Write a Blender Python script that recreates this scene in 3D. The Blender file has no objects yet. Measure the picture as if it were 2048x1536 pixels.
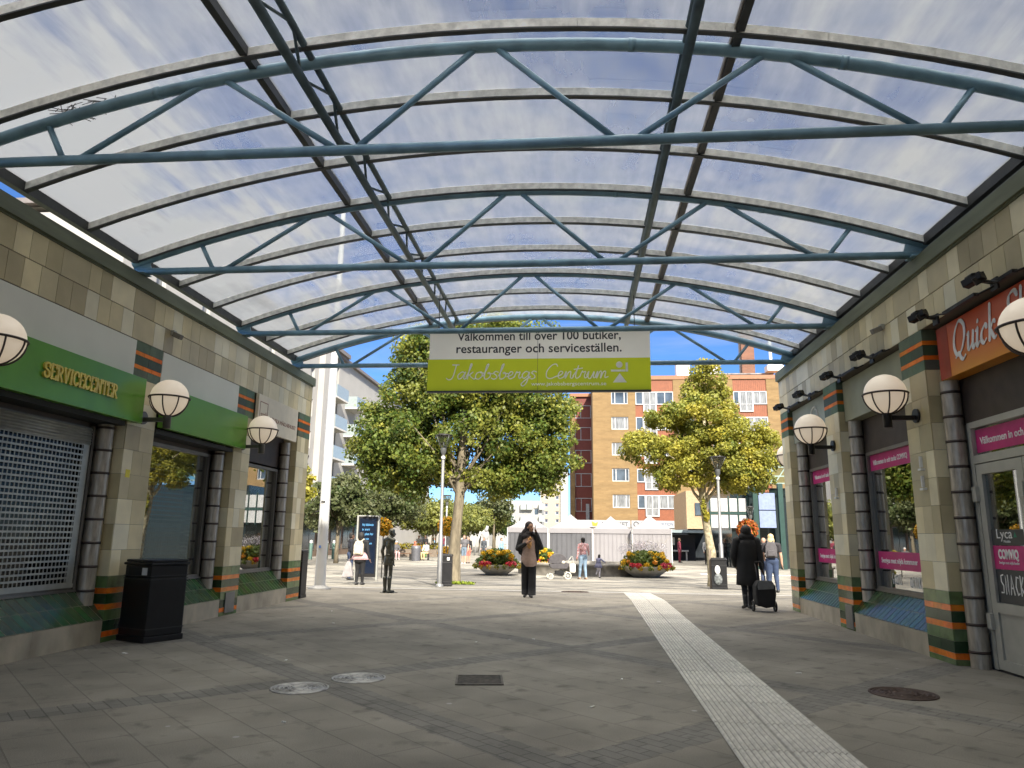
import bpy, bmesh, math, random
import numpy as np
from mathutils import Vector, Matrix, noise
random.seed(7); rng = np.random.default_rng(7)
R = math.radians
sc = bpy.context.scene
COL = sc.collection

# ------------------------------------------------------------------ camera, world, sun, exposure
cd = bpy.data.cameras.new("camera"); cam = bpy.data.objects.new("camera", cd); COL.objects.link(cam)
fw = Vector((-0.08981977, 0.97461989, 0.20505726)); rt = Vector((0.99593605, 0.08926148, 0.01199049)); up = Vector((0.00661754, -0.2053009, 0.97867653))
cam.matrix_world = Matrix(((rt.x, up.x, -fw.x, 0), (rt.y, up.y, -fw.y, 0), (rt.z, up.z, -fw.z, 1.32), (0, 0, 0, 1)))
cd.sensor_width = 36; cd.lens = 25.549; cd.clip_start = 0.05; cd.clip_end = 2000
sc.camera = cam
SUN_EL, SUN_AZ = 34.5, 20.0          # the sun stands behind the camera, a little to the right
ldir = Vector((-math.sin(R(SUN_AZ)) * math.cos(R(SUN_EL)), math.cos(R(SUN_AZ)) * math.cos(R(SUN_EL)), -math.sin(R(SUN_EL))))
w = bpy.data.worlds.new("World"); sc.world = w; w.use_nodes = True
wn, wl = w.node_tree.nodes, w.node_tree.links
bg = wn["Background"]
sky = wn.new("ShaderNodeTexSky"); sky.sky_type = 'NISHITA'; sky.sun_disc = False
sky.sun_elevation = R(SUN_EL); sky.sun_rotation = math.atan2(-ldir.x, -ldir.y)
sky.air_density = 1.0; sky.dust_density = 0.0; sky.ozone_density = 3.0; sky.altitude = 2500
tc = wn.new("ShaderNodeTexCoord"); sep = wn.new("ShaderNodeSeparateXYZ"); wl.new(tc.outputs["Generated"], sep.inputs[0])
zc = wn.new("ShaderNodeMath"); zc.operation = 'MAXIMUM'; zc.inputs[1].default_value = 0.08; wl.new(sep.outputs[2], zc.inputs[0])
dx = wn.new("ShaderNodeMath"); dx.operation = 'DIVIDE'; wl.new(sep.outputs[0], dx.inputs[0]); wl.new(zc.outputs[0], dx.inputs[1])
dy = wn.new("ShaderNodeMath"); dy.operation = 'DIVIDE'; wl.new(sep.outputs[1], dy.inputs[0]); wl.new(zc.outputs[0], dy.inputs[1])
cmb = wn.new("ShaderNodeCombineXYZ"); wl.new(dx.outputs[0], cmb.inputs[0]); wl.new(dy.outputs[0], cmb.inputs[1])
cn = wn.new("ShaderNodeTexNoise"); cn.inputs["Scale"].default_value = 0.75; cn.inputs["Detail"].default_value = 7; cn.inputs["Roughness"].default_value = 0.58
cn.inputs["Distortion"].default_value = 0.6
wl.new(cmb.outputs[0], cn.inputs["Vector"])
cr = wn.new("ShaderNodeValToRGB"); cr.color_ramp.elements[0].position = 0.50; cr.color_ramp.elements[1].position = 0.74
cr.color_ramp.elements[1].color = (0.8, 0.8, 0.8, 1); wl.new(cn.outputs["Fac"], cr.inputs[0])
skm = wn.new("ShaderNodeMix"); skm.data_type = 'RGBA'; 
hz = wn.new("ShaderNodeMapRange"); hz.interpolation_type = 'SMOOTHSTEP'; hz.inputs[1].default_value = 0.66; hz.inputs[2].default_value = 0.80; wl.new(sep.outputs[2], hz.inputs[0])   # unseen bright cloud high overhead, added as fill light
clc = wn.new("ShaderNodeMix"); clc.data_type = 'RGBA'; clc.inputs["A"].default_value = (4.8, 4.8, 4.9, 1); clc.inputs["B"].default_value = (36.0, 33.4, 29.5, 1); wl.new(hz.outputs[0], clc.inputs["Factor"]); wl.new(clc.outputs["Result"], skm.inputs["B"])
clf = wn.new("ShaderNodeMath"); clf.operation = 'MAXIMUM'; clh = wn.new("ShaderNodeMath"); clh.operation = 'MULTIPLY'; clh.inputs[1].default_value = 0.85; wl.new(hz.outputs[0], clh.inputs[0])
lowc = wn.new("ShaderNodeMath"); lowc.operation = 'MULTIPLY'; lzr = wn.new("ShaderNodeMapRange"); lzr.interpolation_type = 'SMOOTHSTEP'; lzr.inputs[1].default_value = 0.18; lzr.inputs[2].default_value = 0.45; lzr.inputs[3].default_value = 0.25; lzr.inputs[4].default_value = 0.9
wl.new(sep.outputs[2], lzr.inputs[0]); wl.new(cr.outputs[0], lowc.inputs[0]); wl.new(lzr.outputs[0], lowc.inputs[1]); wl.new(lowc.outputs[0], clf.inputs[0]); wl.new(clh.outputs[0], clf.inputs[1]); wl.new(clf.outputs[0], skm.inputs["Factor"]); skt = wn.new("ShaderNodeMix"); skt.data_type = 'RGBA'; skt.blend_type = 'MULTIPLY'; skt.inputs["Factor"].default_value = 1; skt.inputs["B"].default_value = (0.50, 0.72, 0.98, 1); wl.new(sky.outputs[0], skt.inputs["A"]); wl.new(skt.outputs["Result"], skm.inputs["A"]); wl.new(skm.outputs["Result"], bg.inputs[0])
bg.inputs[1].default_value = 0.05
sd = bpy.data.lights.new("sun", 'SUN'); sd.energy = 2.5; sd.angle = R(0.53); sd.color = (1, 0.93, 0.82)
so = bpy.data.objects.new("sun", sd); COL.objects.link(so); so.location = (20, -60, 60); so.rotation_euler = ldir.to_track_quat('-Z', 'Y').to_euler()
vs = sc.view_settings; vs.view_transform = 'Standard'; vs.look = 'None'; vs.exposure = 2.0; vs.gamma = 1; vs.use_curve_mapping = False
sc.cycles.max_bounces = 10; sc.cycles.transparent_max_bounces = 24; sc.cycles.diffuse_bounces = 4; sc.cycles.glossy_bounces = 4
sc.cycles.caustics_reflective = False; sc.cycles.caustics_refractive = False
sc.cycles.use_denoising = True; sc.cycles.sample_clamp_indirect = 6

# ------------------------------------------------------------------ helpers
MAT = {}
def mat(name, col=(0.5, 0.5, 0.5), rough=0.6, metal=0.0, var=0.12, scale=6.0, bump=0.0, bscale=60.0, attr=False, spec=0.5, stretch=(1, 1, 1), trans=0.0, emit=None, coat=0.0):
    if name in MAT: return MAT[name]
    m = bpy.data.materials.new(name); m.use_nodes = True
    n, l = m.node_tree.nodes, m.node_tree.links
    b = n["Principled BSDF"]
    b.inputs["Roughness"].default_value = rough; b.inputs["Metallic"].default_value = metal
    b.inputs["Specular IOR Level"].default_value = spec; b.inputs["Coat Weight"].default_value = coat
    t = n.new("ShaderNodeTexCoord"); mp = n.new("ShaderNodeMapping"); mp.inputs["Scale"].default_value = stretch
    l.new(t.outputs["Object"], mp.inputs[0])
    nz = n.new("ShaderNodeTexNoise"); nz.inputs["Scale"].default_value = scale; nz.inputs["Detail"].default_value = 6; l.new(mp.outputs[0], nz.inputs["Vector"])
    mr = n.new("ShaderNodeMapRange"); mr.inputs[1].default_value = 0.3; mr.inputs[2].default_value = 0.7
    mr.inputs[3].default_value = 1 - var; mr.inputs[4].default_value = 1 + var; l.new(nz.outputs["Fac"], mr.inputs[0])
    mx = n.new("ShaderNodeMix"); mx.data_type = 'RGBA'; mx.blend_type = 'MULTIPLY'; mx.inputs["Factor"].default_value = 1
    if attr:
        a = n.new("ShaderNodeAttribute"); a.attribute_name = "Col"; l.new(a.outputs["Color"], mx.inputs["A"])
    else:
        mx.inputs["A"].default_value = (*col, 1)
    l.new(mr.outputs[0], mx.inputs["B"]); l.new(mx.outputs["Result"], b.inputs["Base Color"])
    if bump:
        bz = n.new("ShaderNodeTexNoise"); bz.inputs["Scale"].default_value = bscale; bz.inputs["Detail"].default_value = 4; l.new(mp.outputs[0], bz.inputs["Vector"])
        bp = n.new("ShaderNodeBump"); bp.inputs["Strength"].default_value = bump; bp.inputs["Distance"].default_value = 0.02
        l.new(bz.outputs["Fac"], bp.inputs["Height"]); l.new(bp.outputs[0], b.inputs["Normal"])
    if emit:
        b.inputs["Emission Color"].default_value = (*emit[:3], 1); b.inputs["Emission Strength"].default_value = emit[3]
    if trans:
        tr = n.new("ShaderNodeBsdfTranslucent"); l.new(mx.outputs["Result"], tr.inputs[0])
        ms = n.new("ShaderNodeMixShader"); ms.inputs[0].default_value = trans
        l.new(b.outputs[0], ms.inputs[1]); l.new(tr.outputs[0], ms.inputs[2]); l.new(ms.outputs[0], n["Material Output"].inputs[0])
    MAT[name] = m
    return m

def two_sided_fresnel(n, l, ior):
    fr = n.new("ShaderNodeFresnel"); g = n.new("ShaderNodeNewGeometry"); r = n.new("ShaderNodeMapRange")
    r.inputs[3].default_value = ior; r.inputs[4].default_value = 1 / ior; l.new(g.outputs["Backfacing"], r.inputs[0]); l.new(r.outputs[0], fr.inputs[0]); return fr

def glass(name, tint=(0.8, 0.85, 0.85), ior=1.5, boost=1.6, rough=0.0, wavy=0.0):
    if name in MAT: return MAT[name]
    m = bpy.data.materials.new(name); m.use_nodes = True
    n, l = m.node_tree.nodes, m.node_tree.links
    n.remove(n["Principled BSDF"])
    tr = n.new("ShaderNodeBsdfTransparent"); tr.inputs[0].default_value = (*tint, 1)
    gl = n.new("ShaderNodeBsdfGlossy"); gl.inputs["Roughness"].default_value = rough
    fr = two_sided_fresnel(n, l, ior)
    mu = n.new("ShaderNodeMath"); mu.operation = 'MULTIPLY'; mu.inputs[1].default_value = boost; mu.use_clamp = True
    ms = n.new("ShaderNodeMixShader")
    l.new(fr.outputs[0], mu.inputs[0]); l.new(mu.outputs[0], ms.inputs[0]); l.new(tr.outputs[0], ms.inputs[1]); l.new(gl.outputs[0], ms.inputs[2])
    l.new(ms.outputs[0], n["Material Output"].inputs[0])
    if wavy:
        t = n.new("ShaderNodeTexCoord"); nz = n.new("ShaderNodeTexNoise"); nz.inputs["Scale"].default_value = 1.3; l.new(t.outputs["Object"], nz.inputs["Vector"])
        bp = n.new("ShaderNodeBump"); bp.inputs["Strength"].default_value = wavy; bp.inputs["Distance"].default_value = 0.05
        l.new(nz.outputs["Fac"], bp.inputs["Height"]); l.new(bp.outputs[0], gl.inputs["Normal"])
    MAT[name] = m
    return m

def tag(o, label=None, cat=None, group=None, kind=None):
    if label: o["label"] = label
    if cat: o["category"] = cat
    if group: o["group"] = group
    if kind: o["kind"] = kind
    return o

def thing(name, label, cat, loc=(0, 0, 0), rz=0.0, group=None):
    o = bpy.data.objects.new(name, None); COL.objects.link(o)
    o.location = loc; o.rotation_euler = (0, 0, rz); o.empty_display_size = 0.2
    return tag(o, label, cat, group)

def adopt(o, parent, world):
    o.parent = parent
    if world:
        r = parent
        while r.parent: r = r.parent
        o.matrix_parent_inverse = Matrix.Identity(4) if parent.parent or parent.type != 'EMPTY' else Matrix.Translation(-Vector(r.location))

def basis(d):
    d = Vector(d).normalized(); a = Vector((0, 0, 1)) if abs(d.z) < 0.9 else Vector((1, 0, 0))
    u = d.cross(a).normalized(); return u, d.cross(u).normalized()

class MB:
    """collects faces; build() links them as ONE mesh object"""
    def __init__(s): s.v = []; s.f = []; s.c = []; s.m = []; s.sm = []
    def face(s, pts, c=(1, 1, 1), m=0, smooth=False):
        b = len(s.v); s.v += [tuple(p) for p in pts]; s.f.append(tuple(range(b, b + len(pts)))); s.c.append(c); s.m.append(m); s.sm.append(smooth)
    def box(s, x0, x1, y0, y1, z0, z1, c=(1, 1, 1), m=0, skip=""):
        if x0 > x1: x0, x1 = x1, x0
        if y0 > y1: y0, y1 = y1, y0
        if z0 > z1: z0, z1 = z1, z0
        b = len(s.v)
        s.v += [(x0, y0, z0), (x1, y0, z0), (x1, y1, z0), (x0, y1, z0), (x0, y0, z1), (x1, y0, z1), (x1, y1, z1), (x0, y1, z1)]
        for k, q in (("-z", (3, 2, 1, 0)), ("+z", (4, 5, 6, 7)), ("-y", (0, 1, 5, 4)), ("+x", (1, 2, 6, 5)), ("+y", (2, 3, 7, 6)), ("-x", (3, 0, 4, 7))):
            if k in skip: continue
            s.f.append(tuple(b + i for i in q)); s.c.append(c); s.m.append(m); s.sm.append(False)
        return s
    def obox(s, p0, p1, wd, h, c=(1, 1, 1), m=0, upv=None):
        """bar of rectangular section from p0 to p1"""
        p0, p1 = Vector(p0), Vector(p1); d = (p1 - p0).normalized()
        u = Vector(upv) if upv is not None else Vector((0, 0, 1))
        if abs(d.dot(u)) > 0.98: u = Vector((0, 1, 0))
        a = d.cross(u).normalized(); u = a.cross(d).normalized()
        b = len(s.v)
        for p in (p0, p1):
            for i, j in ((-1, -1), (1, -1), (1, 1), (-1, 1)): s.v.append(tuple(p + a * (i * wd / 2) + u * (j * h / 2)))
        for q in ((3, 2, 1, 0), (4, 5, 6, 7), (0, 1, 5, 4), (1, 2, 6, 5), (2, 3, 7, 6), (3, 0, 4, 7)):
            s.f.append(tuple(b + i for i in q)); s.c.append(c); s.m.append(m); s.sm.append(False)
        return s
    def tube(s, path, r, seg=10, c=(1, 1, 1), m=0, cap=True, closed=False):
        path = [Vector(p) for p in path]; n = len(path); rr = r if isinstance(r, (list, tuple)) else [r] * n
        b = len(s.v); u = None
        for i, p in enumerate(path):
            if closed: d = path[(i + 1) % n] - path[i - 1]
            else: d = path[min(i + 1, n - 1)] - path[max(i - 1, 0)]
            d.normalize()
            if u is None: u, _ = basis(d)
            u = (u - d * u.dot(d)).normalized(); v2 = d.cross(u)
            for k in range(seg):
                t = 2 * math.pi * k / seg; s.v.append(tuple(p + (u * math.cos(t) + v2 * math.sin(t)) * rr[i]))
        for i in range(n if closed else n - 1):
            for k in range(seg):
                k2 = (k + 1) % seg; j = (i + 1) % n
                s.f.append((b + i * seg + k, b + i * seg + k2, b + j * seg + k2, b + j * seg + k)); s.c.append(c); s.m.append(m); s.sm.append(True)
        if cap and not closed:
            s.f.append(tuple(b + k for k in reversed(range(seg)))); s.c.append(c); s.m.append(m); s.sm.append(False)
            s.f.append(tuple(b + (n - 1) * seg + k for k in range(seg))); s.c.append(c); s.m.append(m); s.sm.append(False)
        return s
    def lathe(s, prof, cx=0, cy=0, seg=24, c=(1, 1, 1), m=0, sx=1, sy=1, wob=None):
        b = len(s.v); n = len(prof)
        for i, (r, z) in enumerate(prof):
            for k in range(seg):
                t = 2 * math.pi * k / seg; q = r * (wob(t, i) if wob else 1)
                s.v.append((cx + q * sx * math.cos(t), cy + q * sy * math.sin(t), z))
        for i in range(n - 1):
            for k in range(seg):
                k2 = (k + 1) % seg
                s.f.append((b + i * seg + k, b + i * seg + k2, b + (i + 1) * seg + k2, b + (i + 1) * seg + k)); s.c.append(c); s.m.append(m); s.sm.append(True)
        return s
    def sphere(s, ctr, r, seg=20, ring=12, c=(1, 1, 1), m=0, sc3=(1, 1, 1)):
        prof = [(math.sin(math.pi * i / ring) * 1.0, -math.cos(math.pi * i / ring)) for i in range(ring + 1)]
        b = len(s.v)
        for a, z in prof:
            for k in range(seg):
                t = 2 * math.pi * k / seg
                s.v.append((ctr[0] + r * sc3[0] * a * math.cos(t), ctr[1] + r * sc3[1] * a * math.sin(t), ctr[2] + r * sc3[2] * z))
        for i in range(ring):
            for k in range(seg):
                k2 = (k + 1) % seg
                s.f.append((b + i * seg + k, b + i * seg + k2, b + (i + 1) * seg + k2, b + (i + 1) * seg + k)); s.c.append(c); s.m.append(m); s.sm.append(True)
        return s
    def prism(s, poly, y0, y1, fn=None, c=(1, 1, 1), m=0):
        """2-D outline (u,v) pushed from depth y0 to y1; fn maps (u,v,d) to a point"""
        fn = fn or (lambda u, v, d: (u, d, v)); n = len(poly)
        s.face([fn(u, v, y0) for u, v in poly], c, m); s.face([fn(u, v, y1) for u, v in reversed(poly)], c, m)
        for i in range(n):
            (u0, v0), (u1, v1) = poly[i], poly[(i + 1) % n]
            s.face([fn(u0, v0, y1), fn(u1, v1, y1), fn(u1, v1, y0), fn(u0, v0, y0)], c, m)
        return s
    def build(s, name, mats, parent=None, world=False, fn=None, bevel=0.0, col=True):
        v = [tuple(fn(p)) for p in s.v] if fn else s.v
        me = bpy.data.meshes.new(name); me.from_pydata(v, [], s.f)
        if not isinstance(mats, (list, tuple)): mats = [mats]
        for m in mats: me.materials.append(m)
        if s.f:
            me.polygons.foreach_set("material_index", s.m); me.polygons.foreach_set("use_smooth", s.sm)
            if col and any(c != (1, 1, 1) for c in s.c):
                a = me.color_attributes.new("Col", 'FLOAT_COLOR', 'CORNER')
                arr = np.ones((len(me.loops), 4), np.float32); k = 0
                cnt = np.array([len(f) for f in s.f]); arr[:, :3] = np.repeat(np.array(s.c, np.float32), cnt, axis=0)
                a.data.foreach_set("color", arr.ravel())
        me.validate(); me.update()
        o = bpy.data.objects.new(name, me); COL.objects.link(o)
        if parent: adopt(o, parent, world)
        if bevel:
            bm = bmesh.new(); bm.from_mesh(me); bmesh.ops.remove_doubles(bm, verts=bm.verts, dist=1e-5)
            bmesh.ops.bevel(bm, geom=[e for e in bm.edges if e.calc_face_angle(0) > 0.5], offset=bevel, segments=2, profile=0.6, affect='EDGES')
            bm.to_mesh(me); bm.free()
        return o

def dup(root, loc, rz=None, label=None, group=None):
    r = root.copy(); COL.objects.link(r); r.location = loc
    if rz is not None: r.rotation_euler = (0, 0, rz)
    if label: r["label"] = label
    if group: r["group"] = group
    def kids(a, b):
        for ch in list(a.children):
            c = ch.copy(); COL.objects.link(c); c.parent = b; kids(ch, c)
    kids(root, r)
    return r

def text(s, name, size, org, right, upv, m, parent=None, world=True, depth=0.004, bold=0.0, width=None, align='LEFT', shear=0.0, spacing=1.0):
    """lettering as a mesh; org is the baseline start (or centre), right and upv its axes"""
    cu = bpy.data.curves.new(name, 'FONT'); cu.body = s; cu.size = size; cu.extrude = depth / 2; cu.offset = bold; cu.shear = shear; cu.space_character = spacing
    cu.resolution_u = 3
    t = bpy.data.objects.new(name, cu); COL.objects.link(t)
    dg = bpy.context.evaluated_depsgraph_get(); me = bpy.data.meshes.new_from_object(t.evaluated_get(dg)); bpy.data.objects.remove(t); bpy.data.curves.remove(cu)
    co = np.empty(len(me.vertices) * 3, np.float32); me.vertices.foreach_get("co", co); co = co.reshape(-1, 3)
    x0, x1 = co[:, 0].min(), co[:, 0].max()
    co[:, 0] -= x0
    if width: co[:, 0] *= width / (x1 - x0)
    if align == 'CENTER': co[:, 0] -= co[:, 0].max() / 2
    r, u = Vector(right).normalized(), Vector(upv).normalized(); nn = r.cross(u)
    M = np.array([r, u, nn]); co = co @ M + np.array(org)
    me.vertices.foreach_set("co", co.astype(np.float32).ravel()); me.materials.clear(); me.materials.append(m); me.update()
    o = bpy.data.objects.new(name, me); COL.objects.link(o)
    if parent: adopt(o, parent, world)
    return o

def smooth_line(pts, k=6):
    if len(pts) < 3: return pts
    P = [pts[0]] + list(pts) + [pts[-1]]; out = []
    for i in range(1, len(P) - 2):
        p0, p1, p2, p3 = [np.array(q, float) for q in P[i - 1:i + 3]]
        for t in np.linspace(0, 1, k, endpoint=False):
            out.append(tuple(0.5 * ((2 * p1) + (-p0 + p2) * t + (2 * p0 - 5 * p1 + 4 * p2 - p3) * t * t + (-p0 + 3 * p1 - 3 * p2 + p3) * t ** 3)))
    return out + [tuple(pts[-1])]

def strokes(glyphs, word, size, pen, org, right, upv, m, name, parent, depth=0.004, nib=None, shear=0.0, gap=0.12, width=None, smooth=True):
    """hand-lettered word: every glyph is a list of pen strokes; nib=(angle, thin) gives a broad-pen contrast"""
    r, u = Vector(right).normalized(), Vector(upv).normalized(); nn = r.cross(u); mb = MB(); x = 0.0; lines = []
    for ch in word:
        if ch == ' ': x += 0.45; continue
        adv, st = glyphs[ch]
        for s_ in st: lines.append([(x + a + b * shear, b) for a, b in s_])
        x += adv + gap
    kx = (width / (x * size)) if width else 1.0
    O = Vector(org); li = 0
    for ln in lines:
        P = smooth_line(ln) if smooth else ln; P = [(a * size * kx, b * size) for a, b in P]; li += 1
        L, Rr = [], []
        for i, (a, b) in enumerate(P):
            q0, q1 = P[max(i - 1, 0)], P[min(i + 1, len(P) - 1)]; tx, ty = q1[0] - q0[0], q1[1] - q0[1]; tl = math.hypot(tx, ty) or 1; tx, ty = tx / tl, ty / tl
            wd = pen
            if nib: wd = pen * (nib[1] + (1 - nib[1]) * abs(math.sin(math.atan2(ty, tx) - nib[0])))
            L.append((a - ty * wd / 2, b + tx * wd / 2)); Rr.append((a + ty * wd / 2, b - tx * wd / 2))
        P3 = lambda p, d: O + r * p[0] + u * p[1] + nn * d
        e0 = depth + 0.0003 * (li % 4)
        for i in range(len(P) - 1):
            e = e0 + 0.00006 * i
            mb.face([P3(Rr[i], e), P3(Rr[i + 1], e), P3(L[i + 1], e), P3(L[i], e)])
            mb.face([P3(L[i], e), P3(L[i + 1], e), P3(L[i + 1], 0), P3(L[i], 0)]); mb.face([P3(Rr[i + 1], e), P3(Rr[i], e), P3(Rr[i], 0), P3(Rr[i + 1], 0)])
        for k in (0, -1):   # round pen ends
            e = e0 + (0.00006 * len(P) if k else 0)
            c = P[k]; wd = math.hypot(L[k][0] - Rr[k][0], L[k][1] - Rr[k][1]) / 2
            mb.face([P3((c[0] + wd * math.cos(t), c[1] + wd * math.sin(t)), e - 0.0001) for t in np.linspace(0, 2 * math.pi, 10, endpoint=False)])
    return mb.build(name, m, parent, True)

SCRIPT = {  # thin round handwriting
 'J': (0.5, [[(-0.05, 0.06), (0.08, -0.04), (0.24, 0.04), (0.32, 0.4), (0.36, 1.0)], [(0.16, 1.0), (0.5, 1.0)]]),
 'a': (0.5, [[(0.40, 0.42), (0.24, 0.5), (0.05, 0.28), (0.1, 0.02), (0.26, 0.08), (0.40, 0.42)], [(0.42, 0.5), (0.38, 0.1), (0.44, 0.0), (0.52, 0.08)]]),
 'k': (0.46, [[(0.0, 0.15), (0.12, 0.6), (0.2, 1.0), (0.12, 0.98), (0.08, 0.0)], [(0.1, 0.22), (0.34, 0.5), (0.18, 0.28), (0.42, 0.0), (0.5, 0.04)]]),
 'o': (0.44, [[(0.3, 0.5), (0.08, 0.4), (0.05, 0.08), (0.22, 0.0), (0.38, 0.2), (0.34, 0.46), (0.26, 0.44), (0.48, 0.4)]]),
 'b': (0.46, [[(0.0, 0.2), (0.14, 0.7), (0.2, 1.02), (0.1, 0.9), (0.08, 0.1), (0.24, 0.0), (0.38, 0.2), (0.32, 0.44), (0.22, 0.38), (0.5, 0.36)]]),
 's': (0.36, [[(0.32, 0.46), (0.18, 0.52), (0.08, 0.40), (0.24, 0.24), (0.28, 0.08), (0.14, -0.02), (0.0, 0.06)]]),
 'e': (0.38, [[(0.0, 0.15), (0.22, 0.26), (0.28, 0.44), (0.14, 0.48), (0.06, 0.2), (0.16, 0.0), (0.32, 0.06), (0.42, 0.2)]]),
 'r': (0.36, [[(0.0, 0.1), (0.1, 0.5), (0.14, 0.42), (0.28, 0.46), (0.24, 0.2), (0.3, 0.02), (0.42, 0.15)]]),
 'g': (0.46, [[(0.4, 0.42), (0.22, 0.5), (0.06, 0.28), (0.16, 0.02), (0.34, 0.2), (0.42, 0.46), (0.36, -0.2), (0.2, -0.5), (0.08, -0.36), (0.3, -0.05), (0.5, 0.15)]]),
 'C': (0.62, [[(0.58, 0.85), (0.48, 1.0), (0.26, 0.9), (0.06, 0.5), (0.1, 0.1), (0.32, 0.0), (0.6, 0.16)]]),
 'n': (0.46, [[(0.0, 0.1), (0.08, 0.48), (0.08, 0.0), (0.2, 0.4), (0.32, 0.46), (0.34, 0.1), (0.42, 0.0), (0.5, 0.12)]]),
 't': (0.36, [[(0.0, 0.15), (0.18, 0.6), (0.22, 0.88), (0.14, 0.2), (0.22, 0.0), (0.38, 0.14)], [(0.02, 0.62), (0.44, 0.7)]]),
 'u': (0.46, [[(0.0, 0.2), (0.08, 0.48), (0.08, 0.08), (0.22, 0.0), (0.36, 0.46), (0.36, 0.06), (0.5, 0.08)]]),
 'm': (0.64, [[(0.0, 0.1), (0.08, 0.48), (0.08, 0.0), (0.18, 0.42), (0.28, 0.44), (0.28, 0.0), (0.38, 0.42), (0.5, 0.44), (0.5, 0.06), (0.66, 0.1)]]),
}
NIBF = {  # sloped calligraphy
 'Q': (0.8, [[(0.55, 0.95), (0.3, 1.0), (0.06, 0.7), (0.04, 0.3), (0.24, 0.02), (0.5, 0.08), (0.7, 0.45), (0.68, 0.8), (0.5, 0.98)], [(0.16, -0.06), (0.34, 0.06), (0.5, -0.12), (0.66, -0.18), (0.8, -0.08)]]),
 'u': (0.48, [[(0.02, 0.46), (0.1, 0.5), (0.1, 0.1), (0.2, 0.02), (0.38, 0.2)], [(0.4, 0.5), (0.38, 0.1), (0.46, 0.0), (0.54, 0.1)]]),
 'i': (0.24, [[(0.02, 0.44), (0.12, 0.5), (0.1, 0.1), (0.16, 0.0), (0.26, 0.1)], [(0.12, 0.68), (0.15, 0.74)]]),
 'c': (0.38, [[(0.36, 0.42), (0.26, 0.5), (0.08, 0.32), (0.08, 0.1), (0.22, 0.0), (0.38, 0.1)]]),
 'k': (0.46, [[(0.1, 1.0), (0.1, 0.0)], [(0.38, 0.46), (0.28, 0.48), (0.12, 0.24)], [(0.16, 0.26), (0.36, 0.02), (0.48, 0.04)]]),
 'S': (0.62, [[(0.58, 0.86), (0.44, 1.0), (0.2, 0.92), (0.18, 0.68), (0.44, 0.46), (0.48, 0.2), (0.3, 0.0), (0.06, 0.04), (0.0, 0.2)]]),
 'h': (0.5, [[(0.1, 1.0), (0.08, 0.0)], [(0.1, 0.3), (0.26, 0.5), (0.4, 0.42), (0.38, 0.08), (0.52, 0.04)]]),
 'o': (0.44, [[(0.22, 0.5), (0.04, 0.3), (0.1, 0.04), (0.3, 0.02), (0.4, 0.26), (0.22, 0.5)]]),
 'p': (0.5, [[(0.1, 0.5), (0.06, -0.4)], [(0.1, 0.36), (0.28, 0.5), (0.42, 0.3), (0.3, 0.02), (0.12, 0.06)]]),
}
CHALK = {  # narrow chalk capitals
 'G': (0.4, [[(0.36, 0.9), (0.2, 1.0), (0.04, 0.5), (0.16, 0.0), (0.34, 0.1), (0.34, 0.42), (0.2, 0.42)]]),
 'O': (0.4, [[(0.2, 0.75), (0.04, 0.4), (0.18, 0.05), (0.34, 0.35), (0.2, 0.75)]]),
 'D': (0.4, [[(0.04, 0.0), (0.06, 0.85), (0.3, 0.6), (0.3, 0.2), (0.04, 0.0)]]),
 'I': (0.16, [[(0.06, 0.0), (0.06, 0.9)]]),
 'S': (0.36, [[(0.34, 0.95), (0.1, 0.9), (0.1, 0.6), (0.3, 0.4), (0.26, 0.05), (0.02, 0.05)]]),
 'R': (0.4, [[(0.05, 0.0), (0.05, 0.9), (0.3, 0.75), (0.08, 0.45), (0.36, 0.0)]]),
 'Y': (0.36, [[(0.0, 0.9), (0.18, 0.45), (0.36, 0.9)], [(0.18, 0.45), (0.16, 0.0)]]),
 'C': (0.36, [[(0.34, 0.85), (0.16, 0.9), (0.04, 0.4), (0.18, 0.0), (0.34, 0.1)]]),
 'K': (0.4, [[(0.05, 0.0), (0.05, 0.95)], [(0.34, 0.9), (0.07, 0.42), (0.38, 0.0)]]),
 'N': (0.4, [[(0.04, 0.0), (0.06, 0.9), (0.3, 0.0), (0.32, 0.95)]]),
 'A': (0.4, [[(0.0, 0.0), (0.18, 0.95), (0.36, 0.0)], [(0.08, 0.32), (0.3, 0.32)]]),
}
def S_(a, b, s=0.09): return [[(a[0] - s, a[1]), (a[0] + s, a[1])], [a, b], [(b[0] - s, b[1]), (b[0] + s, b[1])]]
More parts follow.
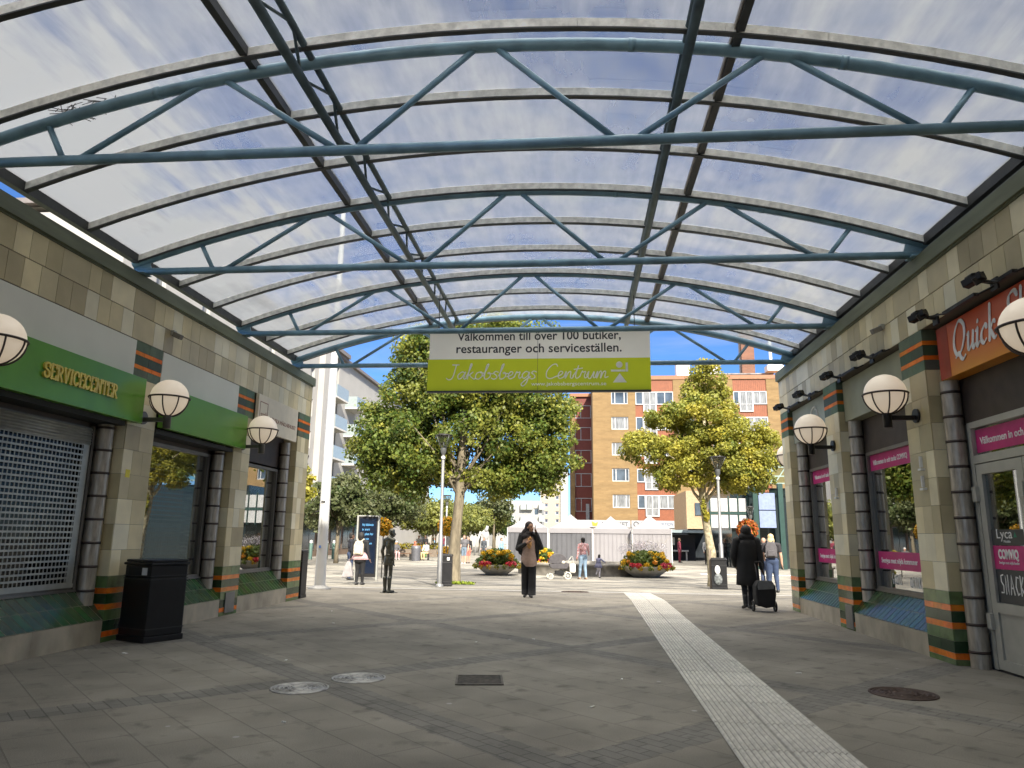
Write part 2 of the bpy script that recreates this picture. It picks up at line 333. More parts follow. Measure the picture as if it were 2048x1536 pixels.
SERIF = {
 'S': (0.56, [[(0.5, 0.72), (0.48, 0.92), (0.3, 1.0), (0.08, 0.88), (0.1, 0.62), (0.44, 0.42), (0.5, 0.16), (0.28, 0.0), (0.08, 0.1), (0.04, 0.3)]]),
 'E': (0.56, S_((0.12, 0), (0.12, 1)) + [[(0.12, 1), (0.52, 1)], [(0.52, 1), (0.52, 0.8)], [(0.12, 0.52), (0.4, 0.52)], [(0.12, 0), (0.54, 0)], [(0.54, 0), (0.54, 0.22)]]),
 'R': (0.62, S_((0.12, 0), (0.12, 1)) + [[(0.12, 1), (0.38, 0.98), (0.5, 0.76), (0.38, 0.52), (0.12, 0.5)], [(0.3, 0.5), (0.56, 0)], [(0.5, 0), (0.64, 0)]]),
 'V': (0.6, [[(0.08, 1), (0.3, 0)], [(0.3, 0), (0.52, 1)], [(0, 1), (0.18, 1)], [(0.42, 1), (0.6, 1)]]),
 'I': (0.28, S_((0.14, 0), (0.14, 1), 0.12)),
 'C': (0.58, [[(0.52, 0.7), (0.5, 0.9), (0.3, 1), (0.08, 0.75), (0.06, 0.3), (0.28, 0), (0.52, 0.2)]]),
 'N': (0.66, [[(0.12, 0), (0.12, 1)], [(0.12, 1), (0.54, 0)], [(0.54, 0), (0.54, 1)], [(0.02, 1), (0.16, 1)], [(0.03, 0), (0.21, 0)], [(0.45, 1), (0.63, 1)]]),
 'T': (0.58, [[(0.29, 0), (0.29, 1)], [(0.02, 1), (0.56, 1)], [(0.02, 1), (0.02, 0.8)], [(0.56, 1), (0.56, 0.8)], [(0.18, 0), (0.4, 0)]]),
}

def wall_holes(mb, o, ud, vd, nd, W, H, holes, depth, c=(1, 1, 1), m=0):
    """flat wall W x H with rectangular openings (u0,u1,v0,v1), reveals running inwards by depth"""
    o, ud, vd, nd = Vector(o), Vector(ud), Vector(vd), Vector(nd)
    us = sorted({0, W, *[h[0] for h in holes], *[h[1] for h in holes]}); vs_ = sorted({0, H, *[h[2] for h in holes], *[h[3] for h in holes]})
    P = lambda u, v, d=0: o + ud * u + vd * v - nd * d
    for i in range(len(us) - 1):
        for j in range(len(vs_) - 1):
            cu, cv = (us[i] + us[i + 1]) / 2, (vs_[j] + vs_[j + 1]) / 2
            if any(h[0] < cu < h[1] and h[2] < cv < h[3] for h in holes): continue
            mb.face([P(us[i], vs_[j]), P(us[i + 1], vs_[j]), P(us[i + 1], vs_[j + 1]), P(us[i], vs_[j + 1])], c, m)
    for u0, u1, v0, v1 in holes:
        mb.face([P(u0, v0), P(u0, v1), P(u0, v1, depth), P(u0, v0, depth)], c, m); mb.face([P(u1, v1), P(u1, v0), P(u1, v0, depth), P(u1, v1, depth)], c, m)
        mb.face([P(u0, v1), P(u1, v1), P(u1, v1, depth), P(u0, v1, depth)], c, m); mb.face([P(u1, v0), P(u0, v0), P(u0, v0, depth), P(u1, v0, depth)], c, m)

def window(o, ud, vd, nd, h, parent, frame_m, pane_m, mull=(0.5,), fw_=0.09, d=0.1, name='window'):
    """framed window filling opening h, its pane a sub-part"""
    o, ud, vd, nd = Vector(o), Vector(ud), Vector(vd), Vector(nd); u0, u1, v0, v1 = h
    P = lambda u, v, dd: o + ud * u + vd * v - nd * dd
    f = MB()
    def bar(a0, a1, b0, b1):
        q = [P(a, b, dd) for dd in (d - 0.05, d + 0.03) for a, b in ((a0, b0), (a1, b0), (a1, b1), (a0, b1))]
        for k in ((0, 1, 2, 3), (7, 6, 5, 4), (0, 4, 5, 1), (1, 5, 6, 2), (2, 6, 7, 3), (3, 7, 4, 0)): f.face([q[i] for i in k])
    bar(u0, u1, v0, v0 + fw_); bar(u0, u1, v1 - fw_, v1); bar(u0, u0 + fw_, v0 + fw_, v1 - fw_); bar(u1 - fw_, u1, v0 + fw_, v1 - fw_)
    for q in mull: c = u0 + (u1 - u0) * q; bar(c - fw_ / 2, c + fw_ / 2, v0 + fw_, v1 - fw_)
    w_ = f.build(name, frame_m, parent, True)
    g = MB(); g.face([P(u0 + 0.01, v0 + 0.01, d), P(u1 - 0.01, v0 + 0.01, d), P(u1 - 0.01, v1 - 0.01, d), P(u0 + 0.01, v1 - 0.01, d)])
    g.build('pane', pane_m, w_, True)
    return w_

def gz(y): return float(np.interp(y, [16.5, 23, 30], [0, -0.25, -0.4]))

# ------------------------------------------------------------------ ground
def paving_mat(name, base, band, dark=1.0):
    m = bpy.data.materials.new(name); m.use_nodes = True
    n, l = m.node_tree.nodes, m.node_tree.links; b = n["Principled BSDF"]
    t = n.new("ShaderNodeTexCoord"); mp = n.new("ShaderNodeMapping"); mp.inputs["Rotation"].default_value = (0, 0, R(45)); l.new(t.outputs["Object"], mp.inputs[0])
    # slabs laid on the diagonal
    def brick(scale, bw, rh, c1, c2, mo, ms):
        k = n.new("ShaderNodeTexBrick"); k.inputs["Scale"].default_value = scale; k.inputs["Brick Width"].default_value = bw; k.inputs["Row Height"].default_value = rh
        k.inputs["Mortar Size"].default_value = ms; k.inputs["Mortar Smooth"].default_value = 0.3; k.inputs["Color1"].default_value = (*c1, 1); k.inputs["Color2"].default_value = (*c2, 1); k.inputs["Mortar"].default_value = (*mo, 1)
        l.new(mp.outputs[0], k.inputs["Vector"]); return k
    s = base
    kA = brick(1.0, 0.7, 0.35, [x * 1.05 for x in s], [x * 0.94 for x in s], [x * 0.72 for x in s], 0.006)
    kB = brick(1.0, 0.21, 0.105, [x * 1.08 for x in band], [x * 0.9 for x in band], [x * 0.6 for x in band], 0.006)
    # diagonal lattice of sett bands
    sx = n.new("ShaderNodeSeparateXYZ"); l.new(t.outputs["Object"], sx.inputs[0])
    wob = n.new("ShaderNodeTexNoise"); wob.inputs["Scale"].default_value = 9; l.new(t.outputs["Object"], wob.inputs["Vector"])
    def M(op, a, bb, clamp=False):
        q = n.new("ShaderNodeMath"); q.operation = op; q.use_clamp = clamp
        for i, z in ((0, a), (1, bb)):
            if isinstance(z, (int, float)): q.inputs[i].default_value = z
            else: l.new(z, q.inputs[i])
        return q.outputs[0]
    wv = M('MULTIPLY', M('SUBTRACT', wob.outputs["Fac"], 0.5), 0.10)
    def band_(v, off):
        p = M('PINGPONG', M('ADD', M('SUBTRACT', v, off), wv), 2.35)   # period 4.7 along x±y
        return M('LESS_THAN', p, 0.235)
    ba = band_(M('SUBTRACT', sx.outputs[0], sx.outputs[1]), -9.4); bb = band_(M('ADD', sx.outputs[0], sx.outputs[1]), 4.5)
    bm_ = M('MAXIMUM', ba, bb)
    mx = n.new("ShaderNodeMix"); mx.data_type = 'RGBA'; l.new(bm_, mx.inputs["Factor"]); l.new(kA.outputs["Color"], mx.inputs["A"]); l.new(kB.outputs["Color"], mx.inputs["B"])
    # wear: broad blotches, fine grain, dark stains, pale chewing-gum spots
    def nz(sc_, det, lo, hi, a, c):
        q = n.new("ShaderNodeTexNoise"); q.inputs["Scale"].default_value = sc_; q.inputs["Detail"].default_value = det; l.new(t.outputs["Object"], q.inputs["Vector"])
        r = n.new("ShaderNodeMapRange"); r.inputs[1].default_value = lo; r.inputs[2].default_value = hi; r.inputs[3].default_value = a; r.inputs[4].default_value = c; l.new(q.outputs["Fac"], r.inputs[0]); return r.outputs[0]
    f = M('MULTIPLY', nz(0.5, 5, 0.3, 0.7, 0.74, 1.2), nz(140, 2, 0.3, 0.7, 0.75, 1.22)); f = M('MULTIPLY', f, nz(4.5, 8, 0.58, 0.72, 1.0, 0.6)); f = M('MULTIPLY', f, nz(1.6, 9, 0.35, 0.65, 0.86, 1.1))
    vo = n.new("ShaderNodeTexVoronoi"); vo.inputs["Scale"].default_value = 1.5; l.new(t.outputs["Object"], vo.inputs["Vector"])
    gum = M('LESS_THAN', vo.outputs["Distance"], 0.035)
    m2 = n.new("ShaderNodeMix"); m2.data_type = 'RGBA'; m2.blend_type = 'MULTIPLY'; m2.inputs["Factor"].default_value = 1; l.new(mx.outputs["Result"], m2.inputs["A"]); l.new(f, m2.inputs["B"])
    m3 = n.new("ShaderNodeMix"); m3.data_type = 'RGBA'; l.new(gum, m3.inputs["Factor"]); l.new(m2.outputs["Result"], m3.inputs["A"]); m3.inputs["B"].default_value = (0.34, 0.33, 0.31, 1)
    l.new(m3.outputs["Result"], b.inputs["Base Color"]); b.inputs["Roughness"].default_value = 0.82; b.inputs["Specular IOR Level"].default_value = 0.35
    h = M('ADD', M('MULTIPLY', n_fac(n, l, kA, kB, bm_), -0.6), nz(160, 2, 0.2, 0.8, 0, 0.25))
    bp = n.new("ShaderNodeBump"); bp.inputs["Strength"].default_value = 0.55; bp.inputs["Distance"].default_value = 0.012; l.new(h, bp.inputs["Height"]); l.new(bp.outputs[0], b.inputs["Normal"])
    return m
def n_fac(n, l, a, b, f):
    q = n.new("ShaderNodeMix"); q.data_type = 'FLOAT'; l.new(f, q.inputs[0]); l.new(a.outputs["Fac"], q.inputs[2]); l.new(b.outputs["Fac"], q.inputs[3]); return q.outputs[0]

pav = paving_mat("grey slab paving", (0.235, 0.217, 0.182), (0.185, 0.175, 0.155))
plz = paving_mat("pale plaza paving", (0.245, 0.23, 0.195), (0.165, 0.16, 0.145))
def strip_mesh(x0, x1, ys, dz=0.0):
    g = MB()
    for a, b in zip(ys[:-1], ys[1:]): g.face([(x0, a, gz(a) + dz), (x1, a, gz(a) + dz), (x1, b, gz(b) + dz), (x0, b, gz(b) + dz)])
    return g
tag(strip_mesh(-90, 90, [-60, -10, 0, 5, 10, 15, 16.5, 18, 19.5, 21.2]).build("pavement", pav), kind='structure')
tag(strip_mesh(-90, 90, [21.55, 23, 25, 27, 30, 40, 60, 100, 140]).build("plaza", plz), kind='structure')
tag(strip_mesh(-90, 90, [21.2, 21.55]).build("white_stone_band", mat("white stone", (0.5, 0.49, 0.46), 0.7, scale=3)), kind='structure')
g = MB(); g.face([(-900, -900, -0.45), (900, -900, -0.45), (900, 1500, -0.45), (-900, 1500, -0.45)])
tag(g.build("ground", mat("far ground", (0.25, 0.24, 0.22), 0.9)), kind='structure')
# thin dark drainage lines across the plaza
dl = MB()
for y in (24.6, 29.0, 36.5, 43.0, 52.0): 
    dl.face([(-40, y, gz(y) + 0.004), (40, y + 0.6, gz(y + 0.3) + 0.004), (40, y + 0.72, gz(y + 0.3) + 0.004), (-40, y + 0.12, gz(y) + 0.004)])
tag(dl.build("drain_lines", mat("dark drain line", (0.09, 0.09, 0.09), 0.8)), kind='structure')
tag(strip_mesh(6.0, 60, [37.2, 37.9, 38.2], 0.004).build("pale_paving_band", mat("white stone")), kind='structure')

# ribbed tactile strip, bending slightly to the left
ts = MB(); nr = 9; prof = []
for h in (0, 1):
    for k in range(nr):
        a = h * 0.375 + k * 0.04 + 0.006
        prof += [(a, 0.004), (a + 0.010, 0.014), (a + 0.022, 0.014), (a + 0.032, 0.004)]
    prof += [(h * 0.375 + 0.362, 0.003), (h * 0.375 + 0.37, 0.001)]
def tsx(y): return float(np.interp(y, [-2, 4.8, 10.24, 16, 20.9], [0.91, 0.955, 1.02, 1.10, 1.21]))
y = -1.9
while y < 20.9:
    y2 = min(y + 0.70, 20.9); tone = 0.86 + 0.16 * random.random(); cc = (0.60 * tone, 0.575 * tone, 0.52 * tone)
    for (a, za), (b, zb) in zip(prof[:-1], prof[1:]):
        ya, yb = y + 0.006, y2 - 0.006
        pts = [(tsx(ya) + a, ya, gz(ya) + za + 0.003), (tsx(ya) + b, ya, gz(ya) + zb + 0.003), (tsx(yb) + b, yb, gz(yb) + zb + 0.003), (tsx(yb) + a, yb, gz(yb) + za + 0.003)]
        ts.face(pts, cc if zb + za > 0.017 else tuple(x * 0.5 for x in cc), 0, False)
    ts.face([(tsx(y2) - 0.0, y2 - 0.006, gz(y2) + 0.003), (tsx(y2) + 0.75, y2 - 0.006, gz(y2) + 0.003), (tsx(y2) + 0.75, y2 + 0.006, gz(y2) + 0.003), (tsx(y2), y2 + 0.006, gz(y2) + 0.003)], (0.1, 0.095, 0.09))
    y = y2
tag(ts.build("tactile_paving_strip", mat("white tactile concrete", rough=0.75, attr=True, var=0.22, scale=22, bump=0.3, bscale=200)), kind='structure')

# manhole covers and a drain grate
iron = mat("worn cast iron", (0.36, 0.35, 0.33), 0.5, 0.5, var=0.35, scale=14)
irond = mat("rusty dark iron", (0.075, 0.05, 0.04), 0.7, 0.3, var=0.4, scale=16)
def cover(x, y, r, lab, m, ring=True):
    t = thing("manhole_cover", lab, "manhole cover", (x, y, gz(y)), random.random(), "manhole covers in the paving")
    b = MB(); b.lathe([(0.001, 0.006), (r * 0.9, 0.006), (r * 0.9, 0.002)], seg=36)
    for q in np.linspace(0.2, 0.82, 5): b.lathe([(r * q, 0.006), (r * q + 0.004, 0.0115), (r * q + 0.014, 0.0115), (r * q + 0.018, 0.006)], seg=36)
    for k in range(14):
        a = 2 * math.pi * k / 14; ca, sa = math.cos(a), math.sin(a)
        q0 = 0.32 + 0.2 * ((k * 7) % 3) / 3
        b.obox((ca * r * q0, sa * r * q0, 0.0085), (ca * r * (q0 + 0.22), sa * r * (q0 + 0.22), 0.0085), 0.016, 0.006)
    b.build("lid", m, t)
    f = MB(); f.lathe([(r * 0.92, 0.003), (r * 0.93, 0.010), (r, 0.010), (r * 1.01, 0.002)], seg=36); f.build("rim", m, t)
cover(-2.43, 6.55, 0.25, "bright worn round manhole cover nearer to the camera, left one of the close pair", iron)
cover(-2.06, 7.07, 0.25, "bright worn round manhole cover just behind another one, left of the drain grate", iron)
cover(2.84, 7.11, 0.28, "rusty brown round manhole cover in the paving right of the tactile strip", irond)
cover(-0.11, 20.9, 0.38, "large dark manhole cover far off at the edge of the shade, beyond the walking woman", irond)
grim = mat("dull brown iron", (0.12, 0.105, 0.085), 0.7, 0.3, var=0.4, scale=20)
t = thing("drain_grate", "small square iron drain grate set in the paving near the corridor middle", "drain grate", (-0.93, 7.14, 0), R(8))
b = MB()
for k in range(9): b.box(-0.2, 0.2, -0.2 + k * 0.045, -0.185 + k * 0.045 + 0.008, 0.003, 0.010)
b.build("bars", grim, t); b = MB()
for q in ((-0.22, 0.22, -0.23, -0.2), (-0.22, 0.22, 0.2, 0.23), (-0.22, -0.2, -0.2, 0.2), (0.2, 0.22, -0.2, 0.2)): b.box(*q, 0.002, 0.012)
b.build("rim", grim, t); b = MB(); b.face([(-0.2, -0.2, 0.003), (0.2, -0.2, 0.003), (0.2, 0.2, 0.003), (-0.2, 0.2, 0.003)]); b.build("pit", mat("black pit", (0.012, 0.012, 0.012), 0.9), t)
# scraps of litter
lit = [(-5.0, 8.05), (-4.3, 12.9), (-0.6, 10.0), (-3.1, 7.9), (0.4, 7.4), (2.2, 8.0), (-1.3, 9.6), (-2.1, 5.4), (-3.7, 11.2), (0.1, 6.2)]
for i, (x, y) in enumerate(lit):
    b = MB(); a = random.random() * 6; s = 0.05 if i == 0 else 0.018 + 0.012 * random.random(); ca, sa = math.cos(a) * s, math.sin(a) * s
    b.prism([(x - ca - sa * .3, y - sa + ca * .3), (x - ca + sa * .3, y - sa - ca * .3), (x + ca + sa * .4, y + sa - ca * .2), (x + ca * .8 - sa * .2, y + sa * .8 + ca * .4)], 0.003, 0.009, fn=lambda u, v, d: (u, v, gz(v) + d))
    tag(b.build("paper_scrap", mat("white paper", (0.75, 0.74, 0.7), 0.8)), "tiny pale scrap of litter lying on the grey paving" if i else "white paper strip lying on the paving in front of the left litter bin", "litter", "scraps of litter on the paving")

# ------------------------------------------------------------------ the two tiled shop fronts
XL, XR = -5.76, 4.08
PAL = [(0.70, 0.60, 0.36), (0.64, 0.545, 0.32), (0.48, 0.405, 0.23), (0.43, 0.36, 0.21), (0.75, 0.665, 0.44), (0.75, 0.69, 0.50), (0.56, 0.48, 0.29)]
GRL, GRD, ORG, GRT = (0.13, 0.19, 0.075), (0.022, 0.055, 0.022), (0.80, 0.20, 0.018), (0.11, 0.15, 0.095)
tile_m = mat("glazed sand tile", rough=0.38, attr=True, var=0.14, scale=2.2, bump=0.04, bscale=30, spec=0.45)
glz_m = mat("green glazed tile", rough=0.2, attr=True, var=0.25, scale=9, bump=0.05, bscale=25, spec=0.5)
glh_m = mat("striped head tile", rough=0.5, attr=True, var=0.15, scale=9, spec=0.3)
grout = mat("dark grout", (0.13, 0.115, 0.09), 0.9)
groutl = mat("pale grout", (0.42, 0.40, 0.30), 0.9)
cap_m = mat("weathered green metal", (0.14, 0.155, 0.10), 0.5, 0.15, var=0.25, scale=3, stretch=(1, 0.4, 3))
conc = mat("plinth concrete", (0.42, 0.37, 0.28), 0.85, var=0.28, scale=3.5, bump=0.25, bscale=70, stretch=(1, 1, 0.6))
steel = mat("brushed steel column", (0.42, 0.38, 0.32), 0.42, 0.45, var=0.3, scale=5, stretch=(6, 6, 1))
bandm = mat("dark brown band", (0.045, 0.03, 0.025), 0.5)
frame_m = mat("grey bronze frame", (0.20, 0.185, 0.165), 0.45, 0.6)
brown_m = mat("dark brown panel", (0.05, 0.036, 0.028), 0.55, var=0.2)
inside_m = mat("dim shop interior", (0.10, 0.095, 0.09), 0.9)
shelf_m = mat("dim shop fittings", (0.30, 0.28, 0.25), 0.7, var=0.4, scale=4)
pane_m = glass("shop glass", (0.72, 0.76, 0.74), 1.52, 3.8)
dull_pane = glass("dusty shop glass", (0.5, 0.52, 0.5), 1.45, 0.4, 0.12)
white_m = mat("white paint", (0.72, 0.72, 0.69), 0.45)
black_m = mat("black metal", (0.022, 0.021, 0.021), 0.42, 0.4)
mag_m = mat("magenta film", (0.52, 0.015, 0.17), 0.4)
wtext = mat("white lettering", (0.82, 0.82, 0.80), 0.5)

def pick(prev=None):
    c = random.choice(PAL)
    while c == prev: c = random.choice(PAL)
    k = 0.93 + 0.14 * random.random(); return tuple(x * k for x in c)

def shop(side):
    X0 = XL if side == 'L' else XR; sg = 1 if side == 'L' else -1
    W = lambda p: (X0 + sg * p[0], p[1], p[2])       # (out of the wall, along, up) -> world
    yend = 15.1 if side == 'L' else 14.94
    root = thing("shop_building", "sand tiled one storey shop building with green signs, left of the passage" if side == 'L' else
                 "sand tiled one storey shop building with pink window films, right of the passage", "building", (X0 - sg * 8, 7, 0))
    B = lambda mb, name, m, par=None, bevel=0: mb.build(name, m, par or root, True, fn=W, bevel=bevel)
    pil = [(-0.1, 0.52), (2.85, 3.47), (5.80, 6.42), (8.75, 9.37), (11.70, 12.32), (14.45, yend)]
    # shell behind the fronts
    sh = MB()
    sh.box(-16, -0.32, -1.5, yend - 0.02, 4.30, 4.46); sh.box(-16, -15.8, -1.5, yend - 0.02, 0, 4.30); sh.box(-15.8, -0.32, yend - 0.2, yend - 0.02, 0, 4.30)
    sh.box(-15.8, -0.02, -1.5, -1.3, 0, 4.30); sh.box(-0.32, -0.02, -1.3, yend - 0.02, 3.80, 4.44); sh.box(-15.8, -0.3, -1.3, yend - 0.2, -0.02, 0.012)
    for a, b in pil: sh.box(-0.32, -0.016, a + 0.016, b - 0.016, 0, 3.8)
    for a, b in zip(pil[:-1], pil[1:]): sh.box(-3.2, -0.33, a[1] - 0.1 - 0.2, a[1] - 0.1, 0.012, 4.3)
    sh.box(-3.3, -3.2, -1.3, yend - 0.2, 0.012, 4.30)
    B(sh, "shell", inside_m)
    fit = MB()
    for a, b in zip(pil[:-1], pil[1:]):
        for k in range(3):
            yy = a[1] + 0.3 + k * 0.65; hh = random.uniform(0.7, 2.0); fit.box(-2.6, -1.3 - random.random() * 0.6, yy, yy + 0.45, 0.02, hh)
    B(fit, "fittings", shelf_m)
    # tile courses above the openings
    mt = MB()
    for z0, z1 in ((3.795, 4.125), (4.132, 4.452)):
        y = -1.3 - random.random() * 0.1; pc = None
        while y < yend - 0.01:
            wd = random.choice((0.21, 0.235, 0.235, 0.26, 0.47) if random.random() < 0.3 else (0.225, 0.24, 0.25)); y2 = min(y + wd, yend)
            pc = pick(pc); mt.box(-0.014, 0, y + 0.003, y2 - 0.003, z0, z1 - 0.004, pc); y = y2
    # end wall of the building, same courses
    for r_ in range(14):
        x = -0.0
        while x > -15.9:
            mt.box(x - 0.30, x - 0.004, yend - 0.018, yend + 0.0015, 0.02 + r_ * 0.315, 0.33 + r_ * 0.315, pick()); x -= 0.304
    B(mt, "wall", tile_m)
    bk = MB(); bk.box(-0.30, -0.012, -1.3, yend - 0.012, 3.79, 4.45); B(bk, "wall_backing", grout)
    cp = MB(); cp.box(-0.35, 0.045, -1.5, yend + 0.04, 4.475, 4.648); cp.box(-0.3, 0.012, -1.5, yend + 0.01, 4.452, 4.475); cp.box(-16.1, -0.35, yend - 0.3, yend + 0.04, 4.47, 4.645); cp.box(-16, -0.35, -1.5, yend - 0.3, 4.46, 4.52)
    B(cp, "roof_edge_cap", cap_m)
    # pillars: sand tiles with striped base and head
    stripes = [(0, 0.062, GRL), (0.062, 0.13, ORG), (0.13, 0.255, GRD), (0.255, 0.38, GRL), (0.38, 0.45, ORG), (0.45, 0.57, GRD), (0.57, 0.64, ORG), (0.64, 0.78, GRL)]
    heads = [(3.30, 3.42, GRT), (3.42, 3.475, ORG), (3.475, 3.60, tuple(x * 0.55 for x in GRT)), (3.60, 3.655, ORG), (3.655, 3.79, GRT)]
    for i, (a, b) in enumerate(pil):
        p = MB()
        def faces(z0, z1, cols, split):
            # corridor face
            cuts = [a] + split + [b]
            for j in range(len(cuts) - 1): p.box(-0.014, 0.0, cuts[j] + 0.002, cuts[j + 1] - 0.002, z0 + 0.002, z1 - 0.002, cols())
            for s_, yy in ((-1, a), (1, b)):      # the two returns
                p.box(-0.145, -0.0145, yy - 0.0005 if s_ < 0 else yy - 0.014, yy + 0.014 if s_ < 0 else yy + 0.0005, z0 + 0.002, z1 - 0.002, cols())
                p.box(-0.30, -0.148, yy - 0.0005 if s_ < 0 else yy - 0.014, yy + 0.014 if s_ < 0 else yy + 0.0005, z0 + 0.002, z1 - 0.002, cols())
        for r_ in range(8):
            z = 0.78 + r_ * 0.315
            sp = [a + random.choice((0.2, 0.31, 0.42))] if random.random() < 0.55 else [a + 0.2, a + 0.42]
            faces(z, z + 0.315, pick, sp)
        P_ = B(p, "pillar", tile_m)
        for nm_, lst, mm_ in (("striped_base", stripes, glz_m), ("striped_head", heads, glh_m)):
            s_ = MB(); p = s_
            for z0, z1, c in lst: faces(z0, z1, lambda c=c: tuple(x * random.uniform(0.85, 1.12) for x in c), [a + 0.31] if c != ORG else [a + 0.2, a + 0.4])
            B(s_, nm_, mm_, P_)
        k = MB(); k.box(-0.30, -0.0125, a + 0.0125, b - 0.0125, 0.78, 3.79); B(k, "core", grout, P_)
        k = MB(); k.box(-0.302, -0.0125, a + 0.0125, b - 0.0125, 0, 0.78); k.box(-0.0126, -0.0035, a + 0.003, b - 0.003, 0, 0.78); B(k, "base_core", groutl, P_)
    # bays
    for i in range(len(pil) - 1):
        y0, y1 = pil[i][1], pil[i + 1][0]
        door = (side == 'R' and i == 2)
        if i == 0: pass
        zs = 0.62
        if not door:
            pl = MB(); n_ = 2
            for k in range(n_): pl.box(-0.30, -0.004, y0 + (y1 - y0) * k / n_ + 0.002, y0 + (y1 - y0) * (k + 1) / n_ - 0.002, 0, 0.265)
            B(pl, "plinth", conc)
            sl = MB(); ln = 17                       # sloping sill of slanted green tiles, two courses
            for c_ in range(2):
                for k in range(-2, ln + 2):
                    q0, q1 = c_ / 2 + 0.008, (c_ + 1) / 2 - 0.008
                    def pt(t_, q, lift=0.0):
                        yy = min(max(y0 + (y1 - y0) * (t_ + (0.5 - q) * 1.6) / ln, y0 + 0.002), y1 - 0.002); return (-0.004 - 0.272 * q + lift * 0.79, yy, 0.268 + (zs - 0.268) * q + lift * 0.6)
                    A = [pt(k + 0.05, q0, 0.006), pt(k + 0.95, q0, 0.006), pt(k + 0.95, q1, 0.006), pt(k + 0.05, q1, 0.006)]
                    if abs(A[0][1] - A[1][1]) < 0.004 and abs(A[2][1] - A[3][1]) < 0.004: continue
                    sl.face(A, tuple(x * random.uniform(0.7, 1.25) for x in (0.045, 0.085, 0.035)))
            S_o = B(sl, "sloping_sill", glz_m)
            k = MB(); k.face([(-0.004, y0, 0.268), (-0.004, y1, 0.268), (-0.276, y1, zs), (-0.276, y0, zs)]); k.box(-0.34, -0.277, y0, y1, 0.0, zs - 0.004); B(k, "sill_bed", groutl, S_o)
        # steel half columns with dark bands against both pillars
        for yc in (y0 + 0.115, y1 - 0.115):
            c_ = MB(); zb = 0.0 if door else 0.44; z = zb + (0.15 if door else 0.16); zz = zb
            while zz < 3.13:
                c_.lathe([(0.1, zz), (0.1, min(z, 3.13))], -0.2, yc, 20)
                if z < 3.1: c_.lathe([(0.1, z), (0.1055, z), (0.1055, z + 0.03), (0.1, z + 0.03)], -0.2, yc, 20, m=1)
                zz = z + 0.03; z += 0.283
            B(c_, "steel_column", [steel, bandm])
        wy0, wy1 = y0 + 0.24, y1 - 0.24
        tr = MB(); tr.box(-0.34, -0.29, y0, y1, 2.62 if not (side == 'L' and i < 4) else 2.58, 3.79); B(tr, "transom_panel", brown_m)
        if door: continue
        fr = MB(); zt = 2.62 if side == 'R' else 2.66
        if side == 'L': zt = 2.58
        for q in ((wy0, wy0 + 0.05, zs, zt), (wy1 - 0.05, wy1, zs, zt), (wy0 + 0.05, wy1 - 0.05, zs, zs + 0.05), (wy0 + 0.05, wy1 - 0.05, zt - 0.05, zt)): fr.box(-0.335, -0.268, *q)
        fr.box(-0.34, -0.30, y0, wy0, zs, zt); fr.box(-0.34, -0.30, wy1, y1, zs, zt)
        F_ = B(fr, "window", frame_m)
        pn = MB(); pn.box(-0.318, -0.312, wy0 + 0.05, wy1 - 0.05, zs + 0.05, zt - 0.05); B(pn, "pane", dull_pane if side == 'L' and i < 3 else pane_m, F_)
        st = MB(); st.box(-0.34, -0.245, y0 + 0.01, y1 - 0.01, zs - 0.012, zs + 0.012); B(st, "sill_strip", frame_m, F_)
    return root, W, B, pil

left, WL, BL, pilL = shop('L'); right, WR, BR, pilR = shop('R')

# left fronts: grey panels, roller grilles, posters
grey_p = mat("pale grey panel", (0.72, 0.715, 0.63), 0.5, var=0.05, scale=1.5); green_p = mat("bright green sign face", (0.105, 0.31, 0.025), 0.3, var=0.08, scale=2)
alu = mat("grey aluminium", (0.40, 0.40, 0.36), 0.45, 0.4, var=0.15)
for i in range(0, 4):
    y0, y1 = pilL[i][1], pilL[i + 1][0]
    if i < 4 and i != 4:
        p = MB(); p.box(-0.29, 0.006, y0 + 0.006, y1 - 0.006, 3.295, 3.78); BL(p, "fascia_panel", grey_p)
for i in range(4):                 # roller grilles
    y0, y1 = pilL[i][1] + 0.24, pilL[i + 1][0] - 0.24
    d = -0.262 if i != 3 else -0.42
    gr_ = MB(); z = 0.70; col_y1 = y1 - 0.16
    while z < 2.36: gr_.box(d - 0.006, d + 0.006, y0 + 0.04, y1 - 0.05, z, z + 0.022); z += 0.066
    ny = int((col_y1 - y0) / 0.062)
    for k in range(ny): gr_.box(d - 0.004, d + 0.004, y0 + 0.05 + k * 0.062, y0 + 0.05 + k * 0.062 + 0.011, 0.70, 2.36)
    gr_.box(d - 0.0045, d + 0.0045, col_y1, y1 - 0.05, 0.70, 2.36)
    for k in range(6): gr_.tube([(d, y0 + 0.04, 2.375 + k * 0.035), (d, y1 - 0.05, 2.375 + k * 0.035)], 0.019, 6)
    gr_.box(d - 0.012, d + 0.012, y0 + 0.03, y1 - 0.04, 0.66, 0.705)
    G_ = BL(gr_, "roller_grille", alu)
    for q0, q1 in ((y0, y0 + 0.035), (y1 - 0.04, y1)): k = MB(); k.box(d - 0.02, d + 0.02, q0, q1, 0.64, 2.6); BL(k, "guide_rail", frame_m, G_)
def poster(y0, y1, z0, z1, m, name="poster", d=-0.36, par=None):
    p = MB(); p.box(d - 0.004, d, y0, y1, z0, z1); return BL(p, name, m, par)
poster(10.25, 11.15, 1.55, 2.2, mat("orange poster", (0.62, 0.2, 0.06), 0.6), d=-0.5); poster(10.3, 11.2, 0.75, 1.45, mat("pale blue poster", (0.42, 0.5, 0.56), 0.6), d=-0.5); poster(9.7, 10.15, 0.7, 1.5, mat("green poster", (0.05, 0.24, 0.03), 0.6), d=-0.5)
poster(7.25, 7.75, 1.22, 1.5, white_m, "notice", -0.345)
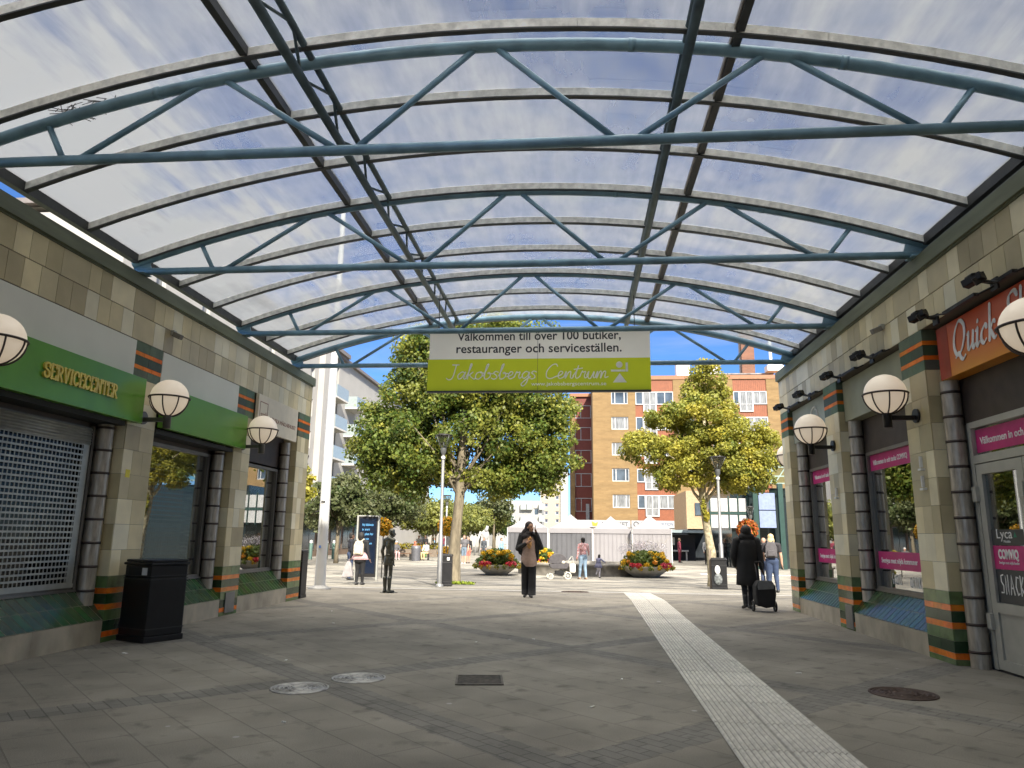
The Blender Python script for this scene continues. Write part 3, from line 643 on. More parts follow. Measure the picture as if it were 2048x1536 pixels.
for (a, b, z0, z1) in ((12.9, 13.35, 1.55, 2.1), (12.85, 13.3, 0.95, 1.4), (13.45, 13.85, 1.3, 2.2)):
    f = poster(a, b, z0, z1, mat("pale picture frame", (0.55, 0.56, 0.54), 0.5), "picture", -0.45); poster(a + 0.05, b - 0.05, z0 + 0.06, z1 - 0.06, mat("dim picture", (0.16, 0.12, 0.12), 0.5, var=0.6, scale=5), "print", -0.446, f)
# box signs on the left fronts
def sign(name, label, y0, y1, z0, z1, d0, d1, m, Wf, X0, sg, edge=None):
    t = thing(name, label, "shop sign", Wf((d0, (y0 + y1) / 2, z0)))
    b = MB(); b.box(d0, d1, y0, y1, z0, z1); b.build("sign_panel", m, t, True, fn=Wf, bevel=0.006); return t
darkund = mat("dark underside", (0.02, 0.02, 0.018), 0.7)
s1 = sign("shop_sign", "green box sign with raised yellow letters reading SERVICECENTER above the roller grille", 6.45, 8.91, 2.70, 3.288, 0.012, 0.10, green_p, WL, XL, 1)
strokes(SERIF, "SERVICECENTER", 0.155, 0.03, WL((0.102, 7.05, 2.925)), (0, 1, 0), (0, 0, 1), mat("yellow enamel", (0.75, 0.58, 0.10), 0.35), "lettering", s1, depth=0.022, gap=0.07, width=1.26, nib=(0.0, 0.55))
s2 = sign("shop_sign", "plain green box sign without lettering between two tiled pillars", 9.40, 11.93, 2.72, 3.288, 0.012, 0.10, green_p, WL, XL, 1)
s0 = sign("shop_sign", "plain green box sign nearest the left picture edge", 3.5, 5.96, 2.70, 3.288, 0.012, 0.10, green_p, WL, XL, 1)
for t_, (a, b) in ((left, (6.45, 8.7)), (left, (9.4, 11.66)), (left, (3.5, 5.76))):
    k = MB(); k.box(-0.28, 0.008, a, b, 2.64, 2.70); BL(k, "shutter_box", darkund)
beige_p = mat("beige sign face", (0.78, 0.70, 0.54), 0.5, var=0.06)
s3 = sign("shop_sign", "beige sign with faint red estate agent lettering and a small square outline", 12.36, 14.22, 3.13, 3.78, 0.008, 0.07, beige_p, WL, XL, 1)
faint = mat("faint red lettering", (0.36, 0.20, 0.14), 0.6)
text("SVENSKA MÄKLARHUSET", "lettering", 0.11, WL((0.072, 12.85, 3.36)), (0, 1, 0), (0, 0, 1), faint, s3, width=1.27)
text("smh", "lettering", 0.15, WL((0.072, 12.47, 3.38)), (0, 1, 0), (0, 0, 1), faint, s3, width=0.27)
k = MB()
for q in ((12.42, 12.76, 3.64, 3.655), (12.42, 12.435, 3.36, 3.64), (12.745, 12.76, 3.36, 3.64)): k.box(0.0695, 0.073, *q)
k.build("square_outline", faint, s3, True, fn=WL)

# right fronts: recessed sign boards, films, door
def grad_sign():
    m = bpy.data.materials.new("sunset sign film"); m.use_nodes = True; n, l = m.node_tree.nodes, m.node_tree.links
    t = n.new("ShaderNodeTexCoord"); s = n.new("ShaderNodeSeparateXYZ"); l.new(t.outputs["Object"], s.inputs[0]); nz = n.new("ShaderNodeTexNoise"); nz.inputs["Scale"].default_value = 1.2; l.new(t.outputs["Object"], nz.inputs["Vector"])
    a = n.new("ShaderNodeMath"); a.operation = 'MULTIPLY_ADD'; a.inputs[1].default_value = 0.35; l.new(nz.outputs["Fac"], a.inputs[0]); l.new(s.outputs[2], a.inputs[2])
    r = n.new("ShaderNodeMapRange"); r.inputs[1].default_value = 3.25; r.inputs[2].default_value = 3.95; l.new(a.outputs[0], r.inputs[0])
    c = n.new("ShaderNodeValToRGB"); e = c.color_ramp.elements; e[0].color = (0.78, 0.33, 0.02, 1); e[1].color = (0.62, 0.075, 0.03, 1); q = e.new(0.45); q.color = (0.72, 0.15, 0.045, 1); l.new(r.outputs[0], c.inputs[0])
    l.new(c.outputs[0], n["Principled BSDF"].inputs["Base Color"]); n["Principled BSDF"].inputs["Roughness"].default_value = 0.3; return m
q0 = sign("shop_sign", "red and orange sign with white calligraphic Quick Shop lettering above the glazed door", 6.47, 8.60, 3.13, 3.74, -0.28, -0.10, grad_sign(), WR, XR, -1)
k = MB(); k.box(-0.0995, -0.0965, 8.36, 8.598, 3.135, 3.735); k.build("red_end_strip", mat("deep red film", (0.36, 0.03, 0.015), 0.35), q0, True, fn=WR)
strokes(NIBF, "Quick Shop", 0.36, 0.05, WR((-0.0955, 8.26, 3.33)), (0, -1, 0), (0, 0, 1), wtext, "lettering", q0, depth=0.004, nib=(0.6, 0.3), shear=0.22, gap=0.06, width=1.75)
blank = mat("yellowed blank sign", (0.30, 0.30, 0.20), 0.5, var=0.18, scale=1.6)
sign("shop_sign", "blank yellow green sign board between the middle tiled pillars on the right", 9.39, 11.68, 3.13, 3.76, -0.28, -0.09, blank, WR, XR, -1)
qb = sign("shop_sign", "grey sign board with a pale swirl, above the farthest right window", 12.34, 14.43, 3.13, 3.76, -0.28, -0.09, mat("grey green sign face", (0.33, 0.36, 0.31), 0.5, var=0.2, scale=2), WR, XR, -1)
k = MB()
for a, r_ in ((0.0, 0.22), (1.9, 0.17), (3.6, 0.2)): k.tube([WR((-0.086, 13.1 + r_ * math.cos(a + t_), 3.45 + r_ * 0.8 * math.sin(a + t_))) for t_ in np.linspace(0, 2.0, 10)], 0.012, 5)
k.build("swirl", wtext, qb, True)
# black spotlights on arms along the right wall
def spot(y, ln, label):
    t = thing("spotlight", label, "spotlight", WR((0, y, 3.8)), 0, "black spotlights over the right signs")
    b = MB(); b.obox((0, y, 3.80), (0.2, y + 0.02, 3.85), 0.035, 0.03); b.obox((0.01, y - 0.06, 3.79), (0.01, y + 0.06, 3.79), 0.02, 0.12); b.build("arm", black_m, t, True, fn=WR)
    b = MB(); b.obox((0.15, y - 0.06, 3.84), (0.23, y - 0.06, 3.79), 0.03, 0.08); b.obox((0.15, y - 0.08, 3.86), (0.25, y + 0.08, 3.81), 0.10, 0.075); b.obox((0.13, y, 3.895), (0.25, y, 3.875), 0.14, 0.02); b.build("lamp_head", black_m, t, True, fn=WR, bevel=0.008)
    b = MB(); b.tube([(0.1, y + 0.02, 3.83), (0.06, y - ln * 0.3, 3.76), (0.03, y - ln * 0.6, 3.79), (0.02, y - ln, 3.77)], 0.011, 5); b.obox((0.03, y - ln * 0.75, 3.79), (0.03, y - ln * 0.2, 3.79), 0.05, 0.035); b.build("cable", black_m, t, True, fn=WR)
for y, ln, lb in ((7.15, 0.5, "black spotlight on an arm over the red sign, nearest the camera"), (8.35, 1.2, "black spotlight on an arm over the far end of the red sign"), (10.2, 0.6, "black spotlight over the near end of the blank yellow sign"), (11.5, 1.0, "black spotlight over the far end of the blank yellow sign"), (13.0, 0.6, "black spotlight over the near half of the swirl sign"), (14.3, 1.0, "black spotlight at the far end of the right shop wall")): spot(y, ln, lb)
def filmw(i, rows):
    y0, y1 = pilR[i][1] + 0.30, pilR[i + 1][0] - 0.30
    for (z0, z1, s_, h, txtw) in rows:
        b = MB(); b.box(-0.312, -0.307, y0, y1, z0, z1); f = BR(b, "window_film", mag_m)
        text(s_, "lettering", h, WR((-0.3065, y1 - 0.10, (z0 + z1) / 2 - h * 0.36)), (0, -1, 0), (0, 0, 1), wtext, f, width=txtw, bold=0.002)
for i in (3, 4): filmw(i, [(2.34, 2.57, "Välkommen in och tanka COMVIQ", 0.10, 1.15), (0.93, 1.17, "Sveriges mest nöjda kommuner", 0.10, 1.15)] if i == 3 else [(2.34, 2.57, "Välkommen in och tanka COMVIQ", 0.10, 1.1), (0.93, 1.17, "Sveriges mest nöjda kommuner", 0.10, 1.1)])
strokes(CHALK, "GODIS", 0.15, 0.012, WR((-0.3065, 10.98, 0.73)), (0, -1, 0), (0, 0, 1), wtext, "lettering", right, depth=0.002, smooth=False, width=0.30)
strokes(CHALK, "DRYCK", 0.15, 0.012, WR((-0.3065, 10.42, 0.72)), (0, -1, 0), (0, 0, 1), wtext, "lettering", right, depth=0.002, smooth=False, width=0.32)
# door bay of the right shop
door_m = mat("grey painted aluminium door", (0.42, 0.415, 0.37), 0.42, 0.2, var=0.08)
dy0, dy1 = pilR[2][1] + 0.24, pilR[3][0] - 0.24
b = MB()
for q in ((dy1 - 0.07, dy1, 0.02, 2.62), (dy0, dy0 + 0.07, 0.02, 2.62), (dy0 + 0.07, dy1 - 0.07, 2.55, 2.62), (dy0 + 0.07, dy1 - 0.07, 2.16, 2.25)): b.box(-0.36, -0.27, *q)
b.box(-0.36, -0.31, dy1, pilR[3][0], 0, 2.62); b.box(-0.36, -0.31, pilR[2][1], dy0, 0, 2.62)
D_ = BR(b, "door_frame", door_m)
k = MB(); k.box(-0.322, -0.316, dy0 + 0.07, dy1 - 0.07, 2.25, 2.55); BR(k, "pane", pane_m, D_)
k = MB(); k.box(-0.315, -0.31, dy0 + 0.08, dy1 - 0.08, 2.28, 2.53); f = BR(k, "window_film", mag_m, D_)
text("Välkommen in och tanka COMVIQ", "lettering", 0.11, WR((-0.3095, dy1 - 0.16, 2.365)), (0, -1, 0), (0, 0, 1), wtext, D_, width=1.5, bold=0.002)
for lo, hi, lab in ((dy0 + 0.075, (dy0 + dy1) / 2 - 0.005, None), ((dy0 + dy1) / 2 + 0.005, dy1 - 0.075, None)):
    b = MB()
    for q in ((lo, lo + 0.10, 0.03, 2.15), (hi - 0.10, hi, 0.03, 2.15), (lo + 0.10, hi - 0.10, 2.04, 2.15), (lo + 0.10, hi - 0.10, 0.60, 0.70), (lo + 0.10, hi - 0.10, 0.03, 0.13)): b.box(-0.335, -0.275, *q)
    b.box(-0.315, -0.295, lo + 0.10, hi - 0.10, 0.13, 0.60)
    L_ = BR(b, "door", door_m)
    k = MB(); k.box(-0.312, -0.306, lo + 0.10, hi - 0.10, 0.70, 2.04); BR(k, "pane", pane_m, L_)
    k = MB(); k.box(-0.3055, -0.302, lo + 0.101, hi - 0.101, 0.705, 1.04); BR(k, "dark_film", mat("charcoal film", (0.035, 0.04, 0.045), 0.35), L_)
    k = MB(); k.box(-0.3055, -0.302, lo + 0.101, hi - 0.101, 1.29, 1.45); BR(k, "dark_film", MAT["charcoal film"], L_)
    k = MB(); k.box(-0.3055, -0.302, lo + 0.101, hi - 0.101, 1.045, 1.285); BR(k, "window_film", mag_m, L_)
    c = hi - 0.19
    text("COMVIQ", "lettering", 0.13, WR((-0.3015, c, 1.155)), (0, -1, 0), (0, 0, 1), wtext, L_, width=0.36, bold=0.006); text("Sveriges mest nöjda kunder", "lettering", 0.04, WR((-0.3015, c, 1.10)), (0, -1, 0), (0, 0, 1), wtext, L_, width=0.36)
    text("Lyca", "lettering", 0.14, WR((-0.3015, c - 0.01, 1.36)), (0, -1, 0), (0, 0, 1), wtext, L_, width=0.28); text("Mobile", "lettering", 0.04, WR((-0.3015, c - 0.13, 1.315)), (0, -1, 0), (0, 0, 1), wtext, L_, width=0.12)
    k = MB(); k.face([WR((-0.3015, c - 0.31, 1.37)), WR((-0.3015, c - 0.37, 1.37)), WR((-0.3015, c - 0.34, 1.43))]); k.build("green_mark", mat("green film", (0.02, 0.2, 0.12), 0.5), L_, True)
    strokes(CHALK, "SNACKS", 0.20, 0.016, WR((-0.3015, c + 0.02, 0.80)), (0, -1, 0), (0, 0, 1), wtext, "lettering", L_, depth=0.002, smooth=False, width=0.52)
    k = MB(); k.tube([WR((-0.25, lo + 0.05, 0.95)), WR((-0.25, lo + 0.05, 1.45))], 0.012, 8); k.obox(WR((-0.275, lo + 0.05, 0.98)), WR((-0.25, lo + 0.05, 0.98)), 0.015, 0.015); k.obox(WR((-0.275, lo + 0.05, 1.42)), WR((-0.25, lo + 0.05, 1.42)), 0.015, 0.015); k.build("handle", alu, L_, True)
    k = MB()
    for z in (0.42, 1.75): k.box(-0.275, -0.235, hi - 0.02, hi + 0.06, z, z + 0.16)
    BR(k, "hinge", door_m, L_)
# small fittings on the walls
def smallbox(name, label, cat, Wf, d0, d1, y0, y1, z0, z1, m, group=None):
    b = MB(); b.box(d0, d1, y0, y1, z0, z1); o = b.build(name, m, None, False, fn=Wf, bevel=0.004); return tag(o, label, cat, group)
for par, Wf, y, z in ((left, WL, 9.52, 4.06), (right, WR, 9.75, 4.08)):
    t = thing("security_camera", "small grey camera under the roof edge of the left shop" if par is left else "small grey camera under the roof edge of the right shop", "camera", Wf((0, y, z)))
    b = MB(); b.box(0.001, 0.05, y - 0.03, y + 0.05, z, z + 0.07); b.build("bracket", alu, t, True, fn=Wf); b = MB(); b.obox((0.04, y, z + 0.02), (0.17, y - 0.03, z - 0.04), 0.07, 0.07); b.build("housing", mat("grey plastic", (0.2, 0.19, 0.17), 0.5), t, True, fn=Wf, bevel=0.01)
k = MB(); k.box(0.0, 0.018, 11.86, 12.18, 0.04, 0.36); k.build("service_hatch", mat("grey hatch", (0.22, 0.215, 0.2), 0.4, 0.5), left, True, fn=WL, bevel=0.004)
k = MB(); k.box(0.0, 0.018, 11.73, 12.02, 0.02, 0.36); k.build("service_hatch", MAT["grey hatch"], right, True, fn=WR, bevel=0.004)
k = MB(); k.box(0.0, 0.003, 8.84, 8.93, 2.00, 2.10); o = k.build("yellow_sticker", mat("yellow sticker", (0.7, 0.6, 0.03), 0.5), left, True, fn=WL)
for y, z in ((9.05, 2.18), (9.05, 1.95), (12.0, 2.0)):
    k = MB(); k.box(0, 0.03, y, y + 0.025, z, z + 0.13); k.box(0.0, 0.05, y - 0.05, y + 0.03, z - 0.04, z - 0.015); k.build("clip", white_m, right, True, fn=WR)

# globe wall lamps in dark cages
opal = mat("warm opal glass", (0.80, 0.74, 0.64), 0.35, var=0.03, emit=(1.0, 0.80, 0.58, 0.09))
cage_m = mat("dark brown cage metal", (0.05, 0.037, 0.033), 0.5, 0.3)
def wall_lamp(Wf, y, label):
    t = thing("wall_lamp", label, "wall lamp", Wf((0, y, 2.82)), 0, "globe wall lamps along the shop fronts")
    b = MB(); b.sphere(Wf((0.35, y, 3.07)), 0.24, 28, 16); b.build("globe", opal, t, True)
    b = MB(); c = Vector((0.35, y, 3.07)); r_ = 0.252
    b.tube([(c.x + r_ * math.cos(a), c.y + r_ * math.sin(a), c.z - 0.005) for a in np.linspace(0, 2 * math.pi, 33)[:-1]], 0.0125, 6, closed=True)
    for k in range(8):
        a = k * math.pi / 4 + 0.2; b.tube([(c.x + r_ * math.cos(a) * math.cos(e), c.y + r_ * math.sin(a) * math.cos(e), c.z - r_ * math.sin(e)) for e in np.linspace(0, 1.42, 9)], 0.009, 5)
    b.build("cage", cage_m, t, True, fn=Wf)
    b = MB(); b.lathe([(0.0, 2.66), (0.05, 2.66), (0.05, 2.80), (0.06, 2.83), (0.0, 2.835)], 0.35, y, 16); b.obox((0.02, y, 2.775), (0.35, y, 2.775), 0.05, 0.055)
    b.build("arm", black_m if Wf is WR else mat("grey bracket metal", (0.12, 0.115, 0.105), 0.45, 0.5), t, True, fn=Wf)
    b = MB(); b.tube([(0.0, y, 2.80), (0.03, y, 2.80)], 0.085, 18); b.build("wall_plate", black_m if Wf is WR else MAT["grey bracket metal"], t, True, fn=Wf)
for Wf, nm in ((WL, "left"), (WR, "right")):
    for y, d in ((3.16, "out by the camera"), (6.11, "cut by the picture edge"), (9.06, "in the middle of the wall"), (12.0, "at the farthest window bay")):
        wall_lamp(Wf, y, f"caged globe wall lamp on the {nm} shop front, {d}")
# two more on the end walls
def end_lamp(x, y, label):
    t = thing("wall_lamp", label, "wall lamp", (x, y, 2.82), 0, "globe wall lamps along the shop fronts")
    b = MB(); b.sphere((x, y + 0.35, 3.0), 0.24, 24, 14); b.build("globe", opal, t, True)
    b = MB(); c = Vector((x, y + 0.35, 3.0)); r_ = 0.252
    b.tube([(c.x + r_ * math.cos(a), c.y + r_ * math.sin(a), c.z) for a in np.linspace(0, 2 * math.pi, 33)[:-1]], 0.0125, 6, closed=True)
    for k in range(8):
        a = k * math.pi / 4 + 0.2; b.tube([(c.x + r_ * math.cos(a) * math.cos(e), c.y + r_ * math.sin(a) * math.cos(e), c.z - r_ * math.sin(e)) for e in np.linspace(0, 1.42, 9)], 0.009, 5)
    b.build("cage", cage_m, t, True)
    b = MB(); b.obox((x, y, 2.74), (x, y + 0.35, 2.74), 0.05, 0.055); b.tube([(x, y + 0.35, 2.62), (x, y + 0.35, 2.77)], 0.05, 14); b.build("arm", black_m, t, True)
end_lamp(-6.15, 15.1, "opal globe wall lamp behind the far corner of the left shop"); end_lamp(4.30, 14.94, "opal globe wall lamp behind the far corner of the right shop")

# unseen mall block behind the camera, sized and placed to shade the passage
mb_ = thing("mall_shade_block", "unseen pale shopping centre block behind the camera, sized to shade the passage", "building", (14, -12, 0))
b = MB(); b.box(-0.5, 34.5, -14, -1.6, 0, 17.0)
b.box(XL - 0.3, XR + 0.3, -1.6, 3.6, 4.66, 4.95)  # unseen slab overhead, added to darken the near floor
b.build("wall", mat("pale render", (0.5, 0.47, 0.42), 0.85), mb_, True)

# ------------------------------------------------------------------ glazed canopy
RC = 14.81
def arch(x): return 5.676 - RC + math.sqrt(RC * RC - (x + 0.8) ** 2)
blue = mat("blue steel paint", (0.19, 0.32, 0.41), 0.36, 0.1, var=0.22, scale=5)
blued = mat("dark blue grey steel", (0.10, 0.14, 0.16), 0.45, 0.3, var=0.25, scale=5)
aluw = mat("pale glazing bar", (0.86, 0.84, 0.78), 0.5, 0.0, var=0.25, scale=12)
darkbar = mat("dark grey bar", (0.055, 0.058, 0.06), 0.5, 0.3, var=0.2)
def dirty_glass():
    m = bpy.data.materials.new("dirty canopy glazing"); m.use_nodes = True; n, l = m.node_tree.nodes, m.node_tree.links
    n.remove(n["Principled BSDF"])
    t = n.new("ShaderNodeTexCoord")
    def nz(scl, s3, det, lo, hi, a, c, rough=0.55):
        mp = n.new("ShaderNodeMapping"); mp.inputs["Scale"].default_value = s3; l.new(t.outputs["Object"], mp.inputs[0])
        q = n.new("ShaderNodeTexNoise"); q.inputs["Scale"].default_value = scl; q.inputs["Detail"].default_value = det; q.inputs["Roughness"].default_value = rough; l.new(mp.outputs[0], q.inputs["Vector"])
        r = n.new("ShaderNodeMapRange"); r.inputs[1].default_value = lo; r.inputs[2].default_value = hi; r.inputs[3].default_value = a; r.inputs[4].default_value = c; l.new(q.outputs["Fac"], r.inputs[0]); return r.outputs[0]
    def M(op, a, b):
        q = n.new("ShaderNodeMath"); q.operation = op
        for i, z in ((0, a), (1, b)):
            if isinstance(z, (int, float)): q.inputs[i].default_value = z
            else: l.new(z, q.inputs[i])
        return q.outputs[0]
    # run-off streaks follow the slope, broad dusty clouds, bright bird droppings
    streak = nz(1.0, (3.2, 0.35, 1.0), 5, 0.4, 0.75, 0.0, 0.24); cloud = nz(0.45, (1, 1, 1), 4, 0.36, 0.6, 0.24, 0.66); fine = nz(5, (1.5, 0.5, 1), 5, 0.3, 0.7, 0.85, 1.15)
    sx = n.new("ShaderNodeSeparateXYZ"); l.new(t.outputs["Object"], sx.inputs[0]); jag = nz(1.0, (5.0, 0.6, 1.0), 5, 0.25, 0.75, -0.9, 0.9)   # grime at both eaves, thickened on the left to paint in sunlit glass
    def eave(x0, x1, top):
        r = n.new("ShaderNodeMapRange"); r.interpolation_type = 'SMOOTHSTEP'; r.inputs[1].default_value = x0; r.inputs[2].default_value = x1; r.inputs[3].default_value = 0; r.inputs[4].default_value = top; l.new(M('ADD', sx.outputs[0], jag), r.inputs[0]); return r.outputs[0]
    lit_grime = M('ADD', eave(-3.5, -4.7, 0.42), eave(2.2, 4.2, 0.24))
    d = M('ADD', M('MULTIPLY', M('ADD', streak, cloud), fine), lit_grime)
    vo = n.new("ShaderNodeTexVoronoi"); vo.inputs["Scale"].default_value = 1.4; l.new(t.outputs["Object"], vo.inputs["Vector"]); wv = nz(18, (1, 1, 1), 2, 0, 1, -0.03, 0.05)
    drop = M('MULTIPLY', M('LESS_THAN', M('ADD', vo.outputs["Distance"], wv), 0.055), 0.6)
    dm = n.new("ShaderNodeMath"); dm.operation = 'MAXIMUM'; dm.use_clamp = True; l.new(d, dm.inputs[0]); l.new(drop, dm.inputs[1])
    tr = n.new("ShaderNodeBsdfTransparent"); tr.inputs[0].default_value = (0.66, 0.71, 0.74, 1)
    df = n.new("ShaderNodeBsdfDiffuse"); df.inputs[0].default_value = (0.5, 0.49, 0.46, 1); tl = n.new("ShaderNodeBsdfTranslucent"); tl.inputs[0].default_value = (0.335, 0.355, 0.375, 1)
    a = n.new("ShaderNodeMixShader"); a.inputs[0].default_value = 0.62; l.new(df.outputs[0], a.inputs[1]); l.new(tl.outputs[0], a.inputs[2])
    b = n.new("ShaderNodeMixShader"); l.new(dm.outputs[0], b.inputs[0]); l.new(tr.outputs[0], b.inputs[1]); l.new(a.outputs[0], b.inputs[2])
    gl = n.new("ShaderNodeBsdfGlossy"); gl.inputs["Roughness"].default_value = 0.06; gl.inputs[0].default_value = (0.9, 0.9, 0.9, 1)
    fr = two_sided_fresnel(n, l, 1.45)
    bn = n.new("ShaderNodeTexNoise"); bn.inputs["Scale"].default_value = 1.1; l.new(t.outputs["Object"], bn.inputs["Vector"]); bp = n.new("ShaderNodeBump"); bp.inputs["Strength"].default_value = 0.25; bp.inputs["Distance"].default_value = 0.05; l.new(bn.outputs["Fac"], bp.inputs["Height"])
    l.new(bp.outputs[0], gl.inputs["Normal"])
    c = n.new("ShaderNodeMixShader"); l.new(fr.outputs[0], c.inputs[0]); l.new(b.outputs[0], c.inputs[1]); l.new(gl.outputs[0], c.inputs[2]); l.new(c.outputs[0], n["Material Output"].inputs[0])
    return m
canglass = dirty_glass()
can = thing("glass_canopy", "arched glass roof on pale blue tubular trusses spanning the passage", "glass roof", (-0.85, 7, 0))
xs_ = [-5.80, -2.97, 1.39, 4.18]
barsY = [3.62] + [5.57 + 1.0065 * k for k in range(-1, 9)] + [14.25]
GZ = 0.085
for j in range(len(barsY) - 1):
    for i in range(3):
        b = MB(); n_ = 8; xa, xb = xs_[i] + 0.02, xs_[i + 1] - 0.02; ya, yb = barsY[j] + 0.01, barsY[j + 1] - 0.01
        for k in range(n_):
            a, c = xa + (xb - xa) * k / n_, xa + (xb - xa) * (k + 1) / n_
            sag = 0.0
            b.face([(a, ya, arch(a) + GZ), (c, ya, arch(c) + GZ), (c, yb, arch(c) + GZ), (a, yb, arch(a) + GZ)], smooth=True)
        b.build("glass_panel", canglass, can, True)
for j, y in enumerate(barsY):
    b = MB(); X = np.linspace(-5.80, 4.18, 25)
    for a, c in zip(X[:-1], X[1:]): b.obox((a, y, arch(a) + GZ - 0.047), (c + 0.004, y, arch(c) + GZ - 0.047), 0.05, 0.08)
    gb_ = b.build("glazing_bar", aluw, can, True)
    b = MB()
    for a, c in zip(X[:-1], X[1:]): b.obox((a, y, arch(a) + GZ - 0.095), (c + 0.004, y, arch(c) + GZ - 0.095), 0.054, 0.014)
    b.build("underside_strip", darkbar, gb_, True)  # thin strip added to give the pale bar a dark underside
for x in (-2.97, 1.39):
    b = MB(); b.box(x - 0.035, x + 0.035, 3.62, 14.28, arch(x) + GZ - 0.085, arch(x) + GZ + 0.03); b.build("ridge_bar", darkbar, can, True)
    b = MB(); b.box(x - 0.05, x - 0.037, 3.62, 14.28, arch(x) + GZ - 0.06, arch(x) + GZ - 0.01); b.build("gasket_strip", mat("stained aluminium", (0.33, 0.29, 0.24), 0.6, 0.3, var=0.3), can, True)
for x in (-5.80, 4.18):
    b = MB(); b.box(x - 0.04, x + 0.04, 3.62, 14.28, arch(x) + GZ - 0.10, arch(x) + GZ + 0.03); b.build("eave_bar", darkbar, can, True)
b = MB(); b.box(4.10, 4.62, 3.62, 14.2, 4.70, 4.712); b.box(4.225, 4.235, 3.62, 14.2, 4.71, 4.80); b.build("eave_flashing", mat("grey flashing", (0.16, 0.18, 0.18), 0.5, 0.3), can, True)
for y in (5.79, 8.64, 11.65, 14.10):
    b = MB(); X = np.linspace(-5.86, 4.26, 31); b.tube([(x, y, arch(x)) for x in X], 0.055, 14)
    T = b.build("truss", blue, can, True)
    b = MB(); b.tube([(-5.80, y, 4.69), (4.12, y, 4.69)], 0.047, 14); b.build("bottom_chord", blue, T, True)
    nodes = [(-5.03, 1), (-4.68, 0), (-3.35, 1), (-2.05, 0), (-0.81, 1), (0.43, 0), (1.73, 1), (2.97, 0), (3.42, 1)]
    for (a, ta), (c, tc_) in zip(nodes[:-1], nodes[1:]):
        oa, oc = (0.075 if c > a else -0.075), (-0.075)
        pa = (a + 0.07, y, arch(a + 0.07) if ta else 4.69); pc = (c - 0.07, y, arch(c - 0.07) if tc_ else 4.69)
        b = MB(); b.tube([pa, pc], 0.029, 10); b.build("brace", blue, T, True)
    for x in (-3.9, -2.62, 0.5, 2.3): d = 0.03; b = MB(); b.tube([(x - d, y, arch(x - d)), (x + d, y, arch(x + d))], 0.059, 14); b.build("weld_collar", blue, T, True)
    for sx, xw in ((1, -5.78), (-1, 4.10)):
        b = MB(); P = [(xw - sx * 0.04, 4.652), (xw + sx * 0.20, 4.652), (xw + sx * 0.14, arch(xw + sx * 0.14) - 0.045), (xw - sx * 0.08, arch(xw) - 0.05)]
        b.prism(P, y - 0.012, y + 0.012); b.box(xw - 0.12, xw + 0.12, y - 0.10, y + 0.10, 4.65, 4.664); b.build("bracket", blue, T, True)
for x, dx_ in ((-2.52, 0.10), (0.97, 0.0)):
    b = MB(); b.tube([(x, 3.62, 5.435), (x, 14.1, 5.435)], 0.045, 12); G_ = b.build("lattice_girder", blued, can, True)
    b = MB(); b.tube([(x + dx_, 3.62, arch(x) + 0.03), (x + dx_, 14.1, arch(x) + 0.03)], 0.034, 12); b.build("upper_tube", blued, G_, True)
    b = MB(); y = 3.7; up_ = False
    while y < 13.9:
        y2 = y + 0.48; b.tube([(x + (dx_ if up_ else 0), y, arch(x) + 0.02 if up_ else 5.445), (x + (0 if up_ else dx_), y2, 5.445 if up_ else arch(x) + 0.02)], 0.015, 6); y = y2 + (0.04 if up_ else 0.06); up_ = not up_
    b.build("lattice", blued, G_, True)
# a clump of old nest twigs on the near left chord
tw = MB()
for k in range(46):
    x = random.gauss(-4.75, 0.16); y = 5.79 + random.gauss(0, 0.05); z = arch(x) + 0.058 + abs(random.gauss(0, 0.012)); a = random.gauss(0, 0.5); ln = random.uniform(0.06, 0.2)
    tw.tube([(x, y, z), (x + math.cos(a) * ln, y + math.sin(a) * ln, z + random.uniform(-0.005, 0.02))], 0.004, 4)
tag(tw.build("twig_nest", mat("twigs", (0.11, 0.1, 0.09), 0.9)), "thin scatter of twigs and grey dirt lying on the nearest arched blue tube", "twigs")

# hanging welcome banner
bn = thing("hanging_banner", "hanging lime and cream banner with Jakobsbergs Centrum lettering under the glass roof", "banner", (-0.66, 12.0, 3.7))
bm_cream = mat("cream banner film", (0.86, 0.84, 0.76), 0.4, var=0.05, scale=1.5, spec=0.4, trans=0.72); bm_lime = mat("lime banner film", (0.56, 0.63, 0.035), 0.4, var=0.05, scale=1.5, spec=0.4, trans=0.72)
BX0, BX1 = -2.565, 1.22
b = MB(); b.face([(BX0 + 0.02, 12.001, 4.285), (BX1, 12.001, 4.285), (BX1, 12.001, 4.80), (BX0 + 0.02, 12.001, 4.80)]); b.build("cream_panel", bm_cream, bn, True)
b = MB(); b.face([(BX0, 12.001, 3.735), (BX1, 12.001, 3.735), (BX1, 12.001, 4.285), (BX0, 12.001, 4.285)]); b.build("lime_panel", bm_lime, bn, True)
b = MB(); b.box(BX0 - 0.002, BX1 + 0.002, 11.998, 12.08, 3.705, 3.735); b.box(BX0 - 0.002, BX1 + 0.002, 11.999, 12.08, 4.80, 4.815); b.box(-0.675, -0.669, 11.9985, 12.0, 3.735, 4.80); b.build("frame", mat("dark banner frame", (0.05, 0.05, 0.045), 0.5), bn, True)
for x in (-2.4, 0.97): b = MB(); b.tube([(x, 12.035, 4.80), (x, 12.035, 5.44 if x > 0 else arch(x))], 0.008, 6); b.build("hanger_rod", darkbar, bn, True)
btext = mat("black print", (0.025, 0.025, 0.025), 0.5); bwhite = mat("cream print", (0.93, 0.92, 0.86), 0.5)
rx, uz = (1, 0, 0), (0, 0, 1)
text("Välkommen till över 100 butiker,", "lettering", 0.22, (-0.665, 11.998, 4.615), rx, uz, btext, bn, width=2.80, align='CENTER', bold=0.003)
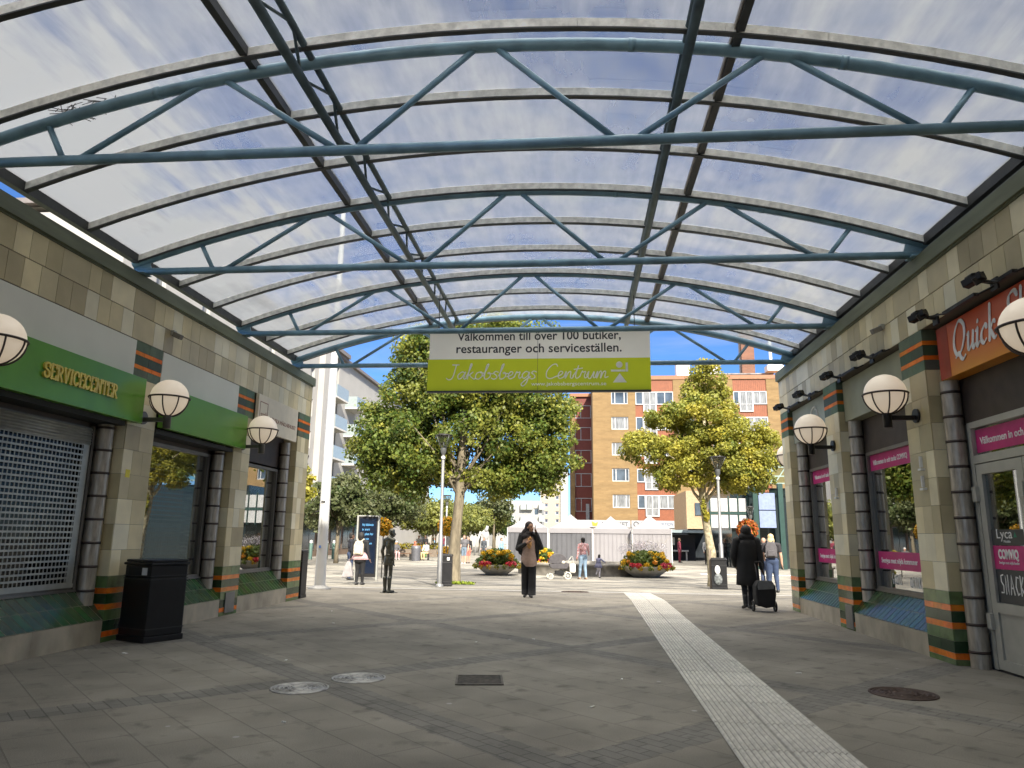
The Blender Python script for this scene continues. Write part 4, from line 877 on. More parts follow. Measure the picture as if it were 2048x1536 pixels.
text("restauranger och serviceställen.", "lettering", 0.22, (-0.665, 11.998, 4.395), rx, uz, btext, bn, width=2.82, align='CENTER', bold=0.003)
strokes(SCRIPT, "Jakobsbergs Centrum", 0.25, 0.018, (-2.22, 11.999, 3.935), rx, uz, bwhite, "script_lettering", bn, depth=0.002, shear=0.12, gap=0.0, width=2.72)
text("www.jakobsbergscentrum.se", "lettering", 0.09, (-0.78, 11.998, 3.815), rx, uz, bwhite, bn, width=1.26, bold=0.001)
b = MB(); f2 = lambda u, v, d: (u, d, v)
b.prism([(0.70 + 0.055 * math.cos(t), 4.165 + 0.055 * math.sin(t)) for t in np.linspace(0, 2 * math.pi, 24)[:-1]], 11.996, 12.0, f2)
b.prism([(0.56, 4.045), (0.80, 4.045), (0.80, 4.08), (0.56, 4.08)], 11.996, 12.0, f2); b.prism([(0.805, 4.045), (0.845, 4.045), (0.845, 4.20), (0.805, 4.20)], 11.996, 12.0, f2); b.prism([(0.59, 3.86), (0.82, 3.86), (0.705, 4.02)], 11.996, 12.0, f2)
b.build("emblem", bwhite, bn, True)

# ------------------------------------------------------------------ buildings round the plaza
UX, UZ, NY = (1, 0, 0), (0, 0, 1), (0, -1, 0)
def brick_mat(name, c1, c2, mo, scale=1.0, rot=(R(90), 0, 0)):
    m = bpy.data.materials.new(name); m.use_nodes = True; n, l = m.node_tree.nodes, m.node_tree.links
    t = n.new("ShaderNodeTexCoord"); mp = n.new("ShaderNodeMapping"); mp.inputs["Rotation"].default_value = rot; l.new(t.outputs["Object"], mp.inputs[0])
    k = n.new("ShaderNodeTexBrick"); k.inputs["Scale"].default_value = scale; k.inputs["Brick Width"].default_value = 0.5; k.inputs["Row Height"].default_value = 0.16; k.inputs["Mortar Size"].default_value = 0.012
    for q, c in (("Color1", c1), ("Color2", c2), ("Mortar", mo)): k.inputs[q].default_value = (*c, 1)
    l.new(mp.outputs[0], k.inputs["Vector"]); nz = n.new("ShaderNodeTexNoise"); nz.inputs["Scale"].default_value = 0.5; nz.inputs["Detail"].default_value = 6; mp2 = n.new("ShaderNodeMapping"); mp2.inputs["Scale"].default_value = (0.6, 0.6, 4); l.new(t.outputs["Object"], mp2.inputs[0]); l.new(mp2.outputs[0], nz.inputs["Vector"])
    r = n.new("ShaderNodeMapRange"); r.inputs[1].default_value = 0.3; r.inputs[2].default_value = 0.7; r.inputs[3].default_value = 0.86; r.inputs[4].default_value = 1.12; l.new(nz.outputs["Fac"], r.inputs[0])
    x = n.new("ShaderNodeMix"); x.data_type = 'RGBA'; x.blend_type = 'MULTIPLY'; x.inputs["Factor"].default_value = 1; l.new(k.outputs["Color"], x.inputs["A"]); l.new(r.outputs[0], x.inputs["B"]); l.new(x.outputs["Result"], n["Principled BSDF"].inputs["Base Color"]); n["Principled BSDF"].inputs["Roughness"].default_value = 0.9
    return m
ybrick = brick_mat("yellow brick", (0.25, 0.163, 0.068), (0.215, 0.136, 0.055), (0.23, 0.155, 0.078))
red_m = mat("red ribbed cladding", (0.24, 0.075, 0.028), 0.6, var=0.1, scale=3)
wframe = mat("white window frame", (0.48, 0.48, 0.47), 0.5)
wpane = mat("reflecting window pane", (0.07, 0.09, 0.11), 0.08, var=0.5, scale=0.8, spec=0.5)
curtain = mat("curtained window pane", (0.20, 0.205, 0.2), 0.3, var=0.5, scale=2.0, stretch=(5, 5, 0.6), spec=0.5)
apt = thing("apartment_building", "yellow brick apartment block with red balcony panels beyond the market tents", "building", (12, 86, -0.4))
b = MB(); Y0 = 80.0; X0b, X1b = 1.65, 27.0; zb = -0.4
winA = [(3.70, 5.55, z, z + 1.42) for z in (15.8, 12.95, 10.1, 7.28, 4.45)]
holes = [(a - X0b, c - X0b, z0 - zb, z1 - zb) for a, c, z0, z1 in winA]
winB = [(11.55, 12.75, z, z + 1.3) for z in (15.8, 12.95, 10.1, 7.28, 4.40)] + [(14.6, 15.8, z, z + 1.3) for z in (15.8, 12.95, 10.1, 7.28, 4.40)] + [(22.4, 24.2, z, z + 1.42) for z in (15.8, 12.95, 10.1, 7.28, 4.45)]
holes += [(a - X0b, c - X0b, z0 - zb, z1 - zb) for a, c, z0, z1 in winB]
balc = [(6.35, 10.5), (16.95, 20.55)]
for a, c in balc: holes.append((a - X0b, c - X0b, 3.1 - zb, 18.5 - zb))
wall_holes(b, (X0b, Y0, zb), UX, UZ, NY, X1b - X0b, 18.55 - zb, holes, 0.28)
b.box(X0b, X1b, Y0 + 0.6, Y0 + 14, zb, 18.5, skip="-y"); b.face([(X0b, Y0, zb), (X0b, Y0, 18.55), (X0b, Y0 + 0.6, 18.55), (X0b, Y0 + 0.6, zb)])
b.face([(X1b, Y0, zb), (X1b, Y0, 18.55), (X1b, Y0 + 0.6, 18.55), (X1b, Y0 + 0.6, zb)])
b.box(-0.98, -0.38, 88.0, 94, zb, 18.2)
b.build("wall", ybrick, apt, True)
b = MB(); b.box(X0b - 0.05, X1b + 0.05, Y0 - 0.06, Y0 + 14, 18.55, 18.98); b.box(-1.0, X0b - 0.05, 88.0, 94, 18.2, 18.6); b.build("roof", mat("orange roof edge", (0.30, 0.13, 0.06), 0.6), apt, True)
O_ = (0, Y0, 0)
for i, h in enumerate(winA + winB): window(O_, UX, UZ, NY, h, apt, wframe, curtain if i % 3 else wpane, (0.22, 0.78) if h[1] - h[0] > 1.5 else (0.35,), 0.10, 0.16)
for bi, (a, c) in enumerate(balc):
    r_ = MB(); d = 0.10
    r_.box(a, c, Y0 + d, Y0 + d + 0.06, 3.1, 18.5, skip="")
    x = a + 0.1
    while x < c: r_.box(x, x + 0.05, Y0 + d - 0.025, Y0 + d, 3.1, 18.5); x += 0.2
    r_.build("red_panel", red_m, apt, True)
    for z in (15.72, 12.88, 10.03, 7.2, 4.38):
        O2 = (0, Y0 + d - 0.04, 0); wl_ = a + 0.85; wr_ = wl_ + 1.45
        if bi: wl_, wr_ = a + 0.66, a + 2.12
        window((0, Y0 + d - 0.11, 0), UX, UZ, NY, (a + 0.02, wl_, z, z + 1.45), apt, wframe, wpane, (), 0.09, 0.04)
        window((0, Y0 + d - 0.11, 0), UX, UZ, NY, (wl_, wr_, z - 0.82, z + 1.45), apt, wframe, curtain, (0.5,), 0.11, 0.02, 'balcony_door')
        window((0, Y0 + d - 0.11, 0), UX, UZ, NY, (wr_, c - 0.02, z, z + 1.45), apt, wframe, wpane if (z > 8) ^ bi else curtain, (0.5,), 0.09, 0.04)
        k = MB(); k.box(wl_ + 0.1, wr_ - 0.1, Y0 - 0.06, Y0 - 0.03, z - 0.02, z + 0.03)
        for q in np.linspace(wl_ + 0.12, wr_ - 0.14, 9): k.box(q, q + 0.025, Y0 - 0.055, Y0 - 0.035, z - 0.72, z - 0.02)
        k.build("railing", wframe, apt, True)
# recessed stair bay on the left, always in shade
r_ = MB(); r_.box(-0.38, X0b, 88.3, 88.5, zb, 18.2); r_.build("red_panel", mat("dark red cladding", (0.16, 0.035, 0.02), 0.6), apt, True)
for z0 in (15.54, 12.84, 10.05, 7.24, 4.3, ): window((0, 88.28, 0), UX, UZ, NY, (-0.34, X0b - 0.04, z0 - 0.0, z0 + 1.6), apt, mat("grey window frame", (0.35, 0.36, 0.36), 0.5), mat("sky reflecting pane", (0.22, 0.28, 0.33), 0.06, spec=1.0, var=0.2), (0.36,), 0.08, 0.03)
k = MB(); k.box(0.9, 1.3, 87.9, 88.2, zb, 5.2); k.build("vent_pipe", mat("grey vent metal", (0.35, 0.35, 0.34), 0.5, 0.4), apt, True)
# shop storey with its white sign band and dark awning
k = MB(); k.box(X0b + 0.1, 10.9, Y0 - 0.5, Y0 - 0.02, 2.1, 2.35); k.build("canopy_slab", mat("grey render", (0.3, 0.29, 0.27), 0.8), apt, True)
k = MB(); k.box(2, 20, Y0 - 0.03, Y0 - 0.005, zb, 2.1); k.build("shop_glazing", mat("dark shop window", (0.03, 0.035, 0.04), 0.1, var=0.6, scale=0.7), apt, True)
sg_ = thing("shop_sign", "white sign band reading APOTEKET over the tents on the brick block", "shop sign", (2.5, Y0 - 0.4, 2.4)); k = MB(); k.box(-0.9, 5.5, Y0 - 0.62, Y0 - 0.51, 2.37, 3.12); k.build("sign_panel", mat("white sign face", (0.36, 0.36, 0.355), 0.4), sg_, True)
text("APOTEKET", "lettering", 0.62, (2.35, Y0 - 0.63, 2.50), UX, UZ, mat("grey sign print", (0.10, 0.10, 0.11), 0.5), sg_, width=2.9, bold=0.012); k = MB(); k.prism([(1.5, 2.5), (1.95, 2.5), (2.1, 2.95), (1.8, 2.8), (1.4, 3.0)], Y0 - 0.64, Y0 - 0.62); k.build("orange_mark", mat("orange sign mark", (0.75, 0.28, 0.03), 0.5), sg_, True)
sg_ = thing("shop_sign", "white sign band with a round emblem and blue lettering behind the flower bowl", "shop sign", (8.2, Y0 - 0.4, 2.3)); k = MB(); k.box(5.6, 10.9, Y0 - 0.62, Y0 - 0.51, 2.37, 3.12); k.build("sign_panel", MAT["white sign face"], sg_, True)
text("NÄRFUNKTION", "lettering", 0.42, (7.35, Y0 - 0.63, 2.62), UX, UZ, mat("blue grey print", (0.07, 0.10, 0.2), 0.5), sg_, width=2.6); k = MB(); k.tube([(6.1 + 0.24 * math.cos(t), Y0 - 0.63, 2.75 + 0.24 * math.sin(t)) for t in np.linspace(0, 2 * math.pi, 17)[:-1]], 0.05, 6, closed=True); k.build("emblem", MAT["grey sign print"], sg_, True)
# roof furniture
ch = thing("chimney", "tall brown brick chimney with a ladder on the roof of the yellow block", "chimney", (23.1, 88, 18.9)); k = MB(); k.box(19.75, 21.25, 87.3, 88.6, 18.98, 26.6); k.build("shaft", brick_mat("brown brick", (0.22, 0.10, 0.06), (0.17, 0.08, 0.05), (0.2, 0.14, 0.1)), ch, True)
k = MB(); k.box(19.5, 19.54, 87.4, 87.44, 19, 26.4); k.box(19.5, 19.54, 87.75, 87.79, 19, 26.4)
for z in np.arange(19.3, 26.3, 0.4): k.box(19.505, 19.535, 87.44, 87.75, z, z + 0.04)
for z in (20, 23, 26): k.box(19.54, 19.76, 87.55, 87.6, z, z + 0.05)
k.build("ladder", darkbar, ch, True)
k = MB(); k.box(16.3, 22.8, 86, 90, 18.98, 20.35); k.box(16.0, 23.0, 85.8, 90, 20.35, 20.5); o = k.build("plant_room", mat("mottled grey sheet", (0.22, 0.21, 0.20), 0.7, var=0.5, scale=2.5), apt, True)
for x, wd, z0, h in ((11.6, 1.5, 18.98, 2.6), (15.2, 1.2, 18.98, 2.2), (22.0, 1.8, 20.5, 0.7)): k = MB(); k.box(x, x + wd, 84.5, 86, z0, z0 + h); k.build("roof_box", mat("white sheet metal", (0.6, 0.61, 0.6), 0.5), apt, True)
vp = thing("flue_pipe", "slim white flue pipe with a conical foot on the roof of the yellow block", "flue", (22.5, 84, 20.5)); k = MB(); k.lathe([(0.42, 20.5), (0.36, 21.0), (0.17, 21.6), (0.17, 24.4), (0.0, 24.4)], 22.5, 84.9, 14); k.build("pipe", white_m, vp, True); k = MB(); k.lathe([(0.0, 24.55), (0.3, 24.55), (0.0, 24.8)], 22.5, 84.9, 14); k.build("cowl", white_m, vp, True)

# long white apartment house on the left with mint balconies
wh_m = mat("white render", (0.38, 0.365, 0.335), 0.85, var=0.06, scale=0.6); mint = mat("mint glass balustrade", (0.30, 0.345, 0.335), 0.2, var=0.08); slab_m = mat("pale balcony slab", (0.55, 0.53, 0.49), 0.8)
WX = -23.0
wb = thing("apartment_building", "long white apartment house with mint balcony fronts on the left of the square", "building", (-29, 70, -0.4))
b = MB(); 
hl = []
for y in (36, 41, 46, 51, 56.2, 59.6):
    for z in (2.9, 5.7, 8.5, 11.3, 14.1): hl.append((y - 33, y - 33 + 0.95, z + 0.4, z + 0.4 + 1.5))
wall_holes(b, (WX, 33, zb), (0, 1, 0), UZ, (1, 0, 0), 28.5, 17.6 - zb, hl, 0.3)
hl2 = []
for y in (75, 79, 83, 88, 93, 98, 103, 108):
    for z in (2.9, 5.7, 8.5, 11.3, 14.1): hl2.append((y - 67, y - 67 + 1.1, z + 0.4, z + 1.8))
wall_holes(b, (WX, 67, zb), (0, 1, 0), UZ, (1, 0, 0), 45, 18.0 - zb, hl2, 0.3)
b.box(WX - 0.02, WX + 0.55, 61.5, 62.9, zb, 18.4); b.box(-36, WX - 0.35, 33, 112, zb, 17.9, skip="-y"); b.box(WX - 2.2, WX - 0.35, 62.9, 67, zb, 17.9); b.face([(WX, 67, zb), (WX, 67, 18), (WX - 2, 67, 18), (WX - 2, 67, zb)]); b.face([(WX, 33, zb), (WX, 33, 17.6), (-36, 33, 17.6), (-36, 33, zb)])
b.build("wall", wh_m, wb, True)
b = MB(); b.box(-36.5, WX + 0.35, 32.7, 112.3, 18.02, 18.32); b.box(WX - 1.5, WX + 0.6, 61.2, 68.5, 18.32, 18.7); b.build("roof", mat("grey roof edge", (0.17, 0.15, 0.14), 0.7), wb, True)
for i, h in enumerate(hl): window((WX, 33, zb), (0, 1, 0), UZ, (1, 0, 0), h, wb, wframe, curtain, (), 0.07, 0.2)
for i, h in enumerate(hl2): window((WX, 67, zb), (0, 1, 0), UZ, (1, 0, 0), h, wb, wframe, wpane, (0.5,), 0.07, 0.2)
for z in (2.3, 5.1, 7.9, 10.7, 13.5):
    for (y0_, y1_) in ((63.2, 66.6), (69.3, 72.6)):
        k = MB(); k.box(WX - 2.0 if y0_ < 65 else WX, WX + 1.2, y0_, y1_, z, z + 0.16); F_ = k.build("balcony", slab_m, wb, True)
        k = MB(); k.box(WX + 1.15, WX + 1.2, y0_, y1_, z + 0.16, z + 1.25); k.box(WX, WX + 1.15, y0_, y0_ + 0.05, z + 0.16, z + 1.25); k.box(WX, WX + 1.15, y1_ - 0.05, y1_, z + 0.16, z + 1.25); k.build("balustrade", mint, F_, True)
# lower shop row in front of it
lw = thing("shop_building", "low brown shop row with glass fronts under the left trees", "building", (-21, 44, -0.4))
b = MB(); b.box(WX + 0.02, -19.4, 34, 74, 2.9, 3.7); b.build("roof", mat("dark canopy edge", (0.06, 0.05, 0.045), 0.7), lw, True)
b = MB(); b.box(WX + 0.02, -20.6, 34, 74, zb, 2.9); b.build("wall", mat("brown shop wall", (0.16, 0.11, 0.075), 0.8, var=0.3, scale=0.8), lw, True)
for y in np.arange(34.6, 73, 3.2):
    k = MB(); k.box(-20.6, -20.56, y, y + 2.7, 0.1, 2.6); w_ = k.build("window", frame_m, lw, True); k = MB(); k.box(-20.56, -20.54, y + 0.08, y + 1.3, 0.2, 2.5); k.box(-20.56, -20.54, y + 1.4, y + 2.62, 0.2, 2.5); k.build("pane", mat("dark shop window"), w_, True)
k = MB(); k.box(-20.55, -20.5, 36, 46, 2.3, 2.75); k.build("red_sign", mat("red shop fascia", (0.5, 0.07, 0.03), 0.5), lw, True)
# far white houses and the pale tower
def far_block(name, label, x0, x1, y, y1, z1, m, cols, rows, w_, h_, frame, side=None):
    t = thing(name, label, "building", ((x0 + x1) / 2, y, -0.4)); b = MB(); hs = []
    for c in cols:
        for r_ in rows: hs.append((c - x0, c - x0 + w_, r_ - zb, r_ + h_ - zb))
    wall_holes(b, (x0, y, zb), UX, UZ, NY, x1 - x0, z1 - zb, hs, 0.3); b.box(x0, x1, y + 0.31, y1, zb, z1 - 0.02); b.face([(x1, y, zb), (x1, y + 0.31, zb), (x1, y + 0.31, z1), (x1, y, z1)]); b.face([(x0, y, z1), (x1, y, z1), (x1, y + 0.31, z1), (x0, y + 0.31, z1)])
    b.build("wall", m, t, True)
    for h in hs: window((x0, y, zb), UX, UZ, NY, h, t, frame, wpane, (), 0.14, 0.2)
    return t
tw_ = far_block("tower_block", "slim pale tower block with a white side strip far behind the tents", -8.2, -3.84, 160, 172, 15.95, mat("beige tower render", (0.40, 0.34, 0.25), 0.85), [-7.3, -4.95], [14.2, 12.55, 10.9, 9.25, 7.6, 5.95, 4.3], 0.75, 0.8, mat("pale mauve frame", (0.4, 0.37, 0.4), 0.6))
k = MB(); k.box(-3.84, -2.3, 159.6, 172, zb, 16.0); k.build("side_strip", mat("bright white render", (0.36, 0.355, 0.33), 0.85), tw_, True)
fb = far_block("apartment_building", "far white house with grey balconies between the big tree and the tower", -15, -6.5, 132, 142, 7.6, mat("bright white render"), [-13.6, -8.0], [5.0, 2.4], 0.9, 1.3, wframe)
for x in (-12.2, -10.3, -9.2, -7.0):
    for z in (1.6, 3.9, 6.0): k = MB(); k.box(x, x + 1.0, 131.2, 132, z, z + 1.1); k.build("balcony", mat("grey balcony front", (0.33, 0.36, 0.35), 0.5), fb, True)
fb2 = far_block("apartment_building", "low white house far down the tree lined street, left of the market tents", -22, -15.2, 126, 136, 6.2, mat("bright white render"), [-20.5, -18.2], [4.0, 1.6], 1.0, 1.3, wframe)
hb = thing("house", "grey roofed low block filling the street end behind the far trees", "building", (-38, 130, -0.4)); k = MB(); k.box(-46, -24, 138, 150, zb, 6.5); k.build("wall", mat("street end wall", (0.30, 0.28, 0.25), 0.9), hb, True); k = MB(); k.box(-46.3, -23.7, 137.7, 150, 6.5, 7.0); k.build("roof", darkbar, hb, True)
# glass fronted mall entrance on the right
gp = thing("glass_entrance", "glass fronted entrance hall with white infill panels and green columns at the right edge", "building", (14, 45, -0.4))
grn = mat("dark green steel", (0.02, 0.055, 0.045), 0.45, 0.3); lav = mat("lavender blank panel", (0.22, 0.27, 0.42), 0.35)
b = MB(); b.box(9.3, 22, 46.2, 56, zb, 4.4); b.build("hall", mat("dark glazed hall", (0.02, 0.028, 0.03), 0.12), gp, True)
infill = mat("white infill panel", (0.42, 0.42, 0.41), 0.5)
for i in range(4):
    for z0, z1 in ((1.98, 2.75), (2.95, 3.75)): k = MB(); k.box(8.05 + i * 0.56, 8.05 + i * 0.56 + 0.46, 45.9, 46.0, z0, z1); k.build("infill_panel", infill, gp, True)
for z0, z1 in ((2.0, 3.0), (3.06, 4.05)): k = MB(); k.box(10.80, 11.75, 45.35, 45.42, z0, z1); k.build("lavender_panel", lav, gp, True)
for x in (10.42, 11.9): k = MB(); k.box(x, x + 0.28, 45.1, 45.4, zb, 4.6); k.build("green_column", grn, gp, True)
k = MB()
for i in range(5): k.box(7.98 + i * 0.56, 8.03 + i * 0.56, 45.85, 46.02, 1.85, 3.9)
k.box(7.98, 10.4, 45.86, 46.03, 2.78, 2.92); k.build("frame", grn, gp, True)
k = MB(); k.box(10.9, 11.5, 45.6, 45.7, 4.1, 4.55); k.build("red_brick_panel", red_m, gp, True)
k = MB()
for x in np.linspace(10.5, 13, 5): k.obox((x, 45.2, 4.6), (x + 0.7, 45.2, 5.6), 0.06, 0.06)
for z in (4.62, 5.05, 5.6): k.obox((10.4, 45.2, z), (14, 45.2, z), 0.07, 0.07)
for x in (10.45, 11.6): k.obox((x, 45.2, 4.6), (x, 45.2, 6.2), 0.06, 0.06)
k.build("roof_lattice", mat("pale green steel", (0.25, 0.33, 0.29), 0.5), gp, True)
k = MB(); k.face([(10.4, 45.3, 5.7), (15, 45.3, 5.7), (15, 48, 6.6), (10.4, 48, 6.6)]); k.face([(10.4, 45.3, 4.62), (15, 45.3, 4.62), (15, 45.3, 5.7), (10.4, 45.3, 5.7)]); k.build("glass_roof", glass("green roof glass", (0.62, 0.8, 0.68), 1.5, 2.0), gp, True)
pv = thing("shop_building", "brown and beige two storey corner building behind the right street lamp", "building", (12, 66, -0.4)); b = MB(); b.box(8.9, 14, 62, 70, 2.1, 5.2); b.build("wall", mat("tan render", (0.42, 0.29, 0.17), 0.85), pv, True); k = MB(); k.box(9.0, 14, 62.3, 70, zb, 2.1); k.build("dark_shopfront", mat("dark shop window"), pv, True); k = MB(); k.box(9.6, 13.6, 61.9, 62, 3.2, 4.2); k.build("window_band", wpane, pv, True)
sg_ = thing("shop_sign", "small red framed sign board on the far corner building", "shop sign", (12.4, 61.6, 2.6)); k = MB(); k.box(11.0, 13.3, 61.7, 61.8, 2.35, 2.85); k.build("sign_frame", mat("red shop fascia"), sg_, True); k = MB(); k.box(11.1, 13.2, 61.66, 61.7, 2.42, 2.78); k.build("sign_panel", MAT["grey vent metal"], sg_, True)
aw = thing("market_kiosk", "dark open kiosk with a flat grey awning right of the white tents", "kiosk", (8.5, 62, -0.4)); k = MB(); k.box(6.6, 9.2, 60, 63, zb, 1.6); k.build("hall", mat("dark kiosk inside", (0.02, 0.02, 0.022), 0.7), aw, True); k = MB(); k.box(6.2, 10.3, 58.6, 63, 1.75, 1.95); k.build("awning", mat("grey teal awning", (0.22, 0.27, 0.28), 0.6), aw, True); k = MB(); k.box(6.3, 6.9, 58.5, 58.6, 1.5, 1.74); k.build("wood_sign", mat("orange wood", (0.45, 0.22, 0.08), 0.6), aw, True)
k = MB(); k.box(7.1, 8.6, 59.5, 59.9, 0.3, 0.42); k.box(7.2, 7.3, 59.6, 59.8, zb, 0.3); k.box(8.4, 8.5, 59.6, 59.8, zb, 0.3); k.build("counter", mat("pale counter", (0.5, 0.48, 0.45), 0.6), aw, True)
k = MB(); k.box(7.2, 7.6, 59.97, 60, 0.8, 1.4); k.build("notice", white_m, aw, True)

# ------------------------------------------------------------------ trees
def leaf_mat(name):
    m = mat(name, attr=True, rough=0.5, var=0.1, trans=0.38, spec=0.35); return m
leafm = leaf_mat("leaf")
bark = mat("grey brown bark", (0.18, 0.15, 0.10), 0.95, var=0.35, scale=9, bump=0.8, bscale=22, stretch=(1, 1, 0.25))
def leaves(name, blobs, n, size, cols, parent, up_bias=0.35, shell=0.55, m=None):
    """leaf-sized folded faces through the volume of many blobs; cols: list of (colour, weight)"""
    vol = np.array([b[1][0] * b[1][1] * b[1][2] for b in blobs]) ** 0.75; pr = vol / vol.sum(); k = rng.choice(len(blobs), n, p=pr)
    C = np.array([b[0] for b in blobs])[k]; A = np.array([b[1] for b in blobs])[k]
    d = rng.normal(size=(n, 3)); d /= np.linalg.norm(d, axis=1)[:, None]; rad = rng.random(n) ** (1 / 3.0); rad = shell + (1 - shell) * rad; rad *= rng.uniform(0.72, 1.06, n)
    P = C + d * A * rad[:, None]
    nrm = d + rng.normal(size=(n, 3)) * 0.8; nrm[:, 2] += up_bias; nrm /= np.linalg.norm(nrm, axis=1)[:, None]
    t = np.cross(nrm, rng.normal(size=(n, 3))); t /= np.linalg.norm(t, axis=1)[:, None]; s = np.cross(nrm, t)
    sz = (size * rng.uniform(0.65, 1.3, n))[:, None]
    V = np.empty((n, 4, 3)); V[:, 0] = P - t * sz * 0.5; V[:, 1] = P + s * sz * 0.42 + nrm * sz * 0.10; V[:, 2] = P + t * sz * 0.55; V[:, 3] = P - s * sz * 0.42 + nrm * sz * 0.10
    me = bpy.data.meshes.new(name); me.vertices.add(4 * n); me.vertices.foreach_set("co", V.reshape(-1).astype(np.float32)); me.loops.add(4 * n); me.loops.foreach_set("vertex_index", np.arange(4 * n, dtype=np.int32))
    me.polygons.add(n); me.polygons.foreach_set("loop_start", np.arange(0, 4 * n, 4, dtype=np.int32)); me.update(calc_edges=True)
    cc = np.array([c for c, _ in cols]); pw = np.array([q for _, q in cols], float); pw /= pw.sum()
    bc = cc[rng.choice(len(cols), len(blobs), p=pw)]; lc = cc[rng.choice(len(cols), n, p=pw)]
    col = (bc[k] * 0.6 + lc * 0.4) * rng.uniform(0.75, 1.25, (n, 1))
    a = me.color_attributes.new("Col", 'FLOAT_COLOR', 'CORNER'); arr = np.ones((4 * n, 4), np.float32); arr[:, :3] = np.repeat(col, 4, axis=0); a.data.foreach_set("color", arr.ravel())
    me.materials.append(m or leafm); o = bpy.data.objects.new(name, me); COL.objects.link(o)
    if parent: adopt(o, parent, True)
    return o
def blobcloud(main, nsub, jit, rmin, rmax):
    """fill big ellipsoids with many smaller clumps near their surface"""
    out = []
    for (c, r) in main:
        k = max(3, int(nsub * (r[0] * r[1] * r[2]) ** (2 / 3)))
        for _ in range(k):
            d = Vector((random.gauss(0, 1), random.gauss(0, 1), random.gauss(0, 1))).normalized(); q = random.uniform(0.45, 0.98)
            rr = random.uniform(rmin, rmax); out.append(((c[0] + d.x * r[0] * q, c[1] + d.y * r[1] * q, c[2] + d.z * r[2] * q), (rr, rr, rr * 0.75)))
    return out
def tree(label, base, trunk, limbs, blobs, n, size, cols, group=None, barkm=None, name="tree", up_bias=0.35, shell=0.3):
    t = thing(name, label, "tree", base, 0, group)
    b = MB(); pts = [p for p, _ in trunk]; b.tube(pts, [r for _, r in trunk], 12)
    for lp, lr in limbs: b.tube(lp, [lr * (1 - 0.75 * i / (len(lp) - 1)) for i in range(len(lp))], 7)
    b.build("trunk", barkm or bark, t, True); leaves("crown", blobs, n, size, cols, t, up_bias, shell); return t
def auto_limbs(start, blobs, n, r):
    out = []; s0 = Vector(start)
    for c, _ in random.sample(blobs, min(n, len(blobs))):
        e = Vector(c); mid = s0.lerp(e, 0.5) + Vector((random.gauss(0, 0.15), random.gauss(0, 0.15), 0.25)); out.append(([tuple(s0 + Vector((0, 0, random.uniform(-0.4, 0.8)))), tuple(s0.lerp(mid, 0.6)), tuple(mid), tuple(e)], r))
    return out
G1, G2, G3, G4 = (0.075, 0.125, 0.02), (0.13, 0.175, 0.03), (0.24, 0.25, 0.045), (0.035, 0.07, 0.014)
YG, YY = (0.33, 0.32, 0.05), (0.44, 0.38, 0.05)
bx, by, bz = -4.32, 25.6, gz(25.6)
main = [((-4.5, 26.7, 4.7), (3.0, 2.6, 1.7)), ((-3.9, 26.7, 6.9), (2.5, 2.4, 1.8)), ((-3.4, 26.7, 8.4), (1.9, 1.9, 1.0)), ((-6.6, 26.3, 4.7), (1.4, 1.7, 1.0)), ((-1.5, 26.5, 4.9), (1.3, 1.7, 1.5)), ((-1.6, 26.6, 3.4), (0.9, 1.2, 0.6)), ((-5.9, 26.4, 7.6), (0.9, 1.2, 1.2)), ((-3.2, 26.4, 3.3), (1.3, 1.5, 0.6)), ((-6.4, 26.5, 3.4), (0.9, 1.1, 0.5)), ((-4.9, 26.3, 3.5), (1.3, 1.5, 0.6)), ((-7.3, 26.3, 4.0), (0.8, 1.0, 0.6)), ((-1.0, 26.4, 3.9), (0.9, 1.1, 0.7)), ((-2.0, 26.6, 8.3), (1.2, 1.2, 0.9)), ((-0.6, 26.5, 5.6), (0.7, 1.0, 0.8))]
main = [((c[0] * 1.04, c[1], 1.32 + (c[2] - 1.32) * 1.04), tuple(q * 1.05 for q in r_)) for c, r_ in main] + [((-6.5, 26.5, 6.0), (1.6, 1.6, 1.3)), ((-2.2, 26.5, 6.4), (1.7, 1.6, 1.6)), ((-7.1, 26.5, 3.8), (1.1, 1.3, 0.7)), ((-5.8, 26.4, 3.1), (1.0, 1.2, 0.5)), ((-2.4, 26.4, 3.4), (1.2, 1.2, 0.6)), ((-4.4, 26.8, 7.6), (1.9, 1.6, 1.3))]
bl = blobcloud(main, 26, 0, 0.3, 0.62)
tree("large dense green linden tree rising behind the hanging banner", (bx, by, bz), [((bx, by, bz - 0.05), 0.34), ((bx, by, bz + 0.15), 0.27), ((bx + 0.02, by, bz + 1.2), 0.205), ((bx + 0.10, by, bz + 2.3), 0.175), ((bx + 0.16, by, bz + 3.0), 0.18), ((bx + 0.2, by, bz + 4.5), 0.15), ((bx + 0.3, by, bz + 7.0), 0.07)],
     auto_limbs((bx + 0.15, by, bz + 3.0), bl, 22, 0.05), bl, 130000, 0.115, [(G1, 3), (G2, 5), (G3, 4), (G4, 1), (YG, 1.8)])
bx, by, bz = 4.71, 27.3, gz(27.3)
main = [((4.6, 27.3, 4.3), (2.4, 2.0, 1.1)), ((4.7, 27.3, 5.6), (1.75, 1.7, 1.1)), ((4.8, 27.3, 6.8), (0.95, 1.0, 0.8)), ((6.2, 27.1, 4.1), (1.15, 1.4, 0.95)), ((2.5, 27.1, 4.6), (0.85, 1.1, 0.6)), ((4.82, 27.3, 7.6), (0.35, 0.4, 0.45)), ((3.3, 27.1, 5.7), (0.7, 0.8, 0.55)), ((3.4, 27.0, 3.55), (0.9, 1.0, 0.45)), ((5.8, 27.0, 3.4), (0.9, 1.0, 0.4)), ((6.7, 27.1, 5.0), (0.55, 0.8, 0.4))]
bl = blobcloud(main, 34, 0, 0.22, 0.46)
